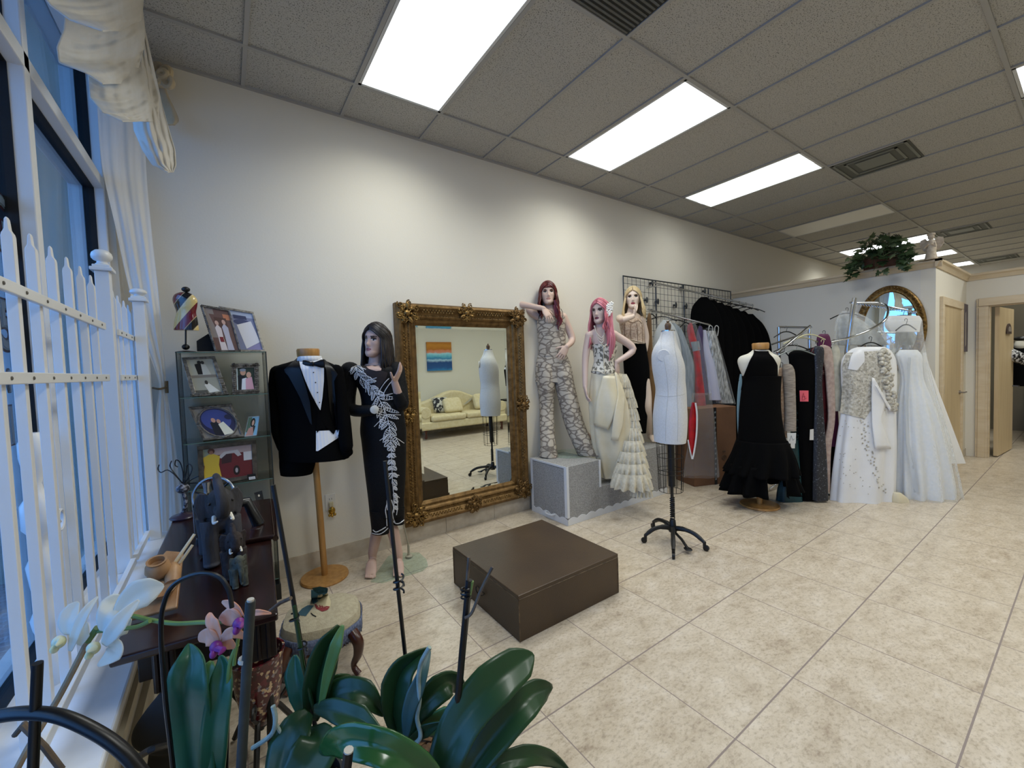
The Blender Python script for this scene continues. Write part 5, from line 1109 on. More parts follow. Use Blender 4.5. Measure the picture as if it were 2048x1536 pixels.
# ---------------- 3: pink hair, ivory corset gown
sk = skin_mats('pink_hair', '#cdb5a9', '#6b2026', shadow='#4d3a38', brow='#4a3030')
S3 = sOf(2.83, 2.86); A = lambda x, y, d=0: atS(x, y, S3 + d)
m3 = thing('mannequin', 'pink-haired mannequin in an ivory corset gown with a ruffled train', 'mannequin', (2.83, 2.86, .3), 'dressed mannequins')
mb = MB(); Hc = A(1201, 624); fd3 = -NH * .8 - RH * .6 + V3((0, 0, .02)); f3, u3, r3 = head_mesh(mb, Hc, fd3, (0, 0, 1), 1.0)
mb.tube([A(1203, 662, .01), A(1201, 650), Hc - V3((0, 0, .05))], [.056, .043, .047], n=16)
torso(mb, [(A(1203, 656), .05, .05), (A(1203, 663), .125, .06), (A(1205, 682), .125, .085), (A(1207, 705), .105, .08), (A(1208, 722), .095, .075), (A(1208, 752), .14, .095), (A(1208, 775), .14, .1)], RH, NH)
wr = A(1170, 774, -.05); limb(mb, [A(1179, 670), A(1171, 715, .0), wr], [.042, .034, .022]); hand(mb, wr, A(1175, 805, -.06) - wr, RH, -1, curl=(.2, .25, .3, .3))
wr = A(1233, 724, -.03); limb(mb, [A(1227, 669), A(1266, 698, .03), wr], [.042, .035, .023]); hand(mb, wr, A(1236, 752, -.02) - wr, -RH * .6 + NH * .6, 1, curl=(.15, .2, .2, .25))
solid_part('body', mb, sk, m3, paint=face_paint(Hc, f3, u3, r3))
strand_hair(Hc, fd3, (0, 0, 1), .30, wave=.014, rnd=8, front=.05, asym=(.22, .36), az0=56).build('hair', hairmat('pink_hair', '#a8505c', '#d48d96'), m3, ang=80)
m = MB()
for i, (x0, x1, y1, d) in enumerate(((1213, 1218, 700, -.1), (1216, 1222, 715, -.11), (1219, 1225, 708, -.1), (1211, 1214, 692, -.1), (1222, 1227, 700, -.09), (1218, 1219, 722, -.115))):
    Q = bez([A(x0, 625, -.04), A(x0 + 2, 655, -.08), A(x1 + 2, 680, d), A(x1, y1, d - .01)], 18); m.tube(Q, [.018 * (1 - .75 * (k / len(Q)) ** 2) for k in range(len(Q))], n=6, flat=.6)
m.build('hair_lock', MATS['pink_hair'], m3)
m = MB()
for x, y in ((1217, 612), (1213, 619), (1222, 617), (1219, 625), (1216, 629), (1223, 608)):
    c = A(x, y, -.085); rn = random.Random(x)
    for k in range(5):
        a = k * 1.256 + x; d = RH * math.cos(a) + V3((0, 0, 1)) * math.sin(a); m.ell(c + d * .013, (.013, .006, .010), n=8, m=5, u=d, v=-NH)
m.build('hair_flower', mat('flower_white', '#e8e4da', rough=.6), m3)
m = MB()
for k, dz in enumerate((0, 4, 8)):
    Q = bez([A(1188 + k, 652, -.045), A(1194, 667 + dz, -.085), A(1203, 675 + dz * 1.3, -.105), A(1208, 668 + dz, -.09), A(1209, 655, -.05)], 34)
    for p in Q: m.ell(p, (.0045,) * 3, n=6, m=4)
m.build('pearl_necklace', mat('pearl', '#dcd3c4', rough=.2, coat=.4), m3)
M_COR = mat('corset_brocade', '#d9d3c4', rough=.5, c2='#6f6b60', nscale=34, ndetail=1, nmin=.5, nmax=.56)
M_IV = mat('ivory_satin', '#dcd2b8', rough=.3, sheen=.2, c2='#d0c4a4', nscale=6); M_TUL = mat('ivory_tulle', '#d3cbb6', rough=.9, c2='#c4baa2', nscale=40, bump=.3)
co = MB(); sil([(689, 1183, 1233), (697, 1185, 1234), (710, 1187, 1230), (722, 1188, 1228), (734, 1185, 1229), (743, 1182, 1231), (748, 1184, 1230)], S3, .88, n=40, mb=co); cor = co.build('corset', M_COR, m3, ang=70)
bvc = bvh_of([co]); m = MB()
for P in ([(1185, 692), (1196, 685), (1205, 690), (1208, 694), (1214, 689), (1224, 684), (1232, 690)], [(1207, 692), (1207, 720), (1210, 748)], [(1183, 742), (1195, 742), (1210, 748), (1222, 750), (1230, 746)]): cord(bvc, P, S3, .004, n=20, mb=m)
m.build('corset_trim', M_TUL, cor)
sk_ = MB(); sil([(738, 1184, 1231), (760, 1181, 1238), (811, 1178, 1256), (879, 1184, 1262), (925, 1196, 1262), (955, 1204, 1256)], S3, (.75, .6), n=90, fold=.2, nf=8, mb=sk_); skt = sk_.build('satin_skirt', M_IV, m3, ang=70)
bvs = bvh_of([sk_]); m = MB()
for (Lp, Rp), lf_ in (([((1206, 752)), (1192, 800), (1188, 850)], [(1236, 752), (1238, 810), (1216, 860)]), .02), (([(1230, 745), (1236, 790), (1226, 840), (1222, 880)], [(1246, 748), (1250, 800), (1246, 850), (1236, 882)]), .035): patch(bvs, Lp, Rp, S3, lf_, 16, 8, mb=m)
m.build('satin_drape', M_IV, skt, ang=80, solid=.01)
# tulle ruffles in tiers down the side and over the step
tf = MB(); rn = random.Random(4)
tiers = [(1238, 1262, 748, 775, 0.0), (1242, 1268, 765, 795, 0), (1246, 1274, 785, 815, 0), (1248, 1278, 808, 840, -.01), (1248, 1282, 832, 862, -.02), (1246, 1286, 855, 885, -.04), (1240, 1290, 880, 910, -.08), (1234, 1294, 902, 935, -.14), (1228, 1298, 925, 955, -.2), (1224, 1302, 945, 975, -.24), (1262, 1303, 955, 992, -.28)]
for xl, xr, y0, y1, d in tiers:
    xm = (xl + xr) / 2; sil([(y0, xl + 7, xr - 9), ((y0 + y1) / 2, xl + 2, xr - 3), (y1, xl, xr)], S3 + d, .7, n=64, fold=.36, nf=15, ph=rn.uniform(0, 6), mb=tf, caps=False, sub=3)
tf.build('tulle_ruffle', M_TUL, skt, ang=75)
m = MB(); m.lathe([(.10, 0), (.1, .008)], (2.86, 2.9, .303), n=30); m.tube([(2.86, 2.95, .31), (2.86, 2.95, .9)], .01); m.build('base_plate', M_GPLATE, m3)
# ---------------- 4: blonde, blowing a kiss
sk = skin_mats('blonde', '#d8c4b2', '#7d2630', shadow='#3d2f2c', brow='#8d7350')
S4 = sOf(3.45, 2.95); A = lambda x, y, d=0: atS(x, y, S4 + d)
m4 = thing('mannequin', 'blonde mannequin in a beige bodice and black skirt, hand raised to blow a kiss', 'mannequin', (3.45, 2.95, RZ), 'dressed mannequins')
mb = MB(); Hc = A(1266, 598); fd4 = -NH * .95 - RH * .30 + V3((0, 0, .1)); f4, u4, r4 = head_mesh(mb, Hc, fd4, (0, 0, 1), 1.0)
mb.tube([A(1263, 630, .01), A(1264, 618), Hc - V3((0, 0, .05))], [.056, .043, .047], n=16)
torso(mb, [(A(1262, 626), .05, .05), (A(1261, 634), .13, .065), (A(1263, 650), .13, .09), (A(1266, 670), .105, .08), (A(1268, 682), .1, .075), (A(1270, 705), .14, .095), (A(1271, 725), .15, .1)], RH, NH)
wr = A(1266, 633, -.24); limb(mb, [A(1240, 637), A(1245, 640, -.23), wr], [.043, .035, .023]); hand(mb, wr, A(1276, 617, -.23) - wr + NH * .05, NH * .5 + V3((0, 0, .8)), 1, curl=(.2, .25, .25, .25), sc=1.0)
wr = A(1291, 700, .03); limb(mb, [A(1283, 640), A(1292, 672, .03), wr], [.04, .033, .023]); hand(mb, wr, A(1290, 728, .02) - wr, -RH, 1)
an = onZ(1299, 868, RZ + .075); to = onZ(1310, 882, RZ + .022); limb(mb, [A(1284, 725), A(1294, 785, -.02), A(1295, 825, .0), an], [.05, .045, .045, .031]); foot(mb, an, to, .055); limb(mb, [A(1264, 725), A(1272, 785), A(1276, 850)], [.05, .045, .03])
solid_part('body', mb, sk, m4, paint=face_paint(Hc, f4, u4, r4))
strand_hair(Hc, fd4, (0, 0, 1), .33, wave=.010, rnd=12, front=.02, asym=(.22, .36), az0=60, flare=.03).build('hair', hairmat('blonde_hair', '#b59b6c', '#d8c49a'), m4, ang=80)
M_BOD = mat('bodice_lace', '#a58c78', rough=.6, c2='#c9b6a2', nscale=50, ndetail=2, bump=.3)
bo = MB(); sil([(638, 1243, 1281), (645, 1239, 1285), (655, 1240, 1287), (667, 1243, 1288), (678, 1246, 1288), (688, 1245, 1290)], S4, .75, n=40, mb=bo); bod = bo.build('bodice', M_BOD, m4, ang=70)
bvb = bvh_of([bo]); m = MB()
for P in ([(1244, 645), (1255, 642), (1266, 645), (1276, 641), (1284, 647)], [(1250, 645), (1249, 665), (1251, 684)], [(1262, 646), (1261, 665), (1263, 685)], [(1274, 646), (1275, 665), (1276, 686)], [(1284, 650), (1285, 668), (1286, 686)]): cord(bvb, P, S4, .0028, n=16, mb=m)
m.build('boning', mat('boning_brown', '#7d6654', rough=.5), bod)
m = MB()
for y in (680, 684, 688): cord(bvb, [(1246, y - 3), (1258, y - 1), (1272, y + 2), (1289, y + 6)], S4, .005, n=20, mb=m, lift=.003)
m.build('belt', mat('belt_ivory', '#c9bda8', rough=.4, c2='#9a8d79', nscale=80), bod)
M_BLKF = mat('black_fabric', '#020203', rough=.9, spec=.12)
sil([(686, 1245, 1291), (705, 1246, 1294), (743, 1248, 1299), (790, 1254, 1298), (840, 1262, 1294), (866, 1266, 1292)], S4, .62, n=44, fold=.05, nf=8).build('black_skirt', M_BLKF, m4, ang=70)
m = MB(); m.lathe([(.20, 0), (.2, .008)], (3.45, 2.93, RZ + .003), n=36); m.build('base_plate', M_GPLATE, m4, bevel=.002)
# ============================================================ tuxedo stand, gilt mirror, platform, riser, dress forms
M_BEECH = mat('beech_wood', '#b98a4e', rough=.4, c2='#a3743c', nscale=5, stretch=(6, 6, .6), coat=.15)
M_TUX = mat('tux_wool', '#030304', rough=.9, spec=.12); M_SATN = mat('lapel_satin', '#050507', rough=.4, spec=.35)
M_SHIRT = mat('dress_shirt', '#e4e5e8', rough=.7)
w_ = N(M_SHIRT, 'ShaderNodeTexWave', Scale=16.0, Distortion=0.0); tcw = N(M_SHIRT, 'ShaderNodeTexCoord'); L(M_SHIRT, tcw.outputs['Object'], w_.inputs['Vector']); bw_n = N(M_SHIRT, 'ShaderNodeBump', Strength=.4, Distance=.004); L(M_SHIRT, w_.outputs['Fac'], bw_n.inputs['Height']); L(M_SHIRT, bw_n.outputs[0], bsdf(M_SHIRT).inputs['Normal'])
tb_ = onZ(650, 1155, 0); ST = sOf(*tb_[:2]) - .07; A = lambda x, y, d=0: atS(x, y, ST + d)
tx = thing('tuxedo_stand', 'black tuxedo with bow tie on a wooden bust stand, beside the glass tower', 'suit stand', tb_)
MB().lathe([(.152, 0), (.155, .008), (.15, .02), (.02, .024)], tb_, n=40).build('base', M_BEECH, tx)
MB().tube([tb_ + (0, 0, .02), A(640, 1030), A(631, 925), A(628, 880)], [.021, .021, .020, .019], n=16).build('pole', M_BEECH, tx)
MB().lathe([(.062, 0), (.068, .012), (.07, .05), (.066, .06), (.02, .062)], A(617, 716), n=28).build('neck_cap', M_BEECH, tx)
jk = MB(); sil([(719, 597, 642), (725, 578, 658), (733, 556, 671), (748, 553, 674), (775, 555, 674), (810, 560, 672), (845, 560, 674), (880, 560, 684), (905, 561, 694), (916, 562, 697)], ST, .62, n=44, mb=jk)
tl = MB(); sil([(905, 561, 632), (930, 561, 630), (948, 563, 623)], ST - .02, .75, n=24, mb=tl, sub=4); sil([(895, 676, 703), (908, 679, 705), (919, 681, 690)], ST - .02, .75, n=20, mb=tl, sub=4)
for P, R in (([A(556, 746), A(551, 800), A(555, 850, -.02), A(568, 893, -.04)], [.05, .048, .046, .042]), ([A(672, 744), A(681, 800), A(688, 850, -.02), A(693, 893, -.04)], [.05, .048, .046, .042])): limb(tl, P, R)
tl.ell(A(563, 743), (.06, .06, .03)); tl.ell(A(666, 741), (.06, .06, .03))
al = MB(); al.add(jk.v, jk.f); al.add(tl.v, tl.f); ja = al.build('tuxedo_jacket', M_TUX, tx, ang=60)
bv = bvh_of([jk, tl])
sh_ = patch(bv, [(597, 716), (601, 735), (610, 760), (625, 795), (640, 820)], [(644, 716), (648, 735), (648, 760), (645, 795), (641, 820)], ST, .004, 18, 10); patch(bv, [(632, 862), (632, 880), (632, 902)], [(678, 860), (676, 876), (636, 902)], ST, .004, 8, 8, mb=sh_); shp = sh_.build('dress_shirt', M_SHIRT, tx, ang=80)
m = MB()
for y in (745, 765, 785, 805): m.ell(onto(bv, 627 + (y - 745) * .2, y, ST, .007), (.004, .004, .004), n=8, m=5)
m.build('stud', M_BLK, shp)
patch(bv, [(598, 735), (607, 762), (622, 797), (636, 822), (632, 866), (634, 866)], [(606, 752), (617, 778), (632, 806), (641, 824), (652, 858), (648, 850)], ST, .007, 14, 6).build('vest', M_TUX, tx, ang=80)
patch(bv, [(648, 735), (649, 762), (647, 797), (641, 822), (648, 850), (667, 869)], [(672, 738), (672, 770), (672, 800), (673, 830), (675, 850), (669, 866)], ST, .007, 14, 6).build('vest', M_TUX, tx, ang=80)
patch(bv, [(594, 716), (580, 728), (566, 741), (577, 752), (600, 795), (620, 846)], [(598, 722), (600, 738), (606, 756), (612, 775), (620, 805), (624, 850)], ST, .012, 18, 6).build('lapel', M_SATN, ja, ang=80)
patch(bv, [(646, 718), (652, 740), (655, 762), (657, 790), (660, 820), (668, 850)], [(650, 719), (668, 738), (676, 748), (668, 762), (671, 800), (671, 850)], ST, .012, 18, 6).build('lapel', M_SATN, ja, ang=80)
cl = MB(); cl.lathe([(.078, 0), (.072, .022), (.07, .03), (.066, .03)], A(620, 722, .0), n=24, caps=False); cl.build('collar', M_SHIRT, shp, solid=.003)
m = MB(); bc = onto(bv, 626, 728, ST, .02)
for sg in (-1, 1):
    R = []
    for t, w, th in ((0, .010, .010), (.3, .016, .010), (.7, .026, .012), (1, .027, .008)):
        c = bc + RH * sg * .068 * t + NH * .01 * t; R.append([c + V3((0, 0, 1)) * w * math.cos(q) - NH * th * math.sin(q) for q in np.linspace(0, 2 * PI, 12, endpoint=False)])
    m.loft(R)
m.ell(bc - NH * .006, (.013, .012, .016), u=RH, v=NH); m.tube([A(598, 722, -.03), bc, A(645, 723, -.03)], .006); m.build('bow_tie', M_SATN, tx)
# ---------------- gilt mirror
MX0, MX1, MZ0, MZ1 = onY(795, 604, 3.17)[0], onY(1052, 617, 3.17)[0], None, None
MZ0 = (onY(815, 1055, 3.17)[2] + onY(1062, 995, 3.17)[2]) / 2; MZ1 = (onY(790, 605, 3.17)[2] + onY(1048, 618, 3.17)[2]) / 2
MX0 = (onY(790, 605, 3.17)[0] + onY(815, 1055, 3.17)[0]) / 2; MX1 = (onY(1048, 618, 3.17)[0] + onY(1062, 995, 3.17)[0]) / 2
M_GILT = mat('antique_gilt', '#7d6038', rough=.42, metal=.6, c2='#57401f', nscale=24, nmin=.35, nmax=.7, bump=.3, bscale=110); M_GILT2 = mat('bright_gilt', '#9a7a45', rough=.35, metal=.7, c2='#5f4726', nscale=40, bump=.3, bscale=90)
mi = thing('wall_mirror', 'large mirror in a carved gilt frame on the wall behind the brown platform', 'mirror', ((MX0 + MX1) / 2, WY, MZ0))
FW = .175
prof = [(0, 0), (0, .055), (.012, .075), (.03, .082), (.05, .07), (.075, .05), (.095, .048), (.105, .056), (.118, .05), (.13, .036), (.15, .034), (.16, .026), (FW, .016), (FW, 0)]   # (in from outer edge, out from wall)
def mring(d, h): return [(MX0 + d, WY - .003 - h, MZ0 + d), (MX1 - d, WY - .003 - h, MZ0 + d), (MX1 - d, WY - .003 - h, MZ1 - d), (MX0 + d, WY - .003 - h, MZ1 - d)]
m = MB(); m.loft([mring(d, h) for d, h in prof], caps=False); mf = m.build('carved_frame', M_GILT, mi, smooth=False, bevel=.003)
m = MB(); a, b_, c_, d_ = mring(FW - .004, .012); m.add([a, b_, c_, d_], [(0, 1, 2, 3)]); m.build('mirror_glass', mat('mirror_silver', '#e9eee9', rough=.0, metal=1.0), mi, smooth=False)
m = MB(); o_ = mring(FW - .003, .014); i_ = mring(FW + .02, .0125); m.loft([o_, i_], caps=False); m.build('glass_bevel', mat('mirror_bevel', '#e2e8e2', rough=.03, metal=1.0), mi, smooth=False)
def acanthus(cx, cz, R, seed, ang=0, big=False):
    """carved relief of overlapping leaves and small scrolls round a boss"""
    rn = random.Random(seed); m = MB(); Y0 = WY - .066
    m.ell((cx, Y0 - .016, cz), (R * .26, .022, R * .24), n=14, m=8)
    for k in range(7):
        a = ang + k * PI / 3.5 + rn.uniform(-.12, .12); d = V3((math.cos(a), 0, math.sin(a))); e = V3((-math.sin(a), 0, math.cos(a))); q = rn.uniform(.46, .56)
        m.ell(V3((cx, Y0 - .008 - .006 * (k % 2), cz)) + d * R * q, (R * .30, R * .17, .014), n=10, m=6, u=unit(d + e * rn.uniform(-.4, .4)), v=e)
        m.tube([V3((cx, Y0 - .018, cz)) + d * R * t + e * R * .05 * math.sin(5 * t) for t in np.linspace(.2, .8, 6)], R * .035, n=5)
    for k in range(13):
        a = ang + .4 + k * 2.4; c = V3((cx, Y0 - .016, cz)) + V3((math.cos(a), 0, math.sin(a))) * R * (.32 + .42 * (k % 3) / 2); r0 = R * (.19 + .06 * (k % 2))
        m.tube([c + V3((math.cos(t + a) * r0 * (1 - t / 11), -.004 * t / 6, math.sin(t + a) * r0 * (1 - t / 11))) for t in np.linspace(0, 8, 20)], R * .05, n=6)
    for k in range(10): m.ell((cx + rn.uniform(-.6, .6) * R, Y0 - .02, cz + rn.uniform(-.6, .6) * R), (R * .07, .010, R * .07), n=7, m=4)
    return m
oi = 0
for cx, cz, R in ((MX0 + .085, MZ0 + .085, .115), (MX1 - .085, MZ0 + .085, .115), (MX0 + .085, MZ1 - .085, .115), (MX1 - .085, MZ1 - .085, .115), ((MX0 + MX1) / 2, MZ1 - .06, .095), ((MX0 + MX1) / 2, MZ0 + .06, .095), (MX0 + .05, (MZ0 + MZ1) / 2, .1), (MX1 - .05, (MZ0 + MZ1) / 2, .1)):
    acanthus(cx, cz, R, oi, .3 * oi).build('carved_ornament', M_GILT if oi % 2 else M_GILT2, mi, ang=60); oi += 1
# pierced lattice bands and bead rows
m = MB()
def band(p0, p1, nrm):
    m = MB(); p0, p1 = V3(p0), V3(p1); Lg = np.linalg.norm(p1 - p0); k = int(Lg / .026); d = unit(p1 - p0); e = V3(nrm)
    for i in range(k):
        for r in range(3): m.ell(p0 + d * (i + .5 * (r % 2)) * Lg / k + e * (r - 1) * .016, (.008, .006, .008), n=6, m=4)
    m.build('lattice_band', M_GILT2, mi)
zc = (MZ0 + MZ1) / 2; xc = (MX0 + MX1) / 2; Y0 = WY - .074
for x in (MX0 + .053, MX1 - .053):
    e = (1, 0, 0); band((x, Y0, MZ0 + .22), (x, Y0, zc - .12), e); band((x, Y0, zc + .12), (x, Y0, MZ1 - .22), e)
for z in (MZ0 + .053, MZ1 - .053): band((MX0 + .22, Y0, z), (xc - .11, Y0, z), (0, 0, 1)); band((xc + .11, Y0, z), (MX1 - .22, Y0, z), (0, 0, 1))
m = MB()
for (a, b_) in zip(mring(.099, .05), mring(.099, .05)[1:] + mring(.099, .05)[:1]):
    a, b_ = V3(a), V3(b_); k = int(np.linalg.norm(b_ - a) / .02)
    for i in range(k): m.ell(a + (b_ - a) * i / k, (.007, .006, .007), n=6, m=3)
m.build('bead_row', M_GILT, mi)
# ---------------- brown fitting platform
M_VIN = mat('platform_vinyl', '#3d2f22', rough=.38, c2='#483827', nscale=3, bump=.12, bscale=160)
P0, P1, P2 = onZ(1041, 1285), onZ(1237, 1186), onZ(906, 1168)
px0, px1, py0, py1, ph = 1.165, 1.913, 1.688, 2.425, .247
pl = thing('fitting_platform', 'low square brown vinyl fitting platform on the tile floor before the gilt mirror', 'platform', ((px0 + px1) / 2, (py0 + py1) / 2, 0))
MB().bb((px0, py0, 0), (px1, py1, ph - .022)).build('box', M_VIN, pl, smooth=False, bevel=.004)
MB().bb((px0 - .003, py0 - .003, ph - .022), (px1 + .003, py1 + .003, ph)).build('lid', M_VIN, pl, smooth=False, bevel=.005)
m = MB()
for x, y in ((px0, py0), (px1, py0), (px0, py1), (px1, py1)): MB().tube([(x, y, .004), (x, y, ph - .025)], .0035, n=6).build('corner_binding', mat('worn_edge', '#6d5a42', rough=.5, c2='#3f3021', nscale=30), pl)
M_WE = mat('worn_edge', '#6d5a42', rough=.5, c2='#3f3021', nscale=30); MB().tube([(px0, py0 - .002, ph - .022), (px1, py0 - .002, ph - .022)], .0025, n=5).build('edge_binding', M_WE, pl); MB().tube([(px0 - .002, py0, ph - .022), (px0 - .002, py1, ph - .022)], .0025, n=5).build('edge_binding', M_WE, pl)
hc = onX(961, 1180, px0 - .004); m = MB(); m.tube([hc + V3((-.003 - .01 * abs(math.sin(q)), .046 * math.cos(q), .022 * math.sin(q))) for q in np.linspace(0, 2 * PI, 28)[:-1]], .0032, n=6, closed=True); m.build('ring_handle', M_BLK, pl)
# ---------------- carpeted riser with white scalloped trim
RX1 = 3.83
xa = onY(1201, 950, RY0)[0]; xb = onY(1288, 930, RY0)[0]; zlow = onY(1203, 973, RY0)[2]
M_CARP = mat('grey_carpet', '#a9a8a6', rough=1, spec=.05, c2='#8a8987', nscale=130, ndetail=2, bump=.5, bscale=200); M_WTR = mat('white_trim', '#d5d6d8', rough=.5)
ri = thing('display_riser', 'grey carpeted stepped riser with white scalloped trim, carrying three mannequins', 'riser', ((RX0 + RX1) / 2, (RY0 + RY1) / 2, 0))
m = MB(); m.prism([(RX0, RY0, 0), (RX1, RY0, 0), (RX1, RY0, RZ), (xb, RY0, RZ), (xb, RY0, zlow), (xa, RY0, zlow), (xa, RY0, RZ), (RX0, RY0, RZ)], (0, RY1 - RY0, 0)); m.build('carpeted_body', M_CARP, ri, smooth=False)
m = MB()
m.bb((RX0, RY0 - .004, .068), (RX0 + .022, RY0, RZ + .002)); m.bb((RX0 - .004, RY0 - .0035, .068), (RX0 - .0002, RY0 + .03, RZ - .0125)); m.bb((RX0 - .0042, RY1 - .03, 0), (RX0, RY1, RZ - .0125)); m.bb((RX0 - .005, RY0 + .0005, RZ - .012), (RX0, RY1, RZ + .004))
m.bb((xa - .02, RY0 - .004, zlow), (xa + .003, RY0, RZ + .003)); m.bb((xb - .003, RY0 - .004, zlow), (xb + .02, RY0, RZ + .003))
def scallop(P, along, n_dir, h0, amp, k):
    """white skirting strip with a wavy upper edge"""
    L_ = np.linalg.norm(along); d = unit(along); N_ = int(L_ / .012); top = []; bot = []
    for i in range(N_ + 1):
        t = L_ * i / N_; top.append(V3(P) + d * t + V3((0, 0, h0 + amp * abs(math.sin(PI * t / k)))))
        bot.append(V3(P) + d * t)
    vs = []; n_ = V3(n_dir) * .004
    for a, b_ in zip(bot, top): vs += [a, b_, a + n_, b_ + n_]
    fs = []
    for i in range(N_):
        a = i * 4; b2_ = a + 4; fs += [(a + 2, a + 3, b2_ + 3, b2_ + 2), (a + 1, b2_ + 1, b2_ + 3, a + 3), (a, a + 1, b2_ + 1, b2_)]
    m.add(vs, fs)
scallop((RX0 - .0005, RY0, 0.001), (RX1 - RX0, 0, 0), (0, -1, 0), .045, .02, .115); scallop((RX0, RY0 - .0035, 0.001), (0, RY1 - RY0, 0), (-1, 0, 0), .045, .02, .115)
m.build('scalloped_trim', M_WTR, ri, smooth=False)
hc = onX(1102, 1025, RX0); m = MB(); m.tube(bez([hc + (0, -.06, 0), hc + (-.03, -.045, -.005), hc + (-.035, 0, -.008), hc + (-.03, .045, -.005), hc + (0, .06, 0)], 16), .008); m.build('handle', M_WTR, ri)
# ---------------- white dress form on cast iron stand
M_LIN = mat('form_linen', '#d3d2d0', rough=.85, c2='#c9c8c4', nscale=120, bump=.2, bscale=260); M_CI = mat('cast_iron', '#0d0d0e', rough=.45, spec=.5)
fb = onZ(1346, 1083, 0); SF = sOf(*fb[:2]); A = lambda x, y, d=0: atS(x, y, SF + d)
df = thing('dress_form', 'bare white linen dress form on a black cast iron stand, mid-floor', 'dress form', fb)
bm_ = MB(); sil([(663, 1323, 1349), (672, 1321, 1350), (683, 1316, 1352), (695, 1309, 1355), (711, 1305, 1361), (734, 1306, 1367), (760, 1310, 1368), (781, 1313, 1370), (810, 1310, 1371), (835, 1308, 1372), (865, 1309, 1371), (883, 1310, 1369)], SF, 1.12, n=48, mb=bm_); fo = bm_.build('torso', M_LIN, df, ang=60)
bv = bvh_of([bm_]); m = MB()
for P in ([(1326, 663), (1322, 690), (1330, 730), (1336, 783), (1332, 835), (1331, 883)], [(1346, 664), (1350, 700), (1356, 735), (1354, 783), (1356, 835), (1355, 883)], [(1311, 790), (1330, 793), (1352, 792), (1370, 788)]): cord(bv, P, SF, .0022, n=24, mb=m, lift=.0005)
m.build('seam', mat('seam_pale', '#bcbab5', rough=.8), fo)
cc = onto(bv, 1327, 711, SF, .002); m = MB(); m.lathe([(.044, -.01), (.046, -.003), (.042, .001), (.002, .0015)], cc, axis=-NH * .9 - RH * .35, n=28); m.build('arm_plate', M_LIN, df)
m = MB(); m.lathe([(.052, 0), (.052, .008), (.02, .010)], A(1336, 663), n=24); m.build('neck_plate', M_CHROME, df)
m = MB(); m.lathe([(.015, 0), (.022, .015), (.024, .04), (.018, .055), (.008, .06), (.012, .07), (.001, .08)], A(1336, 661), n=18); m.build('finial', mat('finial_brown', '#5b4430', rough=.4), df)
cg = MB(); zt_, zb_ = A(1340, 885)[2], A(1343, 980)[2]; c0 = V3((fb[0] - .015, fb[1], 0)); rt, rb_ = .10, .088
for z in (zt_, zt_ - (zt_ - zb_) * .28, zt_ - (zt_ - zb_) * .55, zt_ - (zt_ - zb_) * .63, zb_):
    r = rt + (rb_ - rt) * (zt_ - z) / (zt_ - zb_); cg.tube([c0 + (r * math.cos(q), r * math.sin(q), z) for q in np.linspace(0, 2 * PI, 33)[:-1]], .0022, n=5, closed=True)
for k in range(12):
    q = k * PI / 6; cg.tube([c0 + (rt * math.cos(q), rt * math.sin(q), zt_), c0 + (rb_ * math.cos(q), rb_ * math.sin(q), zb_)], .0022, n=5)
cg.build('skirt_cage', M_CI, df)
z_ = lambda y: A(1345, y)[2]
MB().tube([(fb[0] - .005, fb[1], z_(880)), (fb[0], fb[1], z_(972))], .026, n=16).build('sleeve_tube', M_CI, df)
m = MB(); m.tube([(fb[0], fb[1], z_(970)), (fb[0], fb[1], .2)], .012, n=14); m.build('pole', mat('gun_metal', '#3a3a3a', rough=.3, metal=.8), df)
m = MB(); m.tube([(fb[0] + .016 * math.cos(q), fb[1] + .016 * math.sin(q), .16 + .19 * q / 75) for q in np.linspace(0, 75, 200)], .0045, n=5); m.build('spring', M_CI, df)
m = MB(); m.lathe([(.03, .08), (.034, .10), (.026, .13), (.022, .17), (.014, .18)], (fb[0], fb[1], 0), n=18)
legs = [onZ(1291, 1078, .03), onZ(1409, 1093, .03), onZ(1347, 1108, .03), fb * 2 - onZ(1347, 1100, .0) + (0, .1, .03)]
m.build('hub', M_CI, df)
for p in legs[:3] + [V3((fb[0] + .1, fb[1] + .25, .03))]:
    d = unit(V3((p[0], p[1], 0)) - fb); lg_ = MB(); lg_.tube(bez([fb + (0, 0, .105), fb + d * .08 + V3((0, 0, .12)), fb + (p - fb) * .7 + V3((0, 0, .085)), V3((p[0], p[1], .06))], 14), [.02] * 5 + [.016] * 6 + [.013] * 4, n=8)
    l_ = lg_.build('leg', M_CI, df); cs = MB(); cs.tube([(p[0], p[1], .065), (p[0], p[1], .03)], .012); cs.lathe([(.012, -.011), (.021, -.009), (.021, .009), (.012, .011)], (p[0] + d[0] * .012, p[1] + d[1] * .012, .0215), axis=(-d[1], d[0], 0), n=16); cs.build('caster', M_CI, l_)
pd = onZ(1376, 1098, .03); m = MB(); m.tube([fb + (0, 0, .09), fb + (pd - fb) * .6 + V3((0, 0, .05)), pd], .01); m.ell(pd, (.038, .028, .008), u=unit(V3((pd[0], pd[1], 0)) - fb * (1, 1, 0)), v=np.cross((0, 0, 1), unit(V3((pd[0], pd[1], 0)) - fb))); m.build('foot_pedal', M_CI, df)
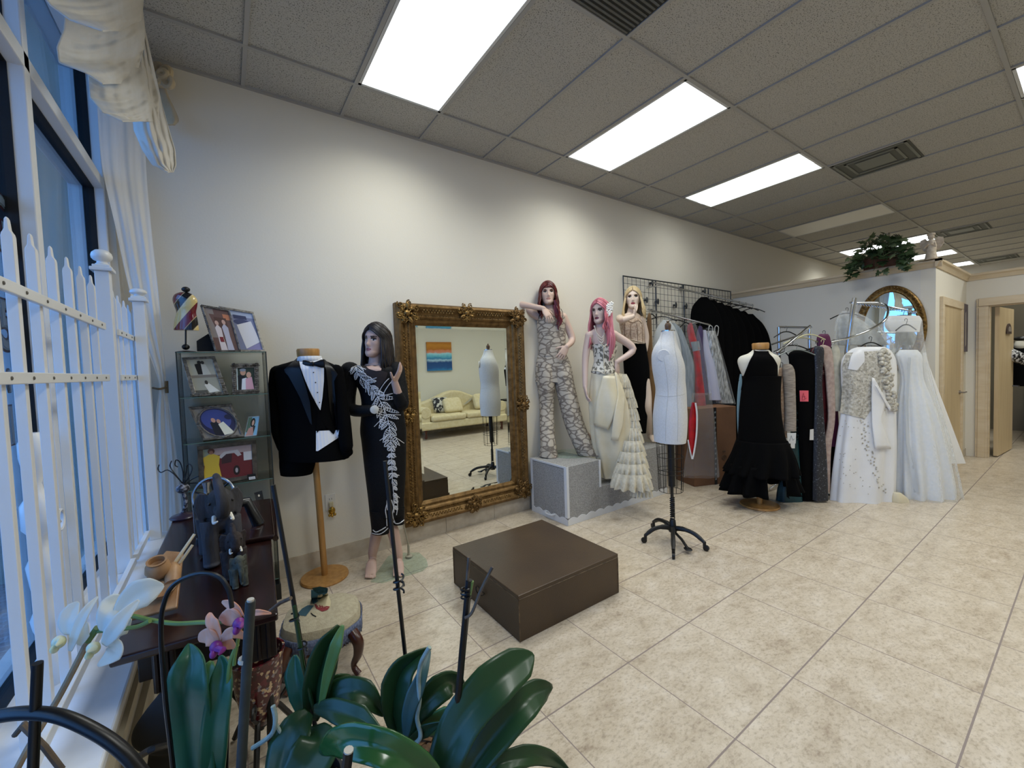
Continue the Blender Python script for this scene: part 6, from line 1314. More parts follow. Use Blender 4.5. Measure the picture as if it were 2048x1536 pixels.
# ---------------- black halter gown on wooden stand
hb = onZ(1519, 1011, 0); SH = sOf(*hb[:2]); A = lambda x, y, d=0: atS(x, y, SH + d)
hs = thing('dress_stand', 'black halter mermaid gown on a round-based wooden stand, mid-floor', 'dress stand', hb)
MB().lathe([(.166, 0), (.17, .008), (.165, .018), (.02, .022)], hb, n=40).build('base', M_BEECH, hs)
MB().tube([hb + (0, 0, .018), A(1519, 930), A(1520, 860)], .025, n=14).build('pole', M_BEECH, hs)
MB().lathe([(.064, 0), (.07, .01), (.072, .052), (.066, .062), (.02, .064)], A(1521, 699), n=28).build('neck_cap', M_BEECH, hs)
fm = MB(); sil([(700, 1506, 1537), (707, 1497, 1545), (713, 1482, 1555), (722, 1477, 1559), (736, 1480, 1556), (765, 1489, 1553), (822, 1486, 1552)], SH, .58, n=44, mb=fm); fm.build('torso', mat('form_cream', '#d6d2c4', rough=.8), hs)
bv = bvh_of([fm])
ha = MB(); patch(bv, [(1507, 699), (1508, 706), (1499, 722), (1487, 752), (1482, 780)], [(1537, 699), (1537, 706), (1547, 716), (1555, 730), (1556, 780)], SH, .012, 18, 14, mb=ha); sil([(752, 1486, 1560), (765, 1487, 1559), (790, 1484, 1558), (822, 1481, 1559), (866, 1479, 1565), (900, 1475, 1576), (930, 1466, 1582)], SH, .66, n=48, mb=ha, caps=False)
hg = ha.build('halter_gown', M_BLKF, hs, ang=80, solid=.004)
sil([(880, 1477, 1570), (912, 1468, 1582), (945, 1454, 1588)], SH, .8, n=96, fold=.16, nf=13, caps=False).build('flounce', M_BLKF, hg, ang=75, solid=.003); 
# lower flounce is slit at the front, showing the pole
rr = []; 
for i in range(9):
    t = i / 8; y = 925 + 55 * t; hw = 58 + 12 * t; cx = 1520; ring = []
    for j in range(110):
        q = PI * 1.5 + .26 + (2 * PI - .52) * j / 109; w = 1 + .14 * t * math.sin(13 * q + .6)
        ring.append(atS(cx, y, SH) + RH * hw * mpx(SH) * math.cos(q) * w + NH * hw * mpx(SH) * .8 * math.sin(q) * w)
    rr.append(ring)
m = MB(); m.loft(rr, caps=False, closed=False); m.build('flounce', M_BLKF, hg, ang=75, solid=.003)
# ============================================================ hanging clothes, racks, wedding gowns
M_WIRE = mat('grid_wire', '#43464a', rough=.4, metal=.6)
def loc(x, y, Y): return onY(x, y, Y)
# ---- wire grid wall
gx0, gx1 = onY(1246, 552, WY - .03)[0], onY(1461, 584, WY - .03)[0]; gz1 = (onY(1246, 552, WY - .03)[2] + onY(1461, 584, WY - .03)[2]) / 2; gz0 = .95
gw = thing('grid_panel', 'black wire grid panel on the back wall holding the clothes rails', 'wall grid', ((gx0 + gx1) / 2, WY, gz0))
m = MB(); nx = int((gx1 - gx0) / .0762)
for i in range(nx + 1): m.tube([(gx0 + (gx1 - gx0) * i / nx, WY - .03, gz0), (gx0 + (gx1 - gx0) * i / nx, WY - .03, gz1)], .0026, n=4)
nz = int((gz1 - gz0) / .0762)
for i in range(nz + 1): m.tube([(gx0, WY - .025, gz0 + (gz1 - gz0) * i / nz), (gx1, WY - .025, gz0 + (gz1 - gz0) * i / nz)], .0026, n=4)
m.build('wire', M_WIRE, gw)
m = MB(); k_ = 4
for i in range(k_ + 1):
    x = gx0 + (gx1 - gx0) * i / k_; m.tube([(x, WY - .032, gz0), (x, WY - .032, gz1 + .01)], .007, n=6)
m.tube([(gx0, WY - .032, gz1 + .005), (gx1, WY - .032, gz1 + .005)], .006, n=6); m.build('frame_tube', M_WIRE, gw)
for (x, y) in ((1294, 600), (1316, 603), (1352, 610), (1373, 612), (1305, 566), (1365, 575), (1410, 582)):
    c = onY(x, y, WY - .04); m = MB(); m.ell(c, (.022, .012, .040), n=6, m=4); m.box(c + (0, .02, 0), (.05, .02, .02)); m.build('bracket', M_WIRE, gw, smooth=False)
def railobj(name, label, p, q, r=.011, ends=True):
    o = thing(name, label, 'clothes rail', p); m = MB(); m.tube([p, q], r, n=10); m.build('rail', M_CHROME, o)
    m = MB()
    for e, t in ((p, .02), (q, -.02)):
        d = unit(q - p) * t * 8; m.tube([e + d, (e[0] + d[0], WY - .02, e[2] + d[2] + .0)], .009, n=8)
    m.build('bracket_arm', M_CHROME, o); return o
U0, U1 = onY(1306, 565, 3.02), onY(1506, 611, 2.86)
L0, L1 = onY(1296, 619, 2.95), onY(1420, 650, 2.72)
railobj('hanging_rail', 'upper chrome rail on the wire grid, carrying the black clothes', U0, U1)
railobj('hanging_rail', 'lower chrome rail on the wire grid, carrying the bagged gowns', L0, L1)
def hanger(o, top, sx, drop, m_=None, w=.20, d=None):
    """wire hook plus shoulder bar; top = point on the rail"""
    d = unit(d) if d is not None else RH; m = MB(); t = V3(top)
    m.tube([t + V3((0, 0, -.0)) + V3((0, 0, .014 * math.cos(a))) + d * .014 * math.sin(a) for a in np.linspace(-2.2, 1.9, 12)] + [t + (0, 0, -.05)], .0024, n=5)
    m.tube(bez([t + (0, 0, -.05) - d * w + V3((0, 0, -drop)), t + (0, 0, -.055) - d * w * .4, t + (0, 0, -.045), t + (0, 0, -.055) + d * w * .4, t + (0, 0, -.05) + d * w + V3((0, 0, -drop))], 12), .006, n=6)
    return m.build('hanger', m_ or M_BLK, o)
def garment(name, label, cat, rows, s, m, depth=.35, fold=.11, nf=7, ph=0, n=40, group=None, hang=None, ang=70, sq=1.0, w=.18, hm=None, caps=True):
    top = atS((rows[0][1] + rows[0][2]) / 2, rows[0][0], s); o = thing(name, label, cat, top, group)
    b = MB(); sil(rows, s, depth, n=n, fold=fold, nf=nf, ph=ph, mb=b, sq=sq, caps=caps); o2 = b.build('fabric', m, o, ang=ang)
    if hang is not None: hanger(o, hang, 0, .05, hm, w)
    return o, b, o2
G1 = 'black gowns and jackets on the upper wall rail'
for i in range(7):
    t = i / 6; p = U0 + (U1 - U0) * (.52 + .47 * t); px = 1408 + 92 * t; py = 594 + 34 * t; s = sOf(*p[:2])
    lab = ['black garment at the left end of the upper wall rail', 'second black garment from the left on the upper wall rail', 'third black garment from the left on the upper wall rail', 'black garment in the middle of the upper wall rail', 'third black garment from the right on the upper wall rail', 'black jacket with a small white flower, second from the right on the upper rail', 'black gown with a sloping shoulder at the right end of the upper wall rail'][i]
    hw = 1.0 + .1 * t
    o, b, g = garment('black_garment', lab, 'garment', [(py, px - 6, px + 6), (py + 7, px - 14, px + 13), (py + 22, px - 24 * hw, px + 25 * hw), (py + 50, px - 27 * hw, px + 36 * hw), (py + 100, px - 26 * hw, px + 41 * hw), (py + 190, px - 28, px + 42), (py + 270, px - 30, px + 44)], s, M_BLKF, .15, .10, 7, i, group=G1, hang=p)
    if i == 5:
        c = onto(bvh_of([b]), 1486, 661, s, .01); m = MB()
        for k in range(6): m.ell(c + RH * .012 * math.cos(k) + V3((0, 0, .012 * math.sin(k))), (.011, .006, .009), n=8, m=5)
        m.build('brooch', mat('flower_white', '#e8e4da'), g)
# ---- lower rail garments
M_BAG = film('garment_bag', '#fbfcfc', .08, .08, 16)
M_GOLDB = mat('bronze_satin', '#7a5a30', rough=.4, sheen=.2, c2='#5a4022', nscale=8, stretch=(3, 3, .4)); M_GREY = mat('grey_jersey', '#8c9499', rough=.75, c2='#747c82', nscale=12, stretch=(3, 3, .5), bump=.2)
M_RED = mat('red_satin', '#b80f1b', rough=.35, c2='#8d0c16', nscale=14); M_PURP = mat('purple_satin', '#3a2d55', rough=.5); M_LAV = mat('lavender_cloth', '#b3b3c4', rough=.7)
M_SLV = mat('silver_satin', '#cfcfcc', rough=.22, metal=.35, c2='#7d7d7b', nscale=26, stretch=(2, 2, .6), bump=.8)
sL = lambda t: sOf(*(L0 + (L1 - L0) * t)[:2])
def onL(t): return L0 + (L1 - L0) * t
garment('bronze_gown', 'narrow bronze satin gown hanging left of the white dress form', 'gown', [(626, 1297, 1301), (640, 1294, 1303), (690, 1293, 1305), (730, 1295, 1306), (745, 1294, 1308), (790, 1300, 1314), (840, 1306, 1320), (875, 1308, 1322)], sOf(3.72, 3.02), M_GOLDB, .8, .12, 5, hang=onL(.05), w=.06)
o, b, g = garment('bagged_gown', 'gown in a crumpled clear plastic bag behind the neck of the white form', 'gown', [(640, 1326, 1338), (660, 1312, 1352), (700, 1306, 1362), (780, 1308, 1366), (870, 1308, 1366)], sL(.2), mat('pale_cloth', '#b9bcbd', rough=.8), .3, .06, 6, 1, hang=onL(.2))
m = MB(); sil([(634, 1326, 1338), (650, 1312, 1352), (690, 1304, 1346), (780, 1306, 1346), (880, 1306, 1346)], sL(.2), .4, fold=.12, nf=9, mb=m, caps=False); m.build('plastic_cover', M_BAG, g, ang=80)
o, b, g = garment('grey_gown', 'draped grey jersey gown just right of the white dress form', 'gown', [(646, 1338, 1350), (660, 1335, 1364), (690, 1336, 1376), (720, 1340, 1386), (745, 1350, 1389), (790, 1345, 1388), (830, 1348, 1383), (866, 1350, 1374)], sL(.4), M_GREY, .35, .14, 7, hang=onL(.4))
bv = bvh_of([b]); m = MB()
for k in range(7): cord(bv, [(1352 + k, 662 + 2 * k), (1362 + k * 1.5, 680 + 4 * k), (1366, 712 + k * 5)], sL(.4), .006, n=10, mb=m, lift=.001)
m.build('ruching', M_GREY, g)
o, b, g = garment('red_gown', 'red satin dress with a grey waistband in a clear bag', 'gown', [(646, 1377, 1384), (662, 1374, 1388), (690, 1380, 1396), (705, 1386, 1400), (740, 1388, 1404), (790, 1390, 1410), (822, 1390, 1413)], sL(.6), M_RED, .5, .08, 6, hang=onL(.6), w=.08)
bv = bvh_of([b]); patch(bv, [(1381, 684), (1384, 696), (1386, 703)], [(1398, 682), (1400, 692), (1401, 700)], sL(.6), .006, 6, 8).build('waistband', M_GREY, g, ang=80)
m = MB(); sil([(640, 1374, 1388), (680, 1372, 1402), (740, 1384, 1412), (790, 1386, 1424)], sL(.6) - .05, .4, fold=.14, nf=8, mb=m, caps=False); m.build('plastic_cover', M_BAG, g, ang=80); zb_s = sOf(*onZ(1389, 974)[:2]) - .12; m = MB(); sil([(786, 1384, 1422), (830, 1382, 1428), (880, 1378, 1432), (930, 1370, 1436), (954, 1366, 1437)], zb_s, .3, fold=.2, nf=9, mb=m, caps=False); m.build('plastic_cover', film('clear_bag', '#efedea', .13, .1, 14), g, ang=80)
SZB = sOf(*onZ(1389, 974)[:2]) - .19
o, b, g = garment('zipped_bag', 'lower red garment bag with a white zipped edge, beside the dress form cage', 'garment bag', [(805, 1384, 1392), (830, 1379, 1394), (860, 1377, 1394), (895, 1379, 1391), (911, 1383, 1387)], SZB, M_RED, .4, .04, 4)
m = MB(); m.tube(bez([atS(x, y, SZB - .04) for x, y in ((1391, 806), (1394, 830), (1393, 870), (1388, 905), (1385, 918))], 16), .009, n=8); m.tube(bez([atS(x, y, SZB - .04) for x, y in ((1376, 880), (1380, 900), (1384, 918))], 10), .007, n=8); m.build('zipper', mat('zip_white', '#dcdcdc', rough=.5), g)
garment('purple_gown', 'sliver of a dark purple gown beside the red bagged dress', 'gown', [(652, 1398, 1403), (664, 1394, 1406), (690, 1392, 1406), (730, 1398, 1410), (790, 1402, 1416)], sL(.72), M_PURP, .4, hang=onL(.74), w=.06)
garment('lavender_gown', 'pale lavender gown hanging behind the silver gown in plastic', 'gown', [(660, 1406, 1412), (700, 1404, 1420), (740, 1412, 1432), (800, 1418, 1442)], sL(.82), M_LAV, .4, hang=onL(.82), w=.06)
o, b, g = garment('silver_gown', 'silver satin gown in shiny plastic above the cardboard box', 'gown', [(662, 1412, 1430), (675, 1411, 1434), (700, 1412, 1440), (740, 1417, 1450), (780, 1425, 1459), (806, 1432, 1467)], sL(.95), M_SLV, .45, .1, 7, hang=onL(.96), w=.1)
m = MB(); sil([(656, 1412, 1430), (700, 1409, 1442), (740, 1414, 1453), (780, 1421, 1463), (808, 1428, 1470)], sL(.95), .55, fold=.15, nf=9, mb=m, caps=False); m.build('plastic_cover', M_BAG, g, ang=80)
m = MB()
for x in (1416, 1428): m.tube(bez([atS(x, 666, sL(.95)), atS(x + 3, 652, sL(.95)), atS(x + 9, 655, sL(.95)), atS(x + 7, 672, sL(.95) - .04)], 12), .005, n=6)
m.build('strap_loop', M_SLV, g)
# ---- cardboard box
M_CARD = mat('cardboard', '#7a563b', rough=.85, c2='#6d4c33', nscale=5)
cb0, cb1, cb2 = onZ(1389, 974), onZ(1474, 964), onZ(1366, 959)
bx_ = thing('cardboard_box', 'tall brown cardboard box with black tape under the silver gown', 'box', cb0)
e1, e2 = unit(cb1 - cb0), unit(cb2 - cb0); e2 = unit(e2 - e1 * (e2 @ e1)); w1 = np.linalg.norm(cb1 - cb0); w2 = .34; hbx = atS(1474, 812, sOf(*cb1[:2]))[2]
m = MB(); m.prism([cb0, cb0 + e1 * w1, cb0 + e1 * w1 + e2 * w2, cb0 + e2 * w2], (0, 0, hbx)); m.build('carton', M_CARD, bx_, smooth=False, bevel=.006)
nf_ = unit(np.cross(e1, (0, 0, 1))); nf_ = nf_ if nf_ @ NH < 0 else -nf_
tpz = lambda a, z: cb0 + e1 * a + V3((0, 0, z)) + nf_ * .002
ta = np.linalg.norm(onZ(1432, 969) - cb0); m = MB(); m.prism([tpz(ta - .018, 0), tpz(ta + .018, 0), tpz(ta + .018, hbx), tpz(ta - .018, hbx)], nf_ * .001); tp_o = m.build('tape', mat('tape_black', '#17191c', rough=.3), bx_, smooth=False)
m = MB()
for k in range(14): m.prism([tpz(ta - .009, .05 + k * hbx / 15), tpz(ta + .009, .055 + k * hbx / 15), tpz(ta + .009, .075 + k * hbx / 15), tpz(ta - .009, .07 + k * hbx / 15)], nf_ * .0016)
m.build('tape_print', mat('tape_grey', '#7d8388', rough=.4), tp_o, smooth=False)
m = MB(); pc_ = onZ(1454, 969); pa_ = np.linalg.norm(pc_ - cb0)
for z, r in ((hbx * .34, .028),):
    m.tube([tpz(pa_, z) + e1 * r * math.cos(a) + V3((0, 0, r * math.sin(a))) for a in np.linspace(0, 2 * PI, 20)[:-1]], .004, n=5, closed=True); m.box(tpz(pa_, z), (.02, .03, .003), e1, (0, 0, 1)); m.box(tpz(pa_, z + .07), (.035, .02, .003), e1, (0, 0, 1))
m.build('printed_mark', mat('box_ink', '#54402f', rough=.8), bx_, smooth=False)
# ---- chrome rack with dresses
s_r = 4.16; rt_ = atS(1619, 655, s_r); rack = thing('clothes_rack', 'chrome clothes rack with slanting arm, carrying coloured dresses', 'clothes rack', (rt_[0], rt_[1], 0))
m = MB(); pl_ = atS(1558, 654, 4.45); m.tube([(rt_[0], rt_[1], .03), rt_], .014, n=10); m.tube([(pl_[0], pl_[1], .03), pl_], .016, n=10); m.build('post', M_CHROME, rack)
m = MB(); m.tube([pl_, rt_], .010, n=8); m.tube([atS(1554, 706, 3.98), atS(1620, 652, s_r), atS(1622, 655, s_r + .02)], .012, n=10); m.tube([atS(1543, 689, 4.3), atS(1605, 668, s_r + .05)], .009, n=8); m.build('arm', M_CHROME, rack)
m = MB(); 
for c in (rt_, pl_):
    for d in ((.26, 0), (-.26, 0), (0, .26), (0, -.26)): m.tube([(c[0], c[1], .05), (c[0] + d[0], c[1] + d[1], .02)], .012, n=8)
m.build('base', M_CHROME, rack)
M_TEAL = mat('teal_satin', '#16434a', rough=.4, c2='#0f3036', nscale=9); M_GRN = mat('embroidered_green', '#10201d', rough=.6, c2='#54706a', nscale=46, nmin=.56, nmax=.62)
M_BEAD = mat('beaded_charcoal', '#23252b', rough=.5, c2='#70737c', nscale=80, nmin=.6, nmax=.68); M_BURG = mat('burgundy', '#3c0a14', rough=.5, c2='#5a1420', nscale=12); M_PINKB = mat('blush_knit', '#a48e84', rough=.8, c2='#b9a59a', nscale=30); M_MAG = mat('magenta', '#57123f', rough=.55); M_IVB = mat('ivory_blouse', '#c3bfae', rough=.7, c2='#aeab9a', nscale=20)
M_TWEED = mat('tweed', '#a69b8e', rough=.9, c2='#7e746a', nscale=40, stretch=(.4, .4, 4), bump=.3); M_TANL = mat('tan_lace', '#8d7058', rough=.7, c2='#b59c84', nscale=50)
M_HC = mat('hanger_cream', '#cfc79a', rough=.4); M_TEALP = mat('powder_blue', '#7d9aa3', rough=.6)
RG = 'dresses on the slanting chrome rack'
ar = lambda t: atS(1556 + 62 * t, 704 - 50 * t, 3.98 + .18 * t)
def rk(*a, **k): return garment(*a, group=RG, **k)
garment('blue_gown', 'sliver of a powder blue gown behind the black halter gown', 'gown', [(748, 1480, 1488), (775, 1476, 1490), (820, 1474, 1488), (870, 1476, 1486), (890, 1478, 1485)], 4.15, M_TEALP, .5, hang=atS(1484, 742, 4.15), w=.03)
rk('magenta_gown', 'magenta gown on a black clip hanger at the right of the rack', 'gown', [(668, 1640, 1656), (676, 1634, 1660), (700, 1636, 1664), (745, 1650, 1672), (820, 1655, 1676), (893, 1660, 1679)], 4.12, M_MAG, .4, hang=atS(1648, 664, 4.12), w=.07)
rk('black_dress', 'black dress hem showing behind the magenta gown', 'gown', [(688, 1652, 1662), (720, 1655, 1674), (800, 1656, 1672), (893, 1658, 1674), (960, 1660, 1677), (982, 1661, 1678)], 4.16, M_BLKF, .4, hang=atS(1657, 676, 4.16), w=.05)
rk('ivory_blouse', 'ivory lace blouse nearest the wedding gowns on the rack', 'blouse', [(688, 1664, 1672), (700, 1662, 1679), (740, 1663, 1682), (780, 1664, 1684), (822, 1666, 1681)], 4.02, M_IVB, .4, hang=atS(1668, 682, 4.02), w=.05)
o, b, g = rk('burgundy_gown', 'burgundy gown with beaded bodice on the chrome rack', 'gown', [(694, 1628, 1640), (703, 1622, 1654), (740, 1630, 1660), (790, 1634, 1660), (845, 1636, 1658), (940, 1636, 1656), (984, 1638, 1658)], 4.06, M_BURG, .4, hang=atS(1634, 686, 4.06))
bv = bvh_of([b]); m = MB(); rn = random.Random(2)
for k in range(46): m.ell(onto(bv, rn.uniform(1638, 1656), rn.uniform(710, 748), 4.06, .004), (.006, .006, .006), n=6, m=4)
m.build('beading', mat('bead_bronze', '#7d5a54', rough=.3, metal=.5), g)['kind'] = 'stuff'
rk('blush_gown', 'long-sleeved blush knit gown hanging in front of the burgundy one', 'gown', [(690, 1642, 1650), (698, 1642, 1662), (730, 1649, 1667), (780, 1653, 1669), (838, 1656, 1670), (900, 1648, 1662), (984, 1650, 1660)], 4.0, M_PINKB, .4, hang=atS(1645, 682, 4.0), w=.06, hm=M_HC)
rk('green_gown', 'dark green embroidered gown with a teal hem on the rack', 'gown', [(708, 1582, 1592), (720, 1578, 1600), (760, 1582, 1603), (800, 1586, 1604), (880, 1580, 1604), (930, 1572, 1604), (975, 1560, 1603)], 4.04, M_GRN, .4, hang=ar(.45))
garment('teal_gown', 'teal satin gown whose hem reaches the floor beside the halter gown', 'gown', [(880, 1584, 1600), (930, 1572, 1603), (975, 1556, 1603), (1001, 1553, 1605)], 4.0, M_TEAL, .5, .1, 6)
o, b, g = rk('black_velvet_gown', 'long black gown with a pink sticky note on the rack', 'gown', [(700, 1590, 1612), (708, 1578, 1626), (730, 1580, 1633), (790, 1594, 1633), (870, 1598, 1632), (950, 1600, 1632), (1000, 1600, 1634)], 3.97, M_BLKF, .4, .08, 6, 0, hang=ar(.75), hm=M_HC)
bv = bvh_of([b]); patch(bv, [(1599, 781), (1600, 803)], [(1617, 781), (1617, 803)], 3.97, .008, 4, 4).build('sticky_note', mat('note_pink', '#e0606a', rough=.7), g, ang=80)
m = MB()
for P in ([(1604, 799), (1607, 786), (1610, 797)], [(1604, 794), (1611, 793)], [(1604, 800), (1609, 799), (1613, 796)]): m.tube([onto(bv, x, y, 3.97, .0095) for x, y in P], .0022, n=4)
m.build('handwriting', mat('note_ink', '#9c3440', rough=.7), g)
o, b, g = rk('charcoal_gown', 'charcoal beaded gown in the middle of the rack', 'gown', [(692, 1630, 1640), (702, 1628, 1648), (760, 1630, 1644), (840, 1628, 1648), (930, 1626, 1654), (1000, 1625, 1656)], 3.93, M_BEAD, .45, .08, 6, hang=atS(1634, 684, 3.95), w=.05)
m = MB(); q_ = Quad(atS(1620, 859, 3.88), atS(1627, 858, 3.88), atS(1627, 880, 3.88), atS(1619, 880, 3.88)); q_.slab(m, rect(0, 0, 1, 1), 0, .002); m.build('price_tag', flat('#c9c7c2'), g, smooth=False)
o, b, g = garment('tan_lace_top', 'tan lace top between the halter gown and the tweed jacket', 'top', [(735, 1560, 1566), (745, 1556, 1570), (780, 1555, 1570), (830, 1562, 1574), (876, 1566, 1574)], 3.98, M_TANL, .4, hang=atS(1563, 728, 3.99), w=.04)
o, b, g = rk('tweed_jacket', 'beige tweed jacket with a white paper tag on its cuff', 'jacket', [(728, 1568, 1580), (734, 1566, 1586), (750, 1566, 1590), (790, 1569, 1591), (830, 1570, 1592), (862, 1569, 1592)], 3.95, M_TWEED, .5, .04, 5, hang=ar(.18), w=.06)
m = MB(); q_ = Quad(atS(1574, 866, 3.9), atS(1592, 866, 3.9), atS(1591, 887, 3.9), atS(1575, 887, 3.9)); q_.slab(m, rect(0, 0, 1, 1), 0, .002); q_.slab(m, rect(.35, 1.0, .9, 1.45), .004, .005); pt_ = m.build('price_tag', flat('#d3d4d2'), g, smooth=False)
m = MB(); m.tube([q_.at(.25, .75, .003), q_.at(.45, .25, .003), q_.at(.65, .7, .003), q_.at(.8, .55, .003)], .002, n=4); m.build('handwriting', flat('#7d8084'), pt_)
for lab, x, y, s, mm, w in (('empty black plastic hanger on the far arm of the chrome rack', 1572, 655, 4.42, M_BLK, .13), ('empty clear plastic hanger low on the slanting rack arm', 1592, 690, 3.9, mat('clear_plastic', '#8d9490', rough=.2, trans=.3), .18), ('empty cream wooden hanger at the top of the slanting arm', 1618, 660, 4.08, M_HC, .16)):
    t = atS(x, y, s); o = thing('clothes_hanger', lab, 'hanger', t); hanger(o, t, 0, .05, mm, w)
# ---- spiral chrome rack and wedding gowns
sp0 = 4.25; pt0 = atS(1709, 596, sp0); sr = thing('spiral_rack', 'chrome rack with a curved spiral rail holding the wedding gowns', 'clothes rack', (pt0[0], pt0[1], 0))
m = MB(); pb_ = atS(1694, 700, sp0); m.tube([(pb_[0] - .0, pb_[1], .03), pb_, pt0], .02, n=12); m.build('post', M_CHROME, sr)
m = MB(); m.tube(bez([atS(x, y, sp0 + d) for x, y, d in ((1662, 684, -.25), (1700, 675, -.3), (1739, 660, -.32), (1769, 641, -.28), (1776, 624, -.15), (1772, 611, 0), (1754, 606, .05), (1712, 606, .02))], 40), .011, n=10); m.build('spiral_rail', M_CHROME, sr)
m = MB(); m.tube([atS(1700, 605, sp0), atS(1760, 610, sp0 + .1), atS(1832, 624, sp0 + .3)], .009, n=8); m.tube([(pb_[0] - .3, pb_[1], .03), (pb_[0] + .3, pb_[1], .03)], .014); m.tube([(pb_[0], pb_[1] - .3, .03), (pb_[0], pb_[1] + .3, .03)], .014); m.build('arm', M_CHROME, sr)
m = MB()
for k in range(22): c = atS(1705 + k * 6, 606 + k * .9, sp0 + .02 * k * .4); m.tube([c + (0, 0, .012 * math.cos(a)) + RH * .012 * math.sin(a) for a in np.linspace(0, 2 * PI, 10)[:-1]], .003, n=4, closed=True)
m.build('notch_ring', M_CHROME, sr)
M_WS = mat('white_satin', '#e9e8e6', rough=.38, sheen=.2, c2='#dedddc', nscale=3); M_LACE = mat('ivory_lace', '#cfcabd', rough=.75, c2='#a09a8c', nscale=44, ndetail=2, bump=.5, bscale=80); M_WT = mat('white_tulle', '#e4e6e8', rough=.8, c2='#ececec', nscale=40, bump=.2)
M_BAG2 = film('gown_bag', '#fafbfb', .22, .1, 12)
o, b, g = garment('wedding_gown', 'white satin wedding gown with lace bodice and train, left of the bagged gowns', 'wedding gown', [(694, 1716, 1768), (701, 1700, 1780), (722, 1685, 1790), (765, 1685, 1791), (800, 1689, 1789), (830, 1685, 1788), (880, 1678, 1788), (940, 1671, 1786), (1003, 1666, 1783)], 3.96, M_WS, (.3, .42), .17, 8, 1, n=110, hang=atS(1741, 676, 3.99), w=.13)
bvg = bvh_of([b])
patch(bvg, [(1692, 706), (1684, 730), (1685, 765), (1682, 806), (1680, 826)], [(1776, 700), (1782, 730), (1776, 765), (1752, 805), (1730, 838)], 3.96, .006, 18, 14).build('lace_bodice', M_LACE, g, ang=80)
patch(bvg, [(1714, 694), (1702, 712), (1696, 738)], [(1728, 700), (1730, 722), (1714, 741)], 3.96, .014, 8, 8).build('bodice_cup', M_WS, g, ang=80)
m = MB(); patch(bvg, [(1744, 755), (1743, 800), (1744, 850), (1750, 898)], [(1748, 756), (1772, 800), (1762, 840), (1782, 898)], 3.96, .03, 16, 8, mb=m); patch(bvg, [(1750, 770), (1764, 795), (1772, 810)], [(1752, 770), (1782, 815), (1780, 823)], 3.96, .045, 8, 6, mb=m); m.build('satin_sleeve', M_WS, g, ang=80, solid=.006)
m = MB(); rn = random.Random(9)
for y in np.arange(700, 820, 2.6):
    w_ = np.interp(y, [700, 750, 820], [16, 20, 12]); cx = np.interp(y, [700, 760, 820], [1768, 1776, 1788]); m.ell(onto(bvg, cx + rn.uniform(-w_, w_) * .5, y, 3.93, .02), (.028, .02, .022), n=8, m=5, u=RH, v=NH)
m.build('puffed_lace', M_LACE, g)
m = MB()
P = [(1722, 822), (1728, 850), (1727, 880), (1736, 905), (1748, 930), (1752, 960), (1770, 985)]
for k in range(46):
    t = k / 45; i = min(int(t * 6), 5); p = V3(P[i]) + (V3(P[i + 1]) - V3(P[i])) * (t * 6 - i); m.ell(onto(bvg, p[0] + rn.uniform(-5, 9), p[1], 3.96, .005), (.009, .005, .008), n=6, m=4, u=RH, v=NH)
for k in range(40): m.ell(onto(bvg, rn.uniform(1676, 1740), rn.uniform(840, 990), 3.96, .003), (.0045,) * 3, n=5, m=3)
for k in range(120): m.ell(onto(bvg, rn.uniform(1686, 1772), rn.uniform(706, 822), 3.96, .008), (.006, .004, .006), n=5, m=3, u=RH, v=NH)
m.build('lace_beading', M_LACE, g)['kind'] = 'stuff'
o, b, g = garment('wedding_gown', 'white tulle ball gown inside a clear plastic bag, right of the satin gown', 'wedding gown', [(700, 1800, 1834), (712, 1793, 1842), (735, 1799, 1843), (762, 1803, 1846), (800, 1799, 1860), (860, 1796, 1878), (920, 1794, 1890), (975, 1793, 1898), (994, 1796, 1896)], 4.0, M_WT, (.4, .62), .2, 12, n=120, hang=atS(1812, 640, 4.05), w=.1)
m = MB(); sil([(640, 1772, 1842), (664, 1764, 1843), (700, 1782, 1848), (760, 1786, 1860), (820, 1786, 1876), (880, 1788, 1892), (950, 1790, 1906), (1000, 1789, 1913), (1008, 1795, 1912)], 3.99, (.42, .68), n=90, fold=.12, nf=14, mb=m, caps=False); m.build('plastic_cover', M_BAG2, g, ang=80)
m = MB(); patch(bvh_of([m0 for m0 in [b]]), [(1816, 715), (1812, 800), (1812, 880), (1828, 985)], [(1822, 715), (1817, 800), (1818, 880), (1838, 985)], 3.95, .05, 16, 2, mb=m); m.build('bag_seam', mat('bag_seam', '#c6cacd', rough=.3), g, ang=80)
garment('wedding_gown', 'white gown train spreading to the right, behind the bagged ball gown', 'wedding gown', [(705, 1846, 1852), (728, 1845, 1857), (800, 1850, 1883), (860, 1860, 1905), (925, 1872, 1929)], 4.2, M_WS, .4, .05, 7, n=50)
garment('folded_petticoat', 'white folded petticoat hung across the oval gilt mirror', 'garment', [(632, 1775, 1838), (640, 1772, 1843), (652, 1771, 1840), (664, 1780, 1838)], 4.18, M_WS, .25, .1, 7, hang=atS(1806, 622, 4.2))
o, b, g = garment('bagged_veil', 'clear plastic bags of veils hanging beside the leaning chrome post', 'garment bag', [(632, 1680, 1708), (645, 1676, 1730), (670, 1674, 1760), (690, 1676, 1776)], 4.35, mat('veil_cloth', '#c2c3c0', rough=.8, c2='#a9aaa6', nscale=20), .25, .12, 9, hang=atS(1694, 618, 4.4))
m = MB(); sil([(622, 1684, 1706), (640, 1674, 1740), (680, 1673, 1780), (705, 1676, 1786)], 4.3, .35, fold=.2, nf=11, mb=m, caps=False); m.build('plastic_cover', M_BAG2, g, ang=80)
garment('ivory_bundle', 'ivory cloth bundle on the floor between the satin gown and the plastic bag', 'garment', [(985, 1786, 1800), (994, 1784, 1812), (1003, 1784, 1816), (1006, 1786, 1814)], 3.86, M_IV, .6, .12, 6)
